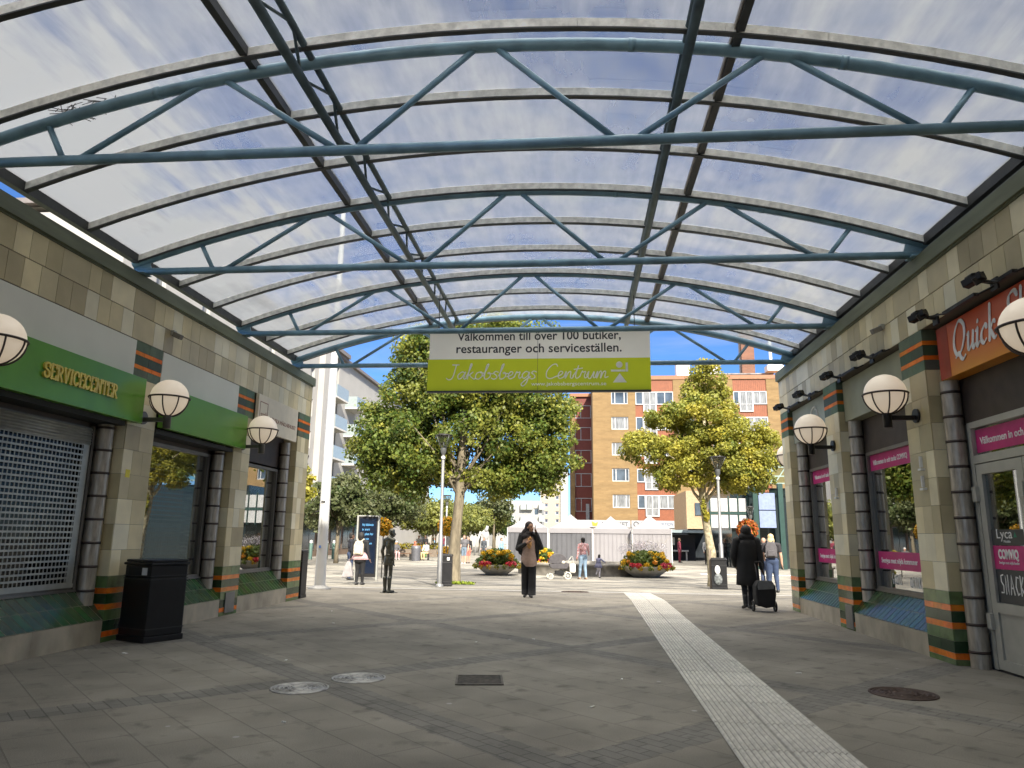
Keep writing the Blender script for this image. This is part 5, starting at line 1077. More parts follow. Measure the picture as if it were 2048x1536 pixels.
trR = tree("yellowing linden tree with a slender pale trunk beside the right street lamp", (bx, by, bz), [((bx + 0.02, by, bz - 0.05), 0.19), ((bx + 0.02, by, bz + 0.3), 0.15), ((bx + 0.03, by, bz + 1.15), 0.17), ((bx - 0.04, by, bz + 1.7), 0.14), ((bx - 0.16, by, bz + 2.6), 0.13), ((bx - 0.2, by, bz + 3.2), 0.13), ((bx - 0.1, by, bz + 4.4), 0.08), ((bx + 0.0, by, bz + 6.6), 0.04)],
     [([(bx - 0.18, by, bz + 2.9), (bx - 0.5, by, bz + 3.3), (bx - 0.75, by, bz + 3.9)], 0.08), ([(bx - 0.15, by, bz + 2.9), (bx + 0.25, by, bz + 3.4), (bx + 0.9, by, bz + 4.1)], 0.08)] + auto_limbs((bx - 0.18, by, bz + 3.2), bl, 18, 0.045), bl, 70000, 0.092, [(YG, 4), (YY, 2.2), (G3, 3.5), (G2, 1.2)], barkm=mat("pale lichen bark", (0.36, 0.31, 0.20), 0.95, var=0.55, scale=8, bump=0.7, bscale=20))
leaves("trunk_shoots", [((4.52, 27.15, 2.45), (0.10, 0.1, 0.35)), ((4.6, 27.15, 2.1), (0.12, 0.1, 0.2))], 260, 0.09, [(YG, 2), (YY, 1)], trR)
def street_tree(label, x, y, top, bot, rx_, n, cols, size=0.2, group="linden trees along the far street"):
    z0 = gz(y); c = ((top + bot) / 2); h = (top - bot) / 2
    main = [((x, y, c), (rx_, rx_, h * 0.85)), ((x - rx_ * 0.45, y, c - h * 0.35), (rx_ * 0.6, rx_ * 0.6, h * 0.5)), ((x + rx_ * 0.5, y, c - h * 0.25), (rx_ * 0.55, rx_ * 0.6, h * 0.5)), ((x + rx_ * 0.1, y, c + h * 0.55), (rx_ * 0.55, rx_ * 0.55, h * 0.45))]
    bl = blobcloud(main, 14, 0, 0.3 * rx_ / 1.7, 0.55 * rx_ / 1.7)
    tree(label, (x, y, z0), [((x, y, z0 - 0.05), 0.16), ((x, y, z0 + bot * 0.6), 0.12), ((x + 0.05, y, bot + 0.5), 0.10), ((x, y, c + h * 0.5), 0.04)], auto_limbs((x, y, bot + 0.2), bl, 8, 0.05), bl, n, size, cols, group)
LG = [((0.17, 0.19, 0.05), 4), ((0.23, 0.235, 0.05), 3), ((0.11, 0.135, 0.035), 2)]; DG = [((0.10, 0.12, 0.045), 4), ((0.15, 0.16, 0.07), 3), ((0.05, 0.08, 0.02), 2)]; YL = [(YG, 3), (YY, 2), ((0.14, 0.15, 0.03), 2)]
street_tree("yellow tinged street tree peeking out beside the left tiled corner", -14.9, 36, 5.4, 1.9, 1.55, 9000, YL, 0.17)
street_tree("dull green street tree just right of the white flagpole", -14.6, 44, 5.0, 1.5, 2.2, 9000, DG, 0.19)
street_tree("dark grey green street tree over the low shop row", -13.5, 52, 5.6, 1.7, 2.4, 8000, DG, 0.2)
street_tree("olive street tree behind the dark advertising screen", -11.9, 60, 4.2, 1.5, 2.6, 7000, LG, 0.22)
street_tree("light olive street tree left of the left street lamp, above the benches", -12.6, 70, 4.4, 1.3, 2.9, 7000, LG, 0.24)
street_tree("pale olive street tree standing farther off between lamp and big trunk", -11.2, 84, 5.2, 1.5, 3.2, 6000, LG, 0.27)
street_tree("light green street tree right of the big linden trunk", -11.6, 76, 4.6, 1.7, 2.7, 6500, LG, 0.25)
street_tree("dark green bushy tree left of the first market tent", -10.4, 92, 4.9, 1.0, 2.6, 6500, [(G4, 3), (G1, 2), ((0.05, 0.06, 0.03), 2)], 0.27)
street_tree("loose grey leaved tree above the walking man in shorts", -9.4, 82, 6.6, 3.0, 2.3, 3500, DG, 0.25)
street_tree("farthest olive tree at the street end on the left", -21, 108, 6.0, 1.2, 4.0, 5000, LG, 0.32)
street_tree("farthest dark tree closing the street behind the grey balconied house", -15.5, 104, 5.4, 1.0, 3.4, 5000, DG, 0.32)

# ------------------------------------------------------------------ street furniture
def at(px, Y):   # x of the photograph's pixel column on the plane y = Y near eye height
    d = fw + rt * ((px - 1024) / 1453.45) - up * ((1074 - 768) / 1453.45); return d.x / d.y * Y
# flagpole
fp = thing("flagpole", "tall white flagpole beside the far corner of the left shop", "flagpole", (-6.88, 19.53, gz(19.53)))
b = MB(); z0 = gz(19.53); b.lathe([(0.145, z0 + 0.03), (0.14, z0 + 0.6), (0.125, 4), (0.09, 8), (0.06, 10.95), (0.0, 11.0)], -6.88, 19.53, 18); b.build("pole", mat("white flagpole paint", (0.5, 0.5, 0.49), 0.45, var=0.06, scale=2), fp, True)
b = MB(); b.lathe([(0.3, z0), (0.3, z0 + 0.04), (0.2, z0 + 0.06), (0.16, z0 + 0.10)], -6.88, 19.53, 18); b.build("base_plate", mat("grey vent metal"), fp, True)
b = MB(); b.box(-6.93, -6.83, 19.375, 19.38, 2.15, 2.2); b.build("sticker", black_m, fp, True); b = MB(); b.box(-6.92, -6.86, 19.37, 19.375, 0.95, 1.02); b.build("sticker", mat("blue sticker", (0.1, 0.2, 0.5), 0.5), fp, True)
b = MB(); b.tube([(-6.88, 19.36, 10.6), (-6.88, 19.37, 4), (-6.88, 19.36, 1.4)], 0.006, 5); b.build("halyard", white_m, fp, True)

def street_lamp(label, x, y, h, r_, col, group="funnel headed street lamps"):
    z0 = gz(y); t = thing("street_lamp", label, "street lamp", (x, y, z0), 0, group)
    b = MB(); b.lathe([(0.075, z0), (0.075, z0 + h * 0.33), (0.055, z0 + h * 0.335), (0.05, z0 + h - 0.62), (0.0, z0 + h - 0.6)], x, y, 14); b.build("pole", col, t, True)
    b = MB(); b.lathe([(0.13, z0), (0.13, z0 + 0.06), (0.08, z0 + 0.1)], x, y, 14); b.build("base_ring", col, t, True)
    b = MB(); zt = z0 + h; b.lathe([(0.0, zt + 0.05), (r_ * 0.7, zt + 0.03), (r_, zt - 0.005), (r_ * 0.98, zt - 0.03), (0.0, zt - 0.02)], x, y, 24); b.build("lid", black_m, t, True)
    b = MB(); b.lathe([(r_ * 0.96, zt - 0.03), (0.10, zt - 0.42)], x, y, 24); b.build("glass_cone", glass("smoky lamp glass", (0.72, 0.74, 0.70), 1.45, 2.0), t, True)
    b = MB()
    for k in range(4): a = k * math.pi / 2 + 0.8; b.tube([(x + r_ * 0.97 * math.cos(a), y + r_ * 0.97 * math.sin(a), zt - 0.03), (x + 0.10 * math.cos(a), y + 0.10 * math.sin(a), zt - 0.43)], 0.009, 5)
    b.lathe([(0.10, zt - 0.42), (0.095, zt - 0.55), (0.055, zt - 0.64)], x, y, 14); b.tube([(x, y, zt - 0.42), (x, y, zt - 0.22)], 0.03, 8); b.build("cage", mat("lamp grey metal", (0.14, 0.145, 0.14), 0.45, 0.5), t, True)
    b = MB(); b.lathe([(0.062, zt - 0.78), (0.066, zt - 0.78), (0.066, zt - 0.70), (0.062, zt - 0.70)], x, y, 14); b.build("white_band", white_m, t, True)
    return t
lampg = mat("two tone lamp grey", (0.21, 0.21, 0.205), 0.45, 0.4)
street_lamp("grey funnel street lamp in front of the big dense linden", -4.36, 23.3, 4.78, 0.30, lampg)
street_lamp("grey funnel street lamp beside the yellowing linden", 4.80, 25.75, 4.40, 0.34, lampg)
street_lamp("small dark funnel street lamp in front of the glass entrance hall", at(1503, 40), 40, 3.4, 0.22, black_m)
street_lamp("thin pale funnel street lamp far down the street by the orange flower balls", at(892, 46), 46, 4.2, 0.3, MAT["grey vent metal"])
# litter bins
bin_m = mat("black plastic bin", (0.012, 0.012, 0.013), 0.42, var=0.3, scale=6, spec=0.4); bin_e = mat("scuffed bin edge", (0.035, 0.035, 0.035), 0.5)
def litter_bin(label, x, y, rz, s, h, sticker=True):
    t = thing("litter_bin", label, "litter bin", (x, y, gz(y)), rz, "black litter bins"); q = s / 2
    def ring(mb, k, z0, z1): mb.box(-q * k, q * k, -q * k, q * k, z0, z1)
    b = MB(); ring(b, 1.03, 0, 0.07); b.build("base", bin_m, t, bevel=0.012)
    b = MB(); ring(b, 0.985, 0.07, h * 0.76); b.build("body", bin_m, t, bevel=0.015)
    
    for r0, r1 in ((0.15, 0.162), (h * 0.76, h * 0.772), (h * 0.795, h * 0.805)): b = MB(); ring(b, 1.0, r0, r1); b.build("rib", bin_e, t)
    b = MB(); ring(b, 0.97, h * 0.772, h * 0.93); b.build("mouth_frame", bin_m, t, bevel=0.012)
    for sx in (-1, 1): b = MB(); b.box(-q * 0.7, q * 0.7, sx * q * 0.972, sx * q * 0.978, h * 0.80, h * 0.90); b.build("mouth", mat("black pit"), t)
    b = MB(); ring(b, 1.05, h * 0.93, h * 0.965); ring(b, 0.98, h * 0.965, h); b.build("lid", bin_m, t, bevel=0.018)
    if sticker: b = MB(); b.box(q * 0.35, q * 0.70, -q * 1.0 - 0.004, -q * 0.985, h * 0.81, h * 0.90); b.build("label_sticker", mat("white paper"), t)
    return t
litter_bin("square black litter bin with a white sticker against the left shop pillar", -5.36, 9.12, R(-24), 0.53, 0.98)
litter_bin("narrow black litter bin at the far corner of the left shop", at(615, 15.4) - 0.19, 15.4, R(2), 0.36, 0.98, False)
litter_bin("black litter bin with a pale label at the foot of the left street lamp", at(887, 23.7) + 0.06, 23.8, R(5), 0.46, 1.0)
rb = litter_bin("black litter bin with white paper stuck on it by the right street lamp", 4.62, 25.3, R(-10), 0.5, 1.0, False)
b = MB(); b.sphere((-0.05, -0.27, 0.62), 0.09, 10, 6, sc3=(1, 0.3, 1.6)); b.build("crumpled_poster", mat("white paper"), rb); b = MB(); b.sphere((-0.04, -0.27, 0.32), 0.14, 10, 6, sc3=(1, 0.25, 1.3)); b.build("torn_poster", mat("grey torn poster", (0.12, 0.13, 0.13), 0.7, var=0.7, scale=14), rb)
wp = MB(); wp.box(4.30, 4.38, 25.25, 25.33, gz(25.3), gz(25.3) + 1.25); tag(wp.build("wooden_post", mat("weathered wood", (0.2, 0.16, 0.12), 0.9, var=0.4, stretch=(6, 6, 0.6)), bevel=0.01), "weathered wooden tree stake between the yellowing linden and a litter bin", "post")
# advertising screen
kx, ky = -7.85, 27.2; z0 = gz(ky)
ad = thing("advertising_screen", "tall dark advertising screen with blue lettering between silver posts", "screen", (kx, ky, z0), R(6))
b = MB(); b.box(-0.36, 0.36, -0.08, 0.08, 0.12, 2.32); b.build("casing", black_m, ad, bevel=0.01)
b = MB()
for x in (-0.42, 0.36): b.box(x, x + 0.06, -0.09, 0.09, 0, 2.36)
b.box(-0.36, 0.36, -0.09, 0.09, 2.32, 2.36); b.build("silver_frame", alu, ad, bevel=0.006)
b = MB(); b.box(-0.31, 0.31, -0.086, -0.081, 0.25, 2.25); b.build("display", mat("dark blue display", (0.004, 0.008, 0.02), 0.12, emit=(0.003, 0.015, 0.035, 0.12)), ad)
adt = mat("pale blue screen letters", (0.1, 0.3, 0.5), 0.4, emit=(0.1, 0.33, 0.6, 0.25))
for i, s_ in enumerate(("Ny bibliotek", "är snart", "på plats här", "hos oss", "i centrum")): text(s_, "lettering", 0.12, (-0.21, -0.087, 1.98 - i * 0.17), (1, 0, 0), (0, 0, 1), adt, ad, world=False, width=(0.42, 0.28, 0.42, 0.26, 0.38)[i])
# bollards
bolm = mat("grey green bollard", (0.10, 0.17, 0.14), 0.5, 0.2)
for i, (px, lb) in enumerate(((623, "grey green bollard beside the far tiled corner, leftmost of its row"), (643, "grey green bollard just left of the white flagpole"), (654, "grey green bollard just right of the white flagpole"), (669, "grey green bollard farthest right in its row, before the dark screen"))):
    y = 50 + i * 0.3; x = at(px, y); t = thing("bollard", lb, "bollard", (x, y, gz(y)), 0, "bollards along the far kerb"); b = MB(); b.lathe([(0.13, 0), (0.13, 1.05), (0.12, 1.1)], 0, 0, 12); b.build("post", bolm, t); b = MB(); b.lathe([(0.14, 1.1), (0.14, 1.16), (0.13, 1.16), (0.13, 1.2), (0.10, 1.28), (0, 1.3)], 0, 0, 12); b.build("cap", mat("silver cap", (0.5, 0.5, 0.48), 0.4, 0.6), t)
# hanging flower balls on posts and tubs
flm = mat("petals", attr=True, rough=0.6, var=0.1, trans=0.3)
OR_, YEL, RED, PNK, WHT = (0.70, 0.30, 0.025), (0.62, 0.38, 0.01), (0.50, 0.02, 0.03), (0.55, 0.08, 0.12), (0.7, 0.66, 0.68)
def flower_ball(label, x, y, z, r_, cols, post=True):
    t = thing("hanging_flower_ball", label, "flowers", (x, y, gz(y)), 0, "round flower baskets on posts")
    if post: b = MB(); b.tube([(x, y + 0.03, gz(y)), (x, y + 0.03, z + r_ * 1.1)], 0.025, 8); b.build("post", mat("lamp grey metal"), t, True)
    leaves("foliage", [((x, y, z), (r_ * 0.9,) * 3)], 500, 0.12, [(G2, 1), (G3, 1)], t, shell=0.6); leaves("blossoms", [((x, y, z), (r_,) * 3)], 1100, 0.10, cols, t, shell=0.85, m=flm)
flower_ball("orange flower ball right of the dark advertising screen", at(766, 30), 30, 1.62, 0.36, [(OR_, 2), (YEL, 1.5)])
flower_ball("orange flower ball between the left street lamp and the big linden trunk", at(893, 33), 33, 1.72, 0.42, [(OR_, 2), (YEL, 1)])
flower_ball("small yellow flower ball low beside the big linden trunk", at(891, 38), 38, 0.4, 0.36, [(YEL, 3), (OR_, 1)])
flower_ball("rust orange flower ball seen over the head of the person in the long black coat", at(1496, 27), 27, 1.66, 0.36, [((0.42, 0.10, 0.02), 3), (OR_, 1)])
# flower bowls
def flower_bowl(label, x, y, s, h, gaura=False):
    z0 = gz(y); t = thing("flower_bowl", label, "flower bowl", (x, y, z0), 0, "concrete flower bowls round the fountain")
    b = MB(); b.lathe([(0.0, z0), (s * 0.45, z0), (s * 0.5, z0 + 0.03), (s * 0.95, z0 + h * 0.82), (s * 1.0, z0 + h), (s * 0.93, z0 + h), (s * 0.85, z0 + h * 0.8), (0, z0 + h * 0.8)], x, y, 36); b.build("bowl", mat("pale cast concrete", (0.47, 0.43, 0.36), 0.85, var=0.2, scale=5), t, True)
    zt = z0 + h
    leaves("foliage", [((x, y, zt + 0.3), (s * 0.82, s * 0.82, 0.42)), ((x - s * 0.5, y, zt + 0.12), (s * 0.5, s * 0.6, 0.22)), ((x + s * 0.5, y, zt + 0.12), (s * 0.5, s * 0.6, 0.22))], 5200, 0.11, [((0.07, 0.12, 0.025), 3), ((0.12, 0.16, 0.03), 2)], t, shell=0.2)
    def clumps(z, rad, n): return [((x + random.uniform(-1, 1) * s * rad, y - random.uniform(0.1, 0.75) * s, zt + z + random.uniform(-0.12, 0.18)), (0.13, 0.13, 0.09)) for _ in range(n)]
    leaves("yellow_blossoms", clumps(0.42, 0.75, 16) + clumps(0.08, 0.95, 9), 1500, 0.085, [(YEL, 4), ((0.65, 0.46, 0.02), 2)], t, shell=0.5, m=flm)
    leaves("orange_blossoms", clumps(0.25, 0.85, 7), 380, 0.085, [(OR_, 1)], t, shell=0.5, m=flm)
    leaves("red_blossoms", [((x + q * s, y - s * math.sqrt(max(0.05, 0.95 - q * q)), zt + 0.05), (0.17, 0.1, 0.12)) for q in (-0.55, -0.32, 0.62, 0.8)], 560, 0.08, [(RED, 2), (PNK, 2)], t, shell=0.4, m=flm)
    leaves("trailing_leaves", [((x + math.cos(a) * s, y + math.sin(a) * s, zt - 0.06), (0.14, 0.14, 0.13)) for a in np.linspace(0, 2 * math.pi, 18)], 900, 0.08, [((0.12, 0.16, 0.03), 2), (YEL, 1.4)], t, shell=0.3)
    if gaura:
        b = MB()
        for k in range(60): a = random.gauss(-0.1, 0.5); ln = random.uniform(0.5, 1.0); px_ = x + random.uniform(-0.6, 0.6) * s; b.tube([(px_, y, zt + 0.3), (px_ + math.sin(a) * ln * 0.5, y, zt + 0.3 + ln * 0.6), (px_ + math.sin(a) * ln, y, zt + 0.3 + ln)], 0.004, 3)
        b.build("stalks", mat("dry stalks", (0.3, 0.26, 0.18), 0.8), t, True)
        leaves("white_blossoms", [((x + q * s * 0.8, y, zt + 0.95 - 0.2 * abs(q)), (0.35, 0.4, 0.28)) for q in (-1.0, -0.6, -0.2, 0.25, 0.7)], 900, 0.055, [(WHT, 3), ((0.6, 0.5, 0.55), 1)], t, shell=0.1, m=flm)
    return t
flower_bowl("wide concrete flower bowl with yellow and red blossoms left of the walking woman", -3.72, 33.9, 1.0, 0.46)
flower_bowl("wide concrete flower bowl with a cloud of white blossoms right of the fountain", 3.0, 34.2, 1.18, 0.48, True)
b_ = flower_bowl("smaller flower tub half hidden behind the fountain wall, beside the walking woman", at(1085, 37.5), 37.5, 0.7, 0.5)
# fountain basin
ft = thing("fountain", "low round stone fountain basin with dark water before the white tents", "fountain", (0.2, 36.0, -0.4))
b = MB(); z0 = -0.4; b.lathe([(3.1, z0), (3.12, z0 + 0.42), (3.2, z0 + 0.44), (3.2, z0 + 0.54), (2.8, z0 + 0.54), (2.8, z0 + 0.1), (0, z0 + 0.1)], 0.2, 36.0, 64, sy=0.75); b.build("basin", mat("fountain stone", (0.20, 0.185, 0.16), 0.7, var=0.4, scale=3), ft, True)
b = MB(); b.lathe([(2.8, z0 + 0.40), (0, z0 + 0.40)], 0.2, 36.0, 48, sy=0.75); b.build("water", mat("dark water", (0.02, 0.03, 0.03), 0.05), ft, True)
# market tents
canv = mat("white tent canvas", (0.33, 0.315, 0.318), 0.8, var=0.05, scale=1.2, trans=0.25); canvg = mat("grey tent wall", (0.105, 0.105, 0.11), 0.75, var=0.12, scale=1.5, trans=0.1)
def tent(label, x0, x1, y, zp, ze, zv, wall, wallm, dep=2.8):
    t = thing("market_tent", label, "tent", ((x0 + x1) / 2, y + dep / 2, -0.4), 0, "white market tents in a row"); cx, cy = (x0 + x1) / 2, y + dep / 2; N = 12
    b = MB(); corners = [(x0, y), (x1, y), (x1, y + dep), (x0, y + dep)]
    for k in range(4):
        (ax, ay), (bx_, by_) = corners[k], corners[(k + 1) % 4]; grid = []
        for i in range(N + 1):
            f = i / N; prof = ze + (zp - ze) * (f ** 1.35); row = []
            for j in range(7): g_ = j / 6; ex, ey = ax + (bx_ - ax) * g_, ay + (by_ - ay) * g_; row.append((ex + (cx - ex) * f, ey + (cy - ey) * f, prof - 0.05 * math.sin(math.pi * g_) * (1 - f)))
            grid.append(row)
        for i in range(N):
            for j in range(6): b.face([grid[i][j], grid[i][j + 1], grid[i + 1][j + 1], grid[i + 1][j]], smooth=True)
    b.build("roof", canv, t, True)
    b = MB()
    for k in range(4):
        (ax, ay), (bx_, by_) = corners[k], corners[(k + 1) % 4]; b.face([(ax, ay, ze), (bx_, by_, ze), (bx_, by_, zv), (ax, ay, zv)])
    b.build("valance", canv, t, True)
    b = MB()
    for ax, ay in corners: b.box(ax - 0.025, ax + 0.025, ay - 0.025 + (0.04 if ay == y else -0.04), ay + 0.025 + (0.04 if ay == y else -0.04), -0.4, ze - 0.02)
    b.build("frame", white_m, t, True)
    b = MB(); n_ = 26      # gathered side wall with folds
    for k in range(n_):
        xa, xb = x0 + 0.04 + (x1 - x0 - 0.08) * k / n_, x0 + 0.04 + (x1 - x0 - 0.08) * (k + 1) / n_; da, db = 0.035 * math.sin(k * 2.1) + 0.02 * math.sin(k * 0.7), 0.035 * math.sin((k + 1) * 2.1) + 0.02 * math.sin((k + 1) * 0.7)
        b.face([(xa, y + 0.06, zv + 0.02), (xb, y + 0.06, zv + 0.02), (xb, y + 0.06 + db, -0.38), (xa, y + 0.06 + da, -0.38)], smooth=True)
    b.build("side_wall", wallm, t, True)
    b = MB(); b.face([(x1 - 0.02, y + 0.05, zv + 0.02), (x1 - 0.02, y + dep - 0.05, zv + 0.02), (x1 - 0.02, y + dep - 0.05, -0.38), (x1 - 0.02, y + 0.05, -0.38)]); b.build("end_wall", canv, t, True)
    return t
tent("white peaked market tent with a grey side wall, leftmost of the row", -4.75, -2.05, 49.6, 2.85, 1.92, 1.58, 1, canvg)
tent("white peaked market tent with a grey side wall behind the pram", -1.98, 0.92, 50.0, 2.86, 1.90, 1.58, 1, canvg)
tent("white peaked market tent with white walls behind the seated child", 0.98, 3.5, 50.6, 2.78, 1.90, 1.58, 1, canv)
tent("white peaked market tent with white walls, rightmost of the row", 3.56, 6.15, 50.0, 2.84, 1.92, 1.58, 1, canv)
# little far things: barrier frame, bench, low hedge, sculpture
bf = thing("metal_rack", "small white tubular rack left of the first market tent", "rack", (at(1008, 52), 52, -0.4)); b = MB(); x = at(1008, 52)
for q in (-0.35, 0.35): b.tube([(x + q, 52, -0.4), (x + q, 52, 1.1)], 0.025, 6)
for z in (0.4, 0.75, 1.1): b.tube([(x - 0.35, 52, z), (x + 0.35, 52, z)], 0.02, 6)
b.build("frame", white_m, bf, True)
be = thing("bench", "dark slatted bench far under the left street trees", "bench", (at(822, 52), 52, -0.4)); b = MB()
for k in range(4): b.box(-1.5, 1.5, -0.2 + k * 0.11, -0.11 + k * 0.11, 0.42, 0.46)
b.build("seat", mat("dark bench wood", (0.12, 0.06, 0.03), 0.7), be)
for x in (-1.3, 0, 1.3): b = MB(); b.box(x - 0.03, x + 0.03, -0.18, 0.2, 0, 0.42); b.build("leg", black_m, be)
hg = thing("planting_box", "long planting box of yellow flowers far behind the bench", "planter", (at(830, 60), 60, -0.4)); b = MB(); b.box(-2.2, 2.2, -0.3, 0.3, 0, 0.6); b.build("box", mat("weathered wood"), hg); leaves("flowers", [((at(830, 60) + q, 60, 0.42), (0.8, 0.35, 0.3)) for q in (-1.6, -0.5, 0.6, 1.6)], 900, 0.16, [(YEL, 1), ((0.2, 0.2, 0.03), 1)], hg, m=flm)
rb2 = thing("litter_bin", "grey round litter bin far off beside a thin tree trunk", "litter bin", (at(833, 50), 50, -0.4)); b = MB(); b.lathe([(0.30, 0), (0.33, 0.8), (0.33, 1.02), (0.28, 1.02), (0.28, 0.85), (0, 0.85)], 0, 0, 18); b.build("body", mat("grey bin sheet", (0.14, 0.14, 0.15), 0.5, 0.4), rb2)
scu = thing("sculpture", "slender white horse like sculpture on thin legs under the far trees", "sculpture", (at(965, 66), 66, -0.4)); b = MB(); x = at(965, 66)
for q, w_ in ((-0.5, -0.1), (-0.1, 0.05), (0.35, 0.1)): b.tube([(x + q - 0.2, 66, -0.4), (x + q, 66, 0.7), (x + q * 0.5 + 0.1, 66, 1.7)], [0.06, 0.09, 0.12], 8)
b.sphere((x + 0.25, 66, 1.4), 0.38, 14, 10, sc3=(0.9, 0.5, 1.3)); b.tube([(x + 0.3, 66, 1.7), (x + 0.45, 66, 2.2)], [0.2, 0.1], 8); b.build("body", mat("pale sculpture stone", (0.36, 0.36, 0.35), 0.6), scu, True)
gr1 = leaves("grass_tuft", [((-3.95, 25.2, gz(25.2) + 0.04), (0.5, 0.22, 0.07)), ((-4.6, 25.3, gz(25.3) + 0.04), (0.3, 0.2, 0.06))], 700, 0.07, [((0.16, 0.24, 0.02), 1), ((0.24, 0.3, 0.03), 1)], None, 1.0)
tag(gr1, "thin bright grass at the foot of the big linden", "grass", kind='stuff')

# ------------------------------------------------------------------ people
def blob(prims, vox, name, mats, parent, iters=3):
    """one continuous skin over tapered limbs ('c') and ellipsoids ('e'), each face keeping the material of the nearest form"""
    mb = MB()
    for p in prims:
        if p[0] == 'c':
            a, c, r0, r1 = Vector(p[1]), Vector(p[2]), p[3], p[4]; mb.sphere(a, r0, 12, 8); mb.sphere(c, r1, 12, 8)
            if (c - a).length > 1e-4: mb.tube([a, c], [r0, r1], 12)
        else: mb.sphere(p[1], 1.0, 16, 12, sc3=p[2])
    o = mb.build(name, mats, None)
    m = o.modifiers.new("r", 'REMESH'); m.mode = 'VOXEL'; m.voxel_size = vox; m.use_smooth_shade = True
    s_ = o.modifiers.new("s", 'SMOOTH'); s_.factor = 0.5; s_.iterations = iters
    me = bpy.data.meshes.new_from_object(o.evaluated_get(bpy.context.evaluated_depsgraph_get())); old = o.data; o.modifiers.clear(); o.data = me; bpy.data.meshes.remove(old)
    n = len(me.polygons); ctr = np.empty(n * 3); me.polygons.foreach_get("center", ctr); ctr = ctr.reshape(-1, 3); best = np.full(n, 1e9); mi = np.zeros(n, np.int32)
    for p in prims:
        if p[0] == 'c':
            a, c = np.array(p[1], float), np.array(p[2], float); d = c - a; L = max((d @ d), 1e-9); t = np.clip((ctr - a) @ d / L, 0, 1); dist = np.linalg.norm(ctr - (a + t[:, None] * d), axis=1) - (p[3] + (p[4] - p[3]) * t)
        else: r = np.array(p[2], float); q = np.linalg.norm((ctr - np.array(p[1])) / r, axis=1); dist = (q - 1) * r.min()
        k = dist < best; best[k] = dist[k]; mi[k] = p[-1]
    me.materials.clear()
    for q in mats: me.materials.append(q)
    me.polygons.foreach_set("material_index", mi); me.polygons.foreach_set("use_smooth", np.ones(n, bool)); me.update()
    if parent: o.parent = parent
    return o
skinA = mat("fair skin", (0.50, 0.29, 0.20), 0.5, var=0.05); skinB = mat("tan skin", (0.33, 0.18, 0.11), 0.5, var=0.05); skinD = mat("brown skin", (0.14, 0.075, 0.05), 0.5, var=0.05)
def cloth(n, c=None, **k): return mat("cloth " + n, c, 0.85, var=k.pop("var", 0.18), scale=k.pop("scale", 9), bump=0.25, bscale=26, **k)
BLK = cloth("black", (0.012, 0.012, 0.013)); NAVY = cloth("navy", (0.03, 0.045, 0.09)); JEAN = cloth("jeans", (0.19, 0.27, 0.36)); DJEAN = cloth("dark jeans", (0.035, 0.055, 0.11)); GREY = cloth("grey", (0.12, 0.115, 0.12)); BEI = cloth("dusty rose", (0.36, 0.25, 0.20)); PNKC = cloth("pale pink", (0.55, 0.36, 0.36)); SHO = mat("dark shoes", (0.02, 0.02, 0.02), 0.5); WSHO = mat("white shoes", (0.65, 0.64, 0.62), 0.5)
def hand(P, wr, d, s, H, m, curl=0.5, thumb=1):
    wr, d, s = Vector(wr), Vector(d).normalized(), Vector(s).normalized(); n = d.cross(s).normalized(); r = 0.0052 * H
    P.append(('c', wr, wr + d * 0.032 * H, 0.0155 * H, 0.017 * H, m)); P.append(('c', wr + d * 0.035 * H - s * 0.012 * H, wr + d * 0.038 * H + s * 0.012 * H, 0.011 * H, 0.011 * H, m))
    for k, ln in enumerate((0.040, 0.047, 0.044, 0.034)):
        b0 = wr + d * 0.046 * H + s * (k - 1.5) * 0.0098 * H; m1 = b0 + (d + n * curl * 0.4).normalized() * ln * 0.55 * H; e = m1 + (d * (1 - curl * 0.5) + n * curl).normalized() * ln * 0.5 * H
        P.append(('c', b0, m1, r, r * 0.95, m)); P.append(('c', m1, e, r * 0.95, r * 0.8, m))
    t0 = wr + d * 0.016 * H - s * 0.014 * H * thumb; t1 = t0 + (d * 0.6 - s * thumb).normalized() * 0.026 * H; P.append(('c', t0, t1, r * 1.25, r * 1.1, m)); P.append(('c', t1, t1 + (d - s * 0.3 * thumb).normalized() * 0.022 * H, r * 1.1, r * 0.9, m))
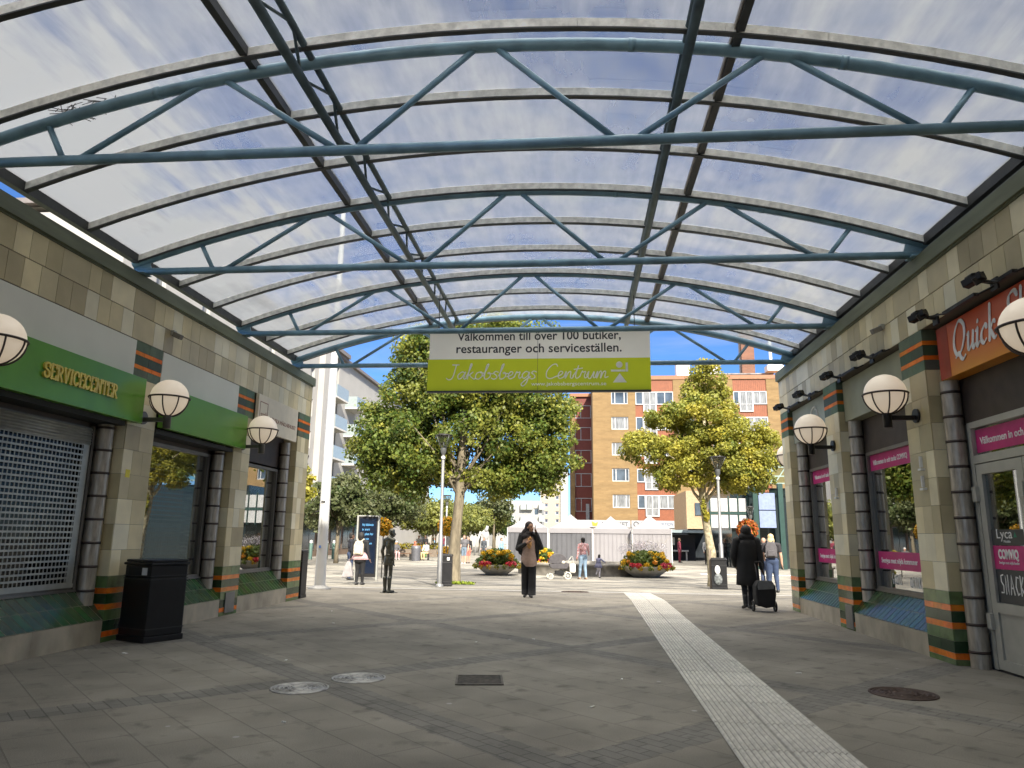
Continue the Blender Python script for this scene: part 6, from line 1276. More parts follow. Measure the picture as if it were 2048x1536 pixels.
def person(label, loc, rz, H, mats, J={}, sleeve='long', legs='long', vox=0.012, wide=1.0, group="people on the square", hair=None, slim=1.0, name="person", cat="person", fingers=True):
    """faces -Y before turning; +X is the person's own left side; J overrides joints given in units of body height"""
    t = thing(name, label, cat, loc, rz, group); j = dict(hd=(0, -0.012, 0.932), nk=(0, 0.008, 0.845), shL=(0.108 * wide, 0.008, 0.812), shR=(-0.108 * wide, 0.008, 0.812), elL=(0.135 * wide, 0.02, 0.635), elR=(-0.135 * wide, 0.02, 0.635), wrL=(0.135 * wide, -0.03, 0.49), wrR=(-0.135 * wide, -0.03, 0.49), hpL=(0.048, 0, 0.515), hpR=(-0.048, 0, 0.515), knL=(0.052, -0.012, 0.285), knR=(-0.052, -0.012, 0.285), anL=(0.052, 0.012, 0.045), anR=(-0.052, 0.012, 0.045), toL=(0.062, -0.085, 0.018), toR=(-0.062, -0.085, 0.018), ch=(0, 0, 0.735), be=(0, -0.006, 0.63), pe=(0, 0.004, 0.54), face=(0, -1, 0)); j.update(J)
    j = {k: Vector(v) * (H if k != 'face' else 1) for k, v in j.items()}; S_k, T_, L_, F_ = 0, 1, 2, 3; P = []; w_ = wide * slim
    f = j['face'].normalized(); hd = j['hd']; side = Vector((0, 0, 1)).cross(f)
    P += [('e', hd + Vector((0, 0, 0.012 * H)) - f * 0.004 * H, (0.047 * H, 0.054 * H, 0.056 * H), S_k), ('e', hd + f * 0.016 * H - Vector((0, 0, 0.030 * H)), (0.036 * H, 0.038 * H, 0.042 * H), S_k), ('c', hd + f * 0.052 * H - Vector((0, 0, 0.002 * H)), hd + f * 0.061 * H - Vector((0, 0, 0.014 * H)), 0.006 * H, 0.0085 * H, S_k)]
    for sg in (-1, 1): P.append(('e', hd + side * sg * 0.047 * H - Vector((0, 0, 0.006 * H)), (0.008 * H, 0.012 * H, 0.017 * H), S_k))
    P += [('c', j['nk'], hd - Vector((0, 0, 0.035 * H)), 0.034 * H, 0.031 * H, S_k)]
    P += [('e', j['ch'], (0.098 * H * w_, 0.068 * H * slim, 0.11 * H), T_), ('e', j['be'], (0.086 * H * w_, 0.064 * H * slim, 0.10 * H), T_), ('e', j['pe'], (0.092 * H * w_, 0.074 * H * slim, 0.072 * H), L_)]
    for q in 'LR':
        P.append(('c', j['sh' + q], j['nk'] - Vector((0, 0, 0.012 * H)), 0.041 * H, 0.042 * H, T_)); P.append(('c', j['sh' + q], j['el' + q], 0.037 * H * slim, 0.029 * H, T_))
        if sleeve == 'short':
            m_ = j['sh' + q].lerp(j['el' + q], 0.6); P[-1] = ('c', j['sh' + q], m_, 0.038 * H * slim, 0.037 * H, T_); P.append(('c', m_, j['el' + q], 0.03 * H, 0.026 * H, S_k))
        P.append(('c', j['el' + q], j['wr' + q], 0.028 * H, 0.019 * H, T_ if sleeve == 'long' else S_k))
        d = j['wr' + q] - j['el' + q]
        if fingers: hand(P, j['wr' + q], d, Vector((0.15, -1, 0)) if abs(d.normalized().z) > 0.6 else Vector((0, 0, -1)), H, S_k, 0.5, 1)
        else: P.append(('c', j['wr' + q], j['wr' + q] + d.normalized() * 0.05 * H, 0.02 * H, 0.016 * H, S_k))
        m2 = j['hp' + q].lerp(j['kn' + q], 0.9); P.append(('c', j['hp' + q], j['kn' + q], 0.06 * H * slim, 0.04 * H * slim, L_))
        P.append(('c', j['kn' + q], j['an' + q], 0.04 * H * slim, 0.028 * H, L_ if legs == 'long' else S_k))
        P.append(('c', j['kn' + q].lerp(j['an' + q], 0.28) + Vector((0, 0.012 * H, 0)), j['an' + q], 0.036 * H, 0.024 * H, L_ if legs == 'long' else S_k))
        hl_ = j['an' + q] + (j['an' + q] - j['to' + q]).normalized() * 0.02 * H; hl_.z = j['an' + q].z - 0.021 * H; P.append(('c', hl_, j['to' + q], 0.0245 * H, 0.019 * H, F_)); P.append(('c', j['an' + q], hl_, 0.026 * H, 0.024 * H, F_))
    body = blob(P, vox, "body", mats, t)
    for sg in (-1, 1): b = MB(); b.sphere(hd + side * sg * 0.019 * H + f * 0.0475 * H + Vector((0, 0, 0.004 * H)), 0.0055 * H, 8, 6); b.build("eye", mat("dark eyes", (0.015, 0.012, 0.01), 0.3), t)
    b = MB(); q = hd + f * 0.0535 * H - Vector((0, 0, 0.032 * H)); b.tube([q - side * 0.014 * H, q + f * 0.002 * H, q + side * 0.014 * H], 0.0035 * H, 6); b.build("mouth", mat("lips", (0.30, 0.10, 0.08), 0.5), t)
    if hair:
        hm, kind = hair; up_ = Vector((0, 0, 1)); Q = [('e', hd + up_ * 0.026 * H - f * 0.012 * H, (0.053 * H, 0.057 * H, 0.052 * H), 0), ('e', hd - f * 0.022 * H - up_ * 0.005 * H, (0.051 * H, 0.046 * H, 0.055 * H), 0)]
        if kind == 'long': Q += [('e', hd - f * 0.03 * H - up_ * 0.045 * H, (0.062 * H, 0.045 * H, 0.075 * H), 0), ('e', hd - f * 0.022 * H - up_ * 0.09 * H, (0.056 * H, 0.036 * H, 0.05 * H), 0)]
        if kind == 'full': Q += [('e', hd - f * 0.02 * H + up_ * 0.005 * H, (0.066 * H, 0.064 * H, 0.075 * H), 0), ('e', hd - f * 0.018 * H - up_ * 0.05 * H, (0.064 * H, 0.05 * H, 0.05 * H), 0)]
        blob(Q, vox, "hair", [hm], t, 2)
    return t, j
def loft(rings, name, m, t, seg=24, wob=0.0, wn=7):
    """closed garment from rings (z, rx, ry, cx, cy)"""
    b = MB(); base = 0
    for i, (z, rx_, ry_, cx, cy) in enumerate(rings):
        for k in range(seg):
            a = 2 * math.pi * k / seg; q = 1 + wob * math.sin(wn * a + i * 0.4) * (i / (len(rings) - 1)); b.v.append((cx + rx_ * q * math.cos(a), cy + ry_ * q * math.sin(a), z))
    n = len(rings)
    for i in range(n - 1):
        for k in range(seg): k2 = (k + 1) % seg; b.f.append((i * seg + k, i * seg + k2, (i + 1) * seg + k2, (i + 1) * seg + k)); b.c.append((1, 1, 1)); b.m.append(0); b.sm.append(True)
    b.f.append(tuple(range(seg))); b.f.append(tuple((n - 1) * seg + k for k in reversed(range(seg))))
    for _ in range(2): b.c.append((1, 1, 1)); b.m.append(0); b.sm.append(False)
    return b.build(name, m, t)
def g0(x, y): return (x, y, gz(y))

# woman in a black headscarf walking towards the camera, phone at her ear
H = 1.66
t, j = person("woman in black headscarf and jacket walking towards the camera with a phone at her ear", g0(-1.12, 16.79), R(4), H, [skinB, BLK, BLK, SHO], dict(
    hd=(0.014, -0.02, 0.925), face=(0.75, -0.66, -0.05), elL=(0.165, -0.03, 0.66), wrL=(0.098, -0.075, 0.855), elR=(-0.15, 0.0, 0.64), wrR=(-0.035, -0.13, 0.71), knL=(0.045, -0.03, 0.29), anL=(0.03, -0.03, 0.045), toL=(0.04, -0.125, 0.018), knR=(-0.048, 0.02, 0.29), anR=(-0.045, 0.06, 0.055), toR=(-0.055, -0.03, 0.018), shL=(0.10, 0.008, 0.815), shR=(-0.10, 0.008, 0.815)), vox=0.0075)
loft([(H * z, H * a, H * b, H * c, H * d) for z, a, b, c, d in ((0.80, 0.055, 0.05, 0, -0.028), (0.74, 0.085, 0.062, 0, -0.028), (0.66, 0.088, 0.068, 0.0, -0.022), (0.58, 0.098, 0.082, 0.0, -0.012), (0.50, 0.108, 0.092, 0.0, -0.005), (0.44, 0.100, 0.092, 0.012, -0.005), (0.405, 0.072, 0.075, 0.02, -0.01))], "long_top", BEI, t, 28, 0.035, 6)
for sg in (-1, 1): loft([(H * z, H * a, H * b, H * (sg * c), H * d) for z, a, b, c, d in ((0.46, 0.058, 0.06, 0.045, 0.0), (0.30, 0.052, 0.056, 0.048, -0.02 if sg > 0 else 0.02), (0.14, 0.052, 0.06, 0.046, -0.03 if sg > 0 else 0.045), (0.035, 0.055, 0.068, 0.04, -0.035 if sg > 0 else 0.05))], "trouser_leg", BLK, t, 18, 0.03, 5)
P = [('c', Vector((sg * 0.095, 0.0, 0.805)) * H, Vector((sg * 0.10, 0.0, 0.60)) * H, 0.048 * H, 0.046 * H, 0) for sg in (-1, 1)] + [('e', Vector((0, 0.022, 0.71)) * H, (0.108 * H, 0.058 * H, 0.13 * H), 0), ('c', Vector((-0.09, 0.005, 0.66)) * H, Vector((-0.075, -0.02, 0.50)) * H, 0.044 * H, 0.02 * H, 0), ('c', Vector((0.10, 0.0, 0.66)) * H, Vector((0.108, 0.0, 0.50)) * H, 0.04 * H, 0.028 * H, 0)]
P += [('c', j['shL'], j['elL'], 0.042 * H, 0.036 * H, 0), ('c', j['elL'], j['elL'].lerp(j['wrL'], 0.85), 0.036 * H, 0.026 * H, 0), ('c', j['shR'], j['elR'], 0.042 * H, 0.036 * H, 0), ('c', j['elR'], j['elR'].lerp(j['wrR'], 0.85), 0.036 * H, 0.026 * H, 0)]
blob(P, 0.012, "jacket", [BLK], t)
f = j['face'].normalized(); hd = j['hd']; upv = Vector((0, 0, 1))
blob([('e', hd + upv * 0.022 * H - f * 0.017 * H, (0.058 * H, 0.058 * H, 0.060 * H), 0), ('e', hd - f * 0.024 * H - upv * 0.02 * H, (0.060 * H, 0.058 * H, 0.07 * H), 0), ('e', Vector((0, -0.005, 0.845)) * H, (0.072 * H, 0.066 * H, 0.045 * H), 0), ('e', Vector((-0.03, -0.03, 0.80)) * H, (0.07 * H, 0.05 * H, 0.05 * H), 0), ('c', Vector((-0.05, -0.01, 0.87)) * H, Vector((-0.085, 0.0, 0.80)) * H, 0.04 * H, 0.05 * H, 0)], 0.009, "headscarf", [cloth("black scarf", (0.016, 0.012, 0.013))], t, 3)
ph = MB(); q = j['wrL'] + Vector((-0.012, -0.02, 0.055)) * H; ph.obox(q + Vector((0, 0, -0.07)), q + Vector((0, 0.01, 0.07)), 0.012, 0.07); o = ph.build("phone", black_m, None, bevel=0.003); o.location = g0(-1.12, 16.79); o.rotation_euler = (0, 0, R(4)); tag(o, "black phone held to the ear of the woman in the headscarf", "phone")
bgp = MB(); q = Vector((0.0, -0.125, 0.71)) * H; bgp.sphere(q + Vector((0.01, 0, 0)), 0.06, 12, 8, sc3=(0.9, 0.55, 2.0)); bgp.sphere(q + Vector((0.03, -0.01, 0.11)), 0.035, 10, 6, sc3=(0.8, 0.7, 1.4)); o = bgp.build("paper_bag", mat("crumpled tan paper", (0.50, 0.26, 0.09), 0.8, var=0.5, scale=22, bump=0.7, bscale=40)); o.location = g0(-1.12, 16.79); o.rotation_euler = (0, 0, R(4)); tag(o, "crumpled tan paper bag in the hand of the woman in the headscarf", "paper bag")

# person in a long black coat with a shopping trolley
H = 1.58; cx, cy = 3.28, 14.97; rz = R(184)
t, j = person("person in a long black coat walking away beside the right shop corner", g0(cx, cy), rz, H, [skinD, BLK, cloth("charcoal leggings", (0.02, 0.02, 0.022)), SHO], dict(elL=(0.17, 0.0, 0.64), wrL=(0.13, -0.07, 0.52), elR=(-0.155, 0.03, 0.63), wrR=(-0.16, 0.05, 0.49), knL=(0.05, 0.0, 0.285), anL=(0.06, 0.05, 0.07), toL=(0.07, -0.03, 0.02), knR=(-0.04, -0.03, 0.285), anR=(-0.03, -0.05, 0.045), toR=(-0.03, -0.15, 0.018)), vox=0.009, wide=1.12, hair=(mat("black hair", (0.012, 0.010, 0.009), 0.7), 'full'))
loft([(H * z, H * a, H * b, H * c, H * d) for z, a, b, c, d in ((0.85, 0.05, 0.05, 0, 0.01), (0.82, 0.105, 0.07, 0, 0.01), (0.76, 0.135, 0.09, 0, 0.005), (0.64, 0.128, 0.092, 0, 0.0), (0.50, 0.130, 0.098, 0.0, 0.0), (0.38, 0.138, 0.105, 0, 0.0), (0.285, 0.142, 0.112, 0, 0.0), (0.28, 0.12, 0.09, 0, 0.0))], "long_coat", BLK, t, 30, 0.03, 7)
blob([('c', j['shL'], j['elL'], 0.052 * H, 0.042 * H, 0), ('c', j['elL'], j['wrL'], 0.042 * H, 0.032 * H, 0), ('c', j['shR'], j['elR'], 0.052 * H, 0.042 * H, 0), ('c', j['elR'], j['wrR'], 0.042 * H, 0.032 * H, 0), ('c', Vector((-0.05, 0.02, 0.86)) * H, Vector((0.05, 0.02, 0.86)) * H, 0.05 * H, 0.05 * H, 0)], 0.012, "coat_sleeves", [BLK], t)
blob([('c', Vector((0.06, 0.05, 0.15)) * H, Vector((0.06, 0.055, 0.06)) * H, 0.032 * H, 0.03 * H, 0), ('c', Vector((-0.03, -0.045, 0.15)) * H, Vector((-0.03, -0.05, 0.05)) * H, 0.032 * H, 0.03 * H, 0)], 0.012, "ankle_boots", [SHO], t)
tx, ty = 3.46, 14.5; tr_ = thing("shopping_trolley", "black two wheeled shopping trolley with a grey flap behind the long coated person", "shopping trolley", (tx, ty, 0), R(4))
b = MB(); b.prism([(-0.17, 0.12), (-0.19, 0.30), (-0.185, 0.47), (-0.12, 0.56), (0.12, 0.56), (0.185, 0.47), (0.19, 0.30), (0.15, 0.10), (0.0, 0.07)], -0.12, 0.12, lambda u, v, d: (u, d, v)); b.build("bag_body", BLK, tr_, bevel=0.03)
b = MB(); b.prism([(-0.15, 0.40), (-0.155, 0.48), (-0.11, 0.565), (0.11, 0.565), (0.15, 0.50), (0.14, 0.42)], -0.137, -0.122, lambda u, v, d: (u, d, v)); b.build("flap", cloth("grey nylon", (0.16, 0.165, 0.17)), tr_, bevel=0.006)
for sx in (-0.205, 0.205):
    b = MB(); b.tube([(sx + 0.012 * 0, 0.05 + 0.085 * math.cos(a), 0.095 + 0.085 * math.sin(a)) for a in np.linspace(0, 2 * math.pi, 21)[:-1]], 0.017, 8, closed=True); wh = b.build("wheel", mat("black rubber", (0.015, 0.015, 0.015), 0.7), tr_)
    b = MB()
    for k in range(5): a = k * 2 * math.pi / 5; b.obox((sx, 0.05, 0.095), (sx, 0.05 + 0.075 * math.cos(a), 0.095 + 0.075 * math.sin(a)), 0.012, 0.014)
    b.tube([(sx - 0.02, 0.05, 0.095), (sx + 0.02, 0.05, 0.095)], 0.02, 8); b.build("spokes", MAT["lamp grey metal"], wh)
b = MB(); b.tube([(-0.07, 0.10, 0.1), (-0.07, 0.14, 0.60), (-0.07, 0.26, 0.86)], 0.011, 6); b.tube([(0.07, 0.10, 0.1), (0.07, 0.14, 0.60), (0.07, 0.26, 0.86), (0.05, 0.28, 0.90), (-0.05, 0.28, 0.90), (-0.07, 0.26, 0.86)], 0.011, 6); b.tube([(-0.2, 0.05, 0.095), (0.2, 0.05, 0.095)], 0.008, 6); b.build("handle", black_m, tr_)

# blonde woman walking away with a grey backpack
bx_, by_ = at(1541, 23.6), 23.6
t, j = person("blonde woman in a dark T shirt and jeans walking away near the right shop corner", g0(bx_, by_), R(172), 1.74, [skinA, cloth("dark tee", (0.025, 0.023, 0.027)), DJEAN, SHO], dict(knR=(-0.06, -0.02, 0.285), anR=(-0.075, 0.0, 0.045), elR=(-0.15, 0.01, 0.64), wrR=(-0.165, -0.01, 0.49), elL=(0.145, 0.0, 0.64), wrL=(0.11, -0.08, 0.56), anL=(0.06, -0.05, 0.045), toL=(0.06, -0.14, 0.018)), sleeve='short', wide=1.15, slim=1.1, hair=(mat("blonde hair", (0.55, 0.42, 0.22), 0.6, var=0.2, scale=20, stretch=(3, 3, 0.5)), 'long'), vox=0.012)
def backpack(label, loc, rz, m, z, w_=0.3, h=0.42):
    bp = thing("backpack", label, "backpack", loc, rz); b = MB(); b.prism([(-w_ / 2, z - h / 2), (w_ / 2, z - h / 2), (w_ * 0.48, z + h * 0.2), (w_ * 0.3, z + h * 0.5), (-w_ * 0.3, z + h * 0.5), (-w_ * 0.48, z + h * 0.2)], 0.13, 0.26, lambda u, v, d: (u, d, v)); b.build("pack", m, bp, bevel=0.04)
    b = MB(); b.prism([(-w_ * 0.33, z - h * 0.42), (w_ * 0.33, z - h * 0.42), (w_ * 0.3, z - 0.02), (-w_ * 0.3, z - 0.02)], 0.255, 0.30, lambda u, v, d: (u, d, v)); b.build("front_pocket", m, bp, bevel=0.02)
    for sg in (-1, 1): b = MB(); b.tube([(sg * 0.06, 0.16, z + h * 0.45), (sg * 0.10, 0.05, z + h * 0.62), (sg * 0.12, -0.08, z + h * 0.45)], 0.02, 6); b.build("strap", m, bp)
    return bp
backpack("grey backpack on the back of the blonde woman", (bx_ - 0.03, by_, gz(by_)), R(172), cloth("grey pack", (0.085, 0.08, 0.085)), 1.28, 0.34, 0.46)
t, j = person("bald man in a pale top, half hidden beside the blonde woman", g0(at(1526, 26.5), 26.5), R(150), 1.70, [skinA, cloth("cream", (0.55, 0.50, 0.45)), NAVY, SHO], vox=0.018, fingers=False)

# woman with a backpack and carrier bag, walking away
wx, wy = at(723, 23.5), 23.5
t, j = person("woman in black cardigan walking away with a backpack, left of the bronze girl", g0(wx, wy), R(176), 1.64, [skinD, BLK, BLK, SHO], dict(elL=(0.16, 0.02, 0.64), wrL=(0.20, 0.0, 0.51), elR=(-0.155, 0.02, 0.64), wrR=(-0.19, 0.0, 0.50), anL=(0.05, 0.03, 0.05), anR=(-0.05, -0.03, 0.045), toR=(-0.055, -0.13, 0.018)), wide=1.15, slim=1.12, hair=(mat("black hair"), 'full'), vox=0.012)
loft([(z, a, b, 0, 0.01) for z, a, b in ((1.02, 0.16, 0.13), (0.92, 0.23, 0.16), (0.80, 0.30, 0.18), (0.79, 0.26, 0.16))], "pink_tunic_hem", PNKC, t, 28, 0.08, 7)
loft([(1.64 * z, 1.64 * a, 1.64 * b, 0, 1.64 * 0.004) for z, a, b in ((0.56, 0.105, 0.088), (0.50, 0.115, 0.098), (0.44, 0.11, 0.095), (0.43, 0.08, 0.07))], "black_tunic", BLK, t, 24, 0.03, 6)
backpack("pale gold and white patterned backpack on the woman left of the bronze girl", (wx, wy, gz(wy)), R(176), mat("pale patterned fabric", (0.52, 0.46, 0.36), 0.7, var=0.4, scale=24), 1.16, 0.32, 0.44)
cbg = thing("carrier_bag", "grey carrier bag hanging from the hand of the woman with the backpack", "carrier bag", (wx - 0.40, wy - 0.02, gz(wy))); b = MB(); b.prism([(-0.18, 0.22), (0.20, 0.26), (0.12, 0.66), (0.06, 0.74), (0.0, 0.74), (-0.06, 0.64)], -0.06, 0.06, lambda u, v, d: (u, d, v)); b.build("bag_body", cloth("grey plastic", (0.30, 0.28, 0.28)), cbg, bevel=0.03); b = MB(); b.tube([(0.0, 0, 0.72), (0.035, 0, 0.80), (0.06, 0, 0.72)], 0.012, 6); b.build("handle", MAT["cloth grey plastic"], cbg)
t, j = person("dark dressed person standing left of the advertising screen with a white bottle", g0(at(703, 27.4), 27.4), R(120), 1.72, [skinD, cloth("black blue", (0.012, 0.013, 0.02)), NAVY, SHO], dict(elL=(0.15, -0.05, 0.65), wrL=(0.05, -0.15, 0.66)), vox=0.014, hair=(mat("black hair"), 'short'), wide=1.1)

# bronze statue of a girl
brz = mat("dark bronze", (0.085, 0.085, 0.07), 0.36, 0.7, var=0.45, scale=7, bump=0.15, bscale=40)
H = 1.52
t, j = person("dark bronze statue of a standing girl with her head bowed, on the paving", (-4.58, 17.76, gz(17.76) + 0.012), R(150), H, [brz] * 4, dict(hd=(-0.02, -0.03, 0.925), face=(-0.6, -0.75, -0.2), shL=(0.088, 0.008, 0.80), shR=(-0.088, 0.008, 0.80), elL=(0.112, 0.04, 0.635), wrL=(0.118, -0.01, 0.49), elR=(-0.112, 0.04, 0.64), wrR=(-0.118, 0.02, 0.495), hpL=(0.05, 0, 0.515), hpR=(-0.05, 0, 0.515), knL=(0.052, 0.0, 0.285), knR=(-0.052, 0.0, 0.285), anL=(0.06, 0.0, 0.04), anR=(-0.06, 0.03, 0.04), toL=(0.07, -0.085, 0.018), toR=(-0.07, -0.06, 0.018)), legs='bare', slim=0.74, vox=0.008, name="statue", cat="statue", group=None)
loft([(H * z, H * a, H * b, 0, 0.002) for z, a, b in ((0.585, 0.062, 0.05), (0.54, 0.078, 0.064), (0.47, 0.088, 0.072), (0.425, 0.09, 0.074), (0.42, 0.075, 0.06))], "short_skirt", brz, t, 28, 0.03, 9)
b = MB(); b.box(-0.16, 0.16, -0.18, 0.10, -0.012, 0.0); b.build("plinth_plate", brz, t, bevel=0.003)

# man with pram, child at the fountain
mx_, my_ = at(1166, 31.5), 31.5
chk = bpy.data.materials.new("red white check shirt"); chk.use_nodes = True; n_, l_ = chk.node_tree.nodes, chk.node_tree.links
tcx = n_.new("ShaderNodeTexCoord"); ck = n_.new("ShaderNodeTexChecker"); ck.inputs["Scale"].default_value = 24; ck.inputs["Color1"].default_value = (0.50, 0.10, 0.10, 1); ck.inputs["Color2"].default_value = (0.66, 0.58, 0.58, 1); l_.new(tcx.outputs["Object"], ck.inputs["Vector"]); l_.new(ck.outputs["Color"], n_["Principled BSDF"].inputs["Base Color"]); n_["Principled BSDF"].inputs["Roughness"].default_value = 0.85
t, j = person("man in a red checked shirt and pale jeans pushing the dark pram", g0(mx_, my_), R(205), 1.70, [skinB, chk, JEAN, mat("tan shoes", (0.4, 0.25, 0.16), 0.6)], dict(elR=(-0.19, -0.08, 0.66), wrR=(-0.25, -0.20, 0.60), shR=(-0.115, -0.005, 0.81), elL=(0.155, 0.04, 0.64), wrL=(0.16, -0.02, 0.51), anR=(-0.045, 0.06, 0.05), toR=(-0.05, -0.03, 0.018), anL=(0.06, -0.09, 0.045), toL=(0.06, -0.18, 0.018), knL=(0.055, -0.06, 0.285)), vox=0.011, hair=(mat("black hair"), 'short'))
# the turned man reaches to the left of the picture; mirror of his own frame
sx_, sy_ = at(1118, 31.3), 31.3
st_ = thing("pram", "dark grey pram with a hood, white wheels and a white bottle bag", "pram", (sx_, sy_, gz(sy_)), R(8)); fm = lambda u, v, d: (u, d, v); hood = cloth("charcoal hood", (0.075, 0.07, 0.075))
b = MB(); b.prism([(-0.42, 0.62), (-0.40, 0.50), (-0.30, 0.42), (0.32, 0.42), (0.40, 0.55), (0.40, 0.66), (-0.05, 0.64)], -0.2, 0.2, fm); b.build("carrycot", hood, st_, bevel=0.03)
b = MB(); arc = [(-0.05 + 0.40 * math.cos(a), 0.64 + 0.40 * math.sin(a)) for a in np.linspace(0.35, math.pi * 0.99, 14)]; b.prism([(-0.05, 0.62)] + arc, -0.21, 0.21, fm); b.build("hood", hood, st_, bevel=0.02)
b = MB(); b.tube([(-0.30, 0, 0.22), (0.0, 0, 0.30), (0.12, 0, 0.52), (0.42, 0, 0.78), (0.52, 0, 0.92)], 0.018, 8); b.tube([(0.0, 0, 0.30), (0.34, 0, 0.20)], 0.018, 8); b.tube([(0.12, -0.1, 0.40), (0.05, -0.18, 0.62)], 0.015, 6); b.tube([(0.52, -0.22, 0.92), (0.52, 0.22, 0.92)], 0.02, 8); b.tube([(0.47, -0.2, 0.86), (0.52, -0.22, 0.92)], 0.015, 6)
for x, r_ in ((-0.38, 0), (0.34, 0)): b.tube([(x, -0.22, 0.15), (x, 0.22, 0.15)], 0.014, 6)
b.tube([(-0.38, 0, 0.15), (-0.25, 0, 0.24)], 0.018, 6); b.build("chassis", alu, st_)
b = MB(); b.prism([(-0.20, 0.18), (0.20, 0.18), (0.18, 0.34), (-0.16, 0.34)], -0.15, 0.15, fm); b.build("basket", BLK, st_, bevel=0.02)
b = MB(); b.sphere((0.16, -0.18, 0.70), 0.09, 10, 8, sc3=(1, 0.5, 0.8)); b.build("folded_cloth", mat("cream cloth", (0.6, 0.57, 0.45), 0.8), st_)
for x, r_ in ((-0.38, 0.12), (0.34, 0.15)):
    for y in (-0.24, 0.24):
        b = MB(); b.tube([(x + (r_ - 0.02) * math.cos(a), y, r_ + (r_ - 0.02) * math.sin(a)) for a in np.linspace(0, 2 * math.pi, 25)[:-1]], 0.022, 8, closed=True); wh = b.build("wheel", mat("cream tyre", (0.62, 0.58, 0.48), 0.7), st_)
        b = MB(); b.tube([(x, y - 0.015, r_), (x, y + 0.015, r_)], r_ * 0.42, 12)
        for k in range(6): a = k * math.pi / 3; b.obox((x, y, r_), (x + (r_ - 0.03) * math.cos(a), y, r_ + (r_ - 0.03) * math.sin(a)), 0.02, 0.012)
        b.build("hub", mat("grey vent metal"), wh)
wbag = MB(); wbag.lathe([(0.0, 0.26), (0.11, 0.26), (0.13, 0.32), (0.125, 0.62), (0.0, 0.63)], 0, 0, 16, sy=0.6); wbag.tube([(-0.05, 0, 0.62), (0.02, 0, 0.9), (0.06, 0, 0.62)], 0.012, 6); o = wbag.build("tote_bag", mat("white tote", (0.62, 0.6, 0.55), 0.8)); o.location = (sx_ + 0.56, sy_ - 0.03, gz(sy_)); tag(o, "white tote bag hanging on the pram handle", "bag")
kx_, ky_ = at(1196, 32.7), 32.7
t, j = person("small child in a blue grey dress and pale tights leaning over the fountain edge", g0(kx_, ky_), R(150), 1.02, [skinB, cloth("blue grey dress", (0.17, 0.17, 0.26)), cloth("white tights", (0.6, 0.56, 0.58)), SHO], dict(hd=(0.0, -0.10, 0.90), nk=(0, -0.05, 0.80), shL=(0.10, -0.045, 0.77), shR=(-0.10, -0.045, 0.77), ch=(0, -0.03, 0.70), elR=(-0.17, -0.12, 0.70), wrR=(-0.22, -0.22, 0.64), elL=(0.13, -0.12, 0.66), wrL=(0.10, -0.2, 0.60), knL=(0.08, -0.1, 0.32), anL=(0.1, 0.02, 0.14), toL=(0.11, -0.05, 0.10)), vox=0.011, hair=(mat("black hair"), 'long'))
loft([(1.02 * z, 1.02 * a, 1.02 * b, 0, 1.02 * c) for z, a, b, c in ((0.68, 0.09, 0.075, -0.02), (0.55, 0.13, 0.115, 0.0), (0.43, 0.18, 0.15, 0.01), (0.42, 0.15, 0.12, 0.01))], "dress_skirt", MAT["cloth blue grey dress"], t, 22, 0.07, 7)

# others far off
gx, gy = at(929, 46), 46
person("man in a grey T shirt, denim shorts and dark socks walking towards the camera", g0(gx, gy), R(-8), 1.76, [skinA, GREY, cloth("denim shorts", (0.14, 0.19, 0.24)), WSHO], dict(wrL=(0.155, -0.05, 0.49), wrR=(-0.155, -0.03, 0.49), anL=(0.05, -0.04, 0.045), toL=(0.055, -0.13, 0.018)), sleeve='short', legs='bare', vox=0.014, wide=1.1, hair=(mat("brown hair", (0.10, 0.06, 0.035), 0.7), 'short'))
person("woman with a dark shoulder bag walking half hidden behind the man in shorts", g0(at(937, 47.5), 47.5), R(-12), 1.66, [skinA, BLK, cloth("coral skirt", (0.5, 0.14, 0.1)), SHO], legs='bare', vox=0.018, hair=(mat("brown hair"), 'long'), fingers=False)
sit = lambda d=0.0: dict(knL=(0.06, -0.26, 0.29), knR=(-0.06, -0.26, 0.29), anL=(0.06, -0.24, 0.045), anR=(-0.06, -0.24 - d, 0.045), toL=(0.065, -0.33, 0.018), toR=(-0.065, -0.33 - d, 0.018), hpL=(0.05, 0, 0.29), hpR=(-0.05, 0, 0.29), pe=(0, 0.01, 0.31), be=(0, 0, 0.40), ch=(0, 0, 0.51), nk=(0, 0.0, 0.61), hd=(0, -0.012, 0.70), shL=(0.105, 0, 0.585), shR=(-0.105, 0, 0.585), elL=(0.14, -0.03, 0.43), elR=(-0.14, -0.03, 0.43), wrL=(0.07, -0.15, 0.37), wrR=(-0.07, -0.15, 0.37))
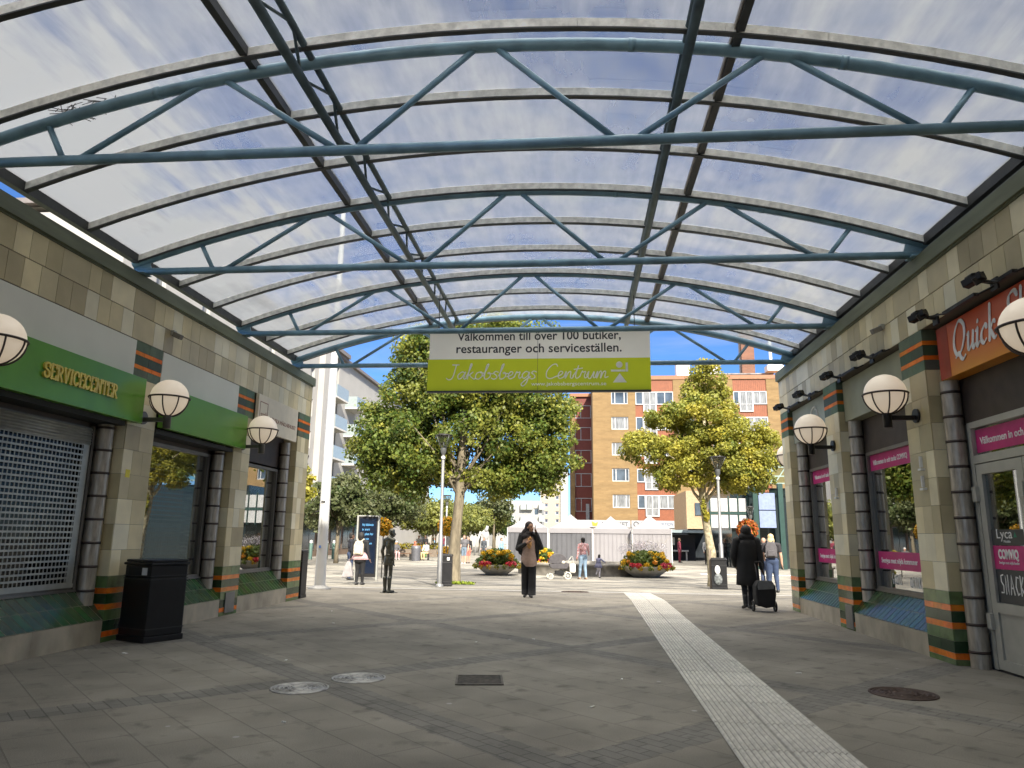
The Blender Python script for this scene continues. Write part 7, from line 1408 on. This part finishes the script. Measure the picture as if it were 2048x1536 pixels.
for dx_, rz_, lab, cs, hm in ((-1.0, 30, "person in a white cap and pale pink skirt sitting on the far bench", [skinA, GREY, PNKC, WSHO], white_m), (0.35, 70, "person in rust orange sitting on the far bench facing right", [skinB, cloth("rust orange", (0.45, 0.13, 0.04)), cloth("rust trousers", (0.3, 0.1, 0.05)), SHO], mat("red headwrap", (0.4, 0.1, 0.05), 0.7)), (1.15, -20, "person in cream trousers sitting at the right end of the far bench", [skinD, cloth("white shirt", (0.55, 0.54, 0.52)), cloth("cream trousers", (0.58, 0.45, 0.22)), SHO], mat("black hair"))):
    person(lab, (at(822, 52) + dx_, 51.85, -0.4), R(rz_), 1.68, cs, sit(), vox=0.02, hair=(hm, 'short'), fingers=False)
for px, y, H_, rz_, lab, cs in ((838, 62, 1.7, 10, "person in white seen beyond the far bench", [skinA, cloth("white shirt"), PNKC, SHO]), (851, 58, 1.7, 170, "person in green trousers walking beyond the far bench", [skinB, BLK, cloth("green", (0.06, 0.25, 0.05)), SHO]), (868, 66, 1.5, 80, "person in light blue bending by the far planting box", [skinA, cloth("light blue", (0.25, 0.45, 0.6)), cloth("cream", (0.55, 0.5, 0.45)), SHO]), (887, 60, 1.75, 0, "person in a maroon jacket near the low flower ball", [skinA, cloth("maroon", (0.16, 0.02, 0.04)), NAVY, SHO]), (968, 56, 1.6, -20, "dark clothed person with folded arms standing before the white sculpture", [skinA, cloth("dark slate", (0.06, 0.07, 0.08)), cloth("dark slate"), SHO]), (1003, 50, 1.6, 60, "person in a pale blue top left of the first market tent", [skinA, cloth("light blue"), NAVY, SHO]), (1358, 55, 1.72, 100, "person in a dark red dress standing at the dark kiosk", [skinD, cloth("maroon"), cloth("maroon"), SHO]), (1412, 52, 1.7, 20, "person in white at the kiosk, partly behind the thin tree trunk", [skinA, cloth("white shirt"), BLK, SHO]), (1449, 48, 1.72, 200, "dark clothed person standing behind the right street lamp", [skinB, BLK, BLK, SHO]), (1467, 50, 1.65, 170, "person in pink standing near the corner building", [skinA, PNKC, BLK, SHO])):
    person(lab, (at(px, y), y, -0.4), R(rz_), H_, cs, vox=0.022, hair=(mat("brown hair"), 'short'), fingers=False)
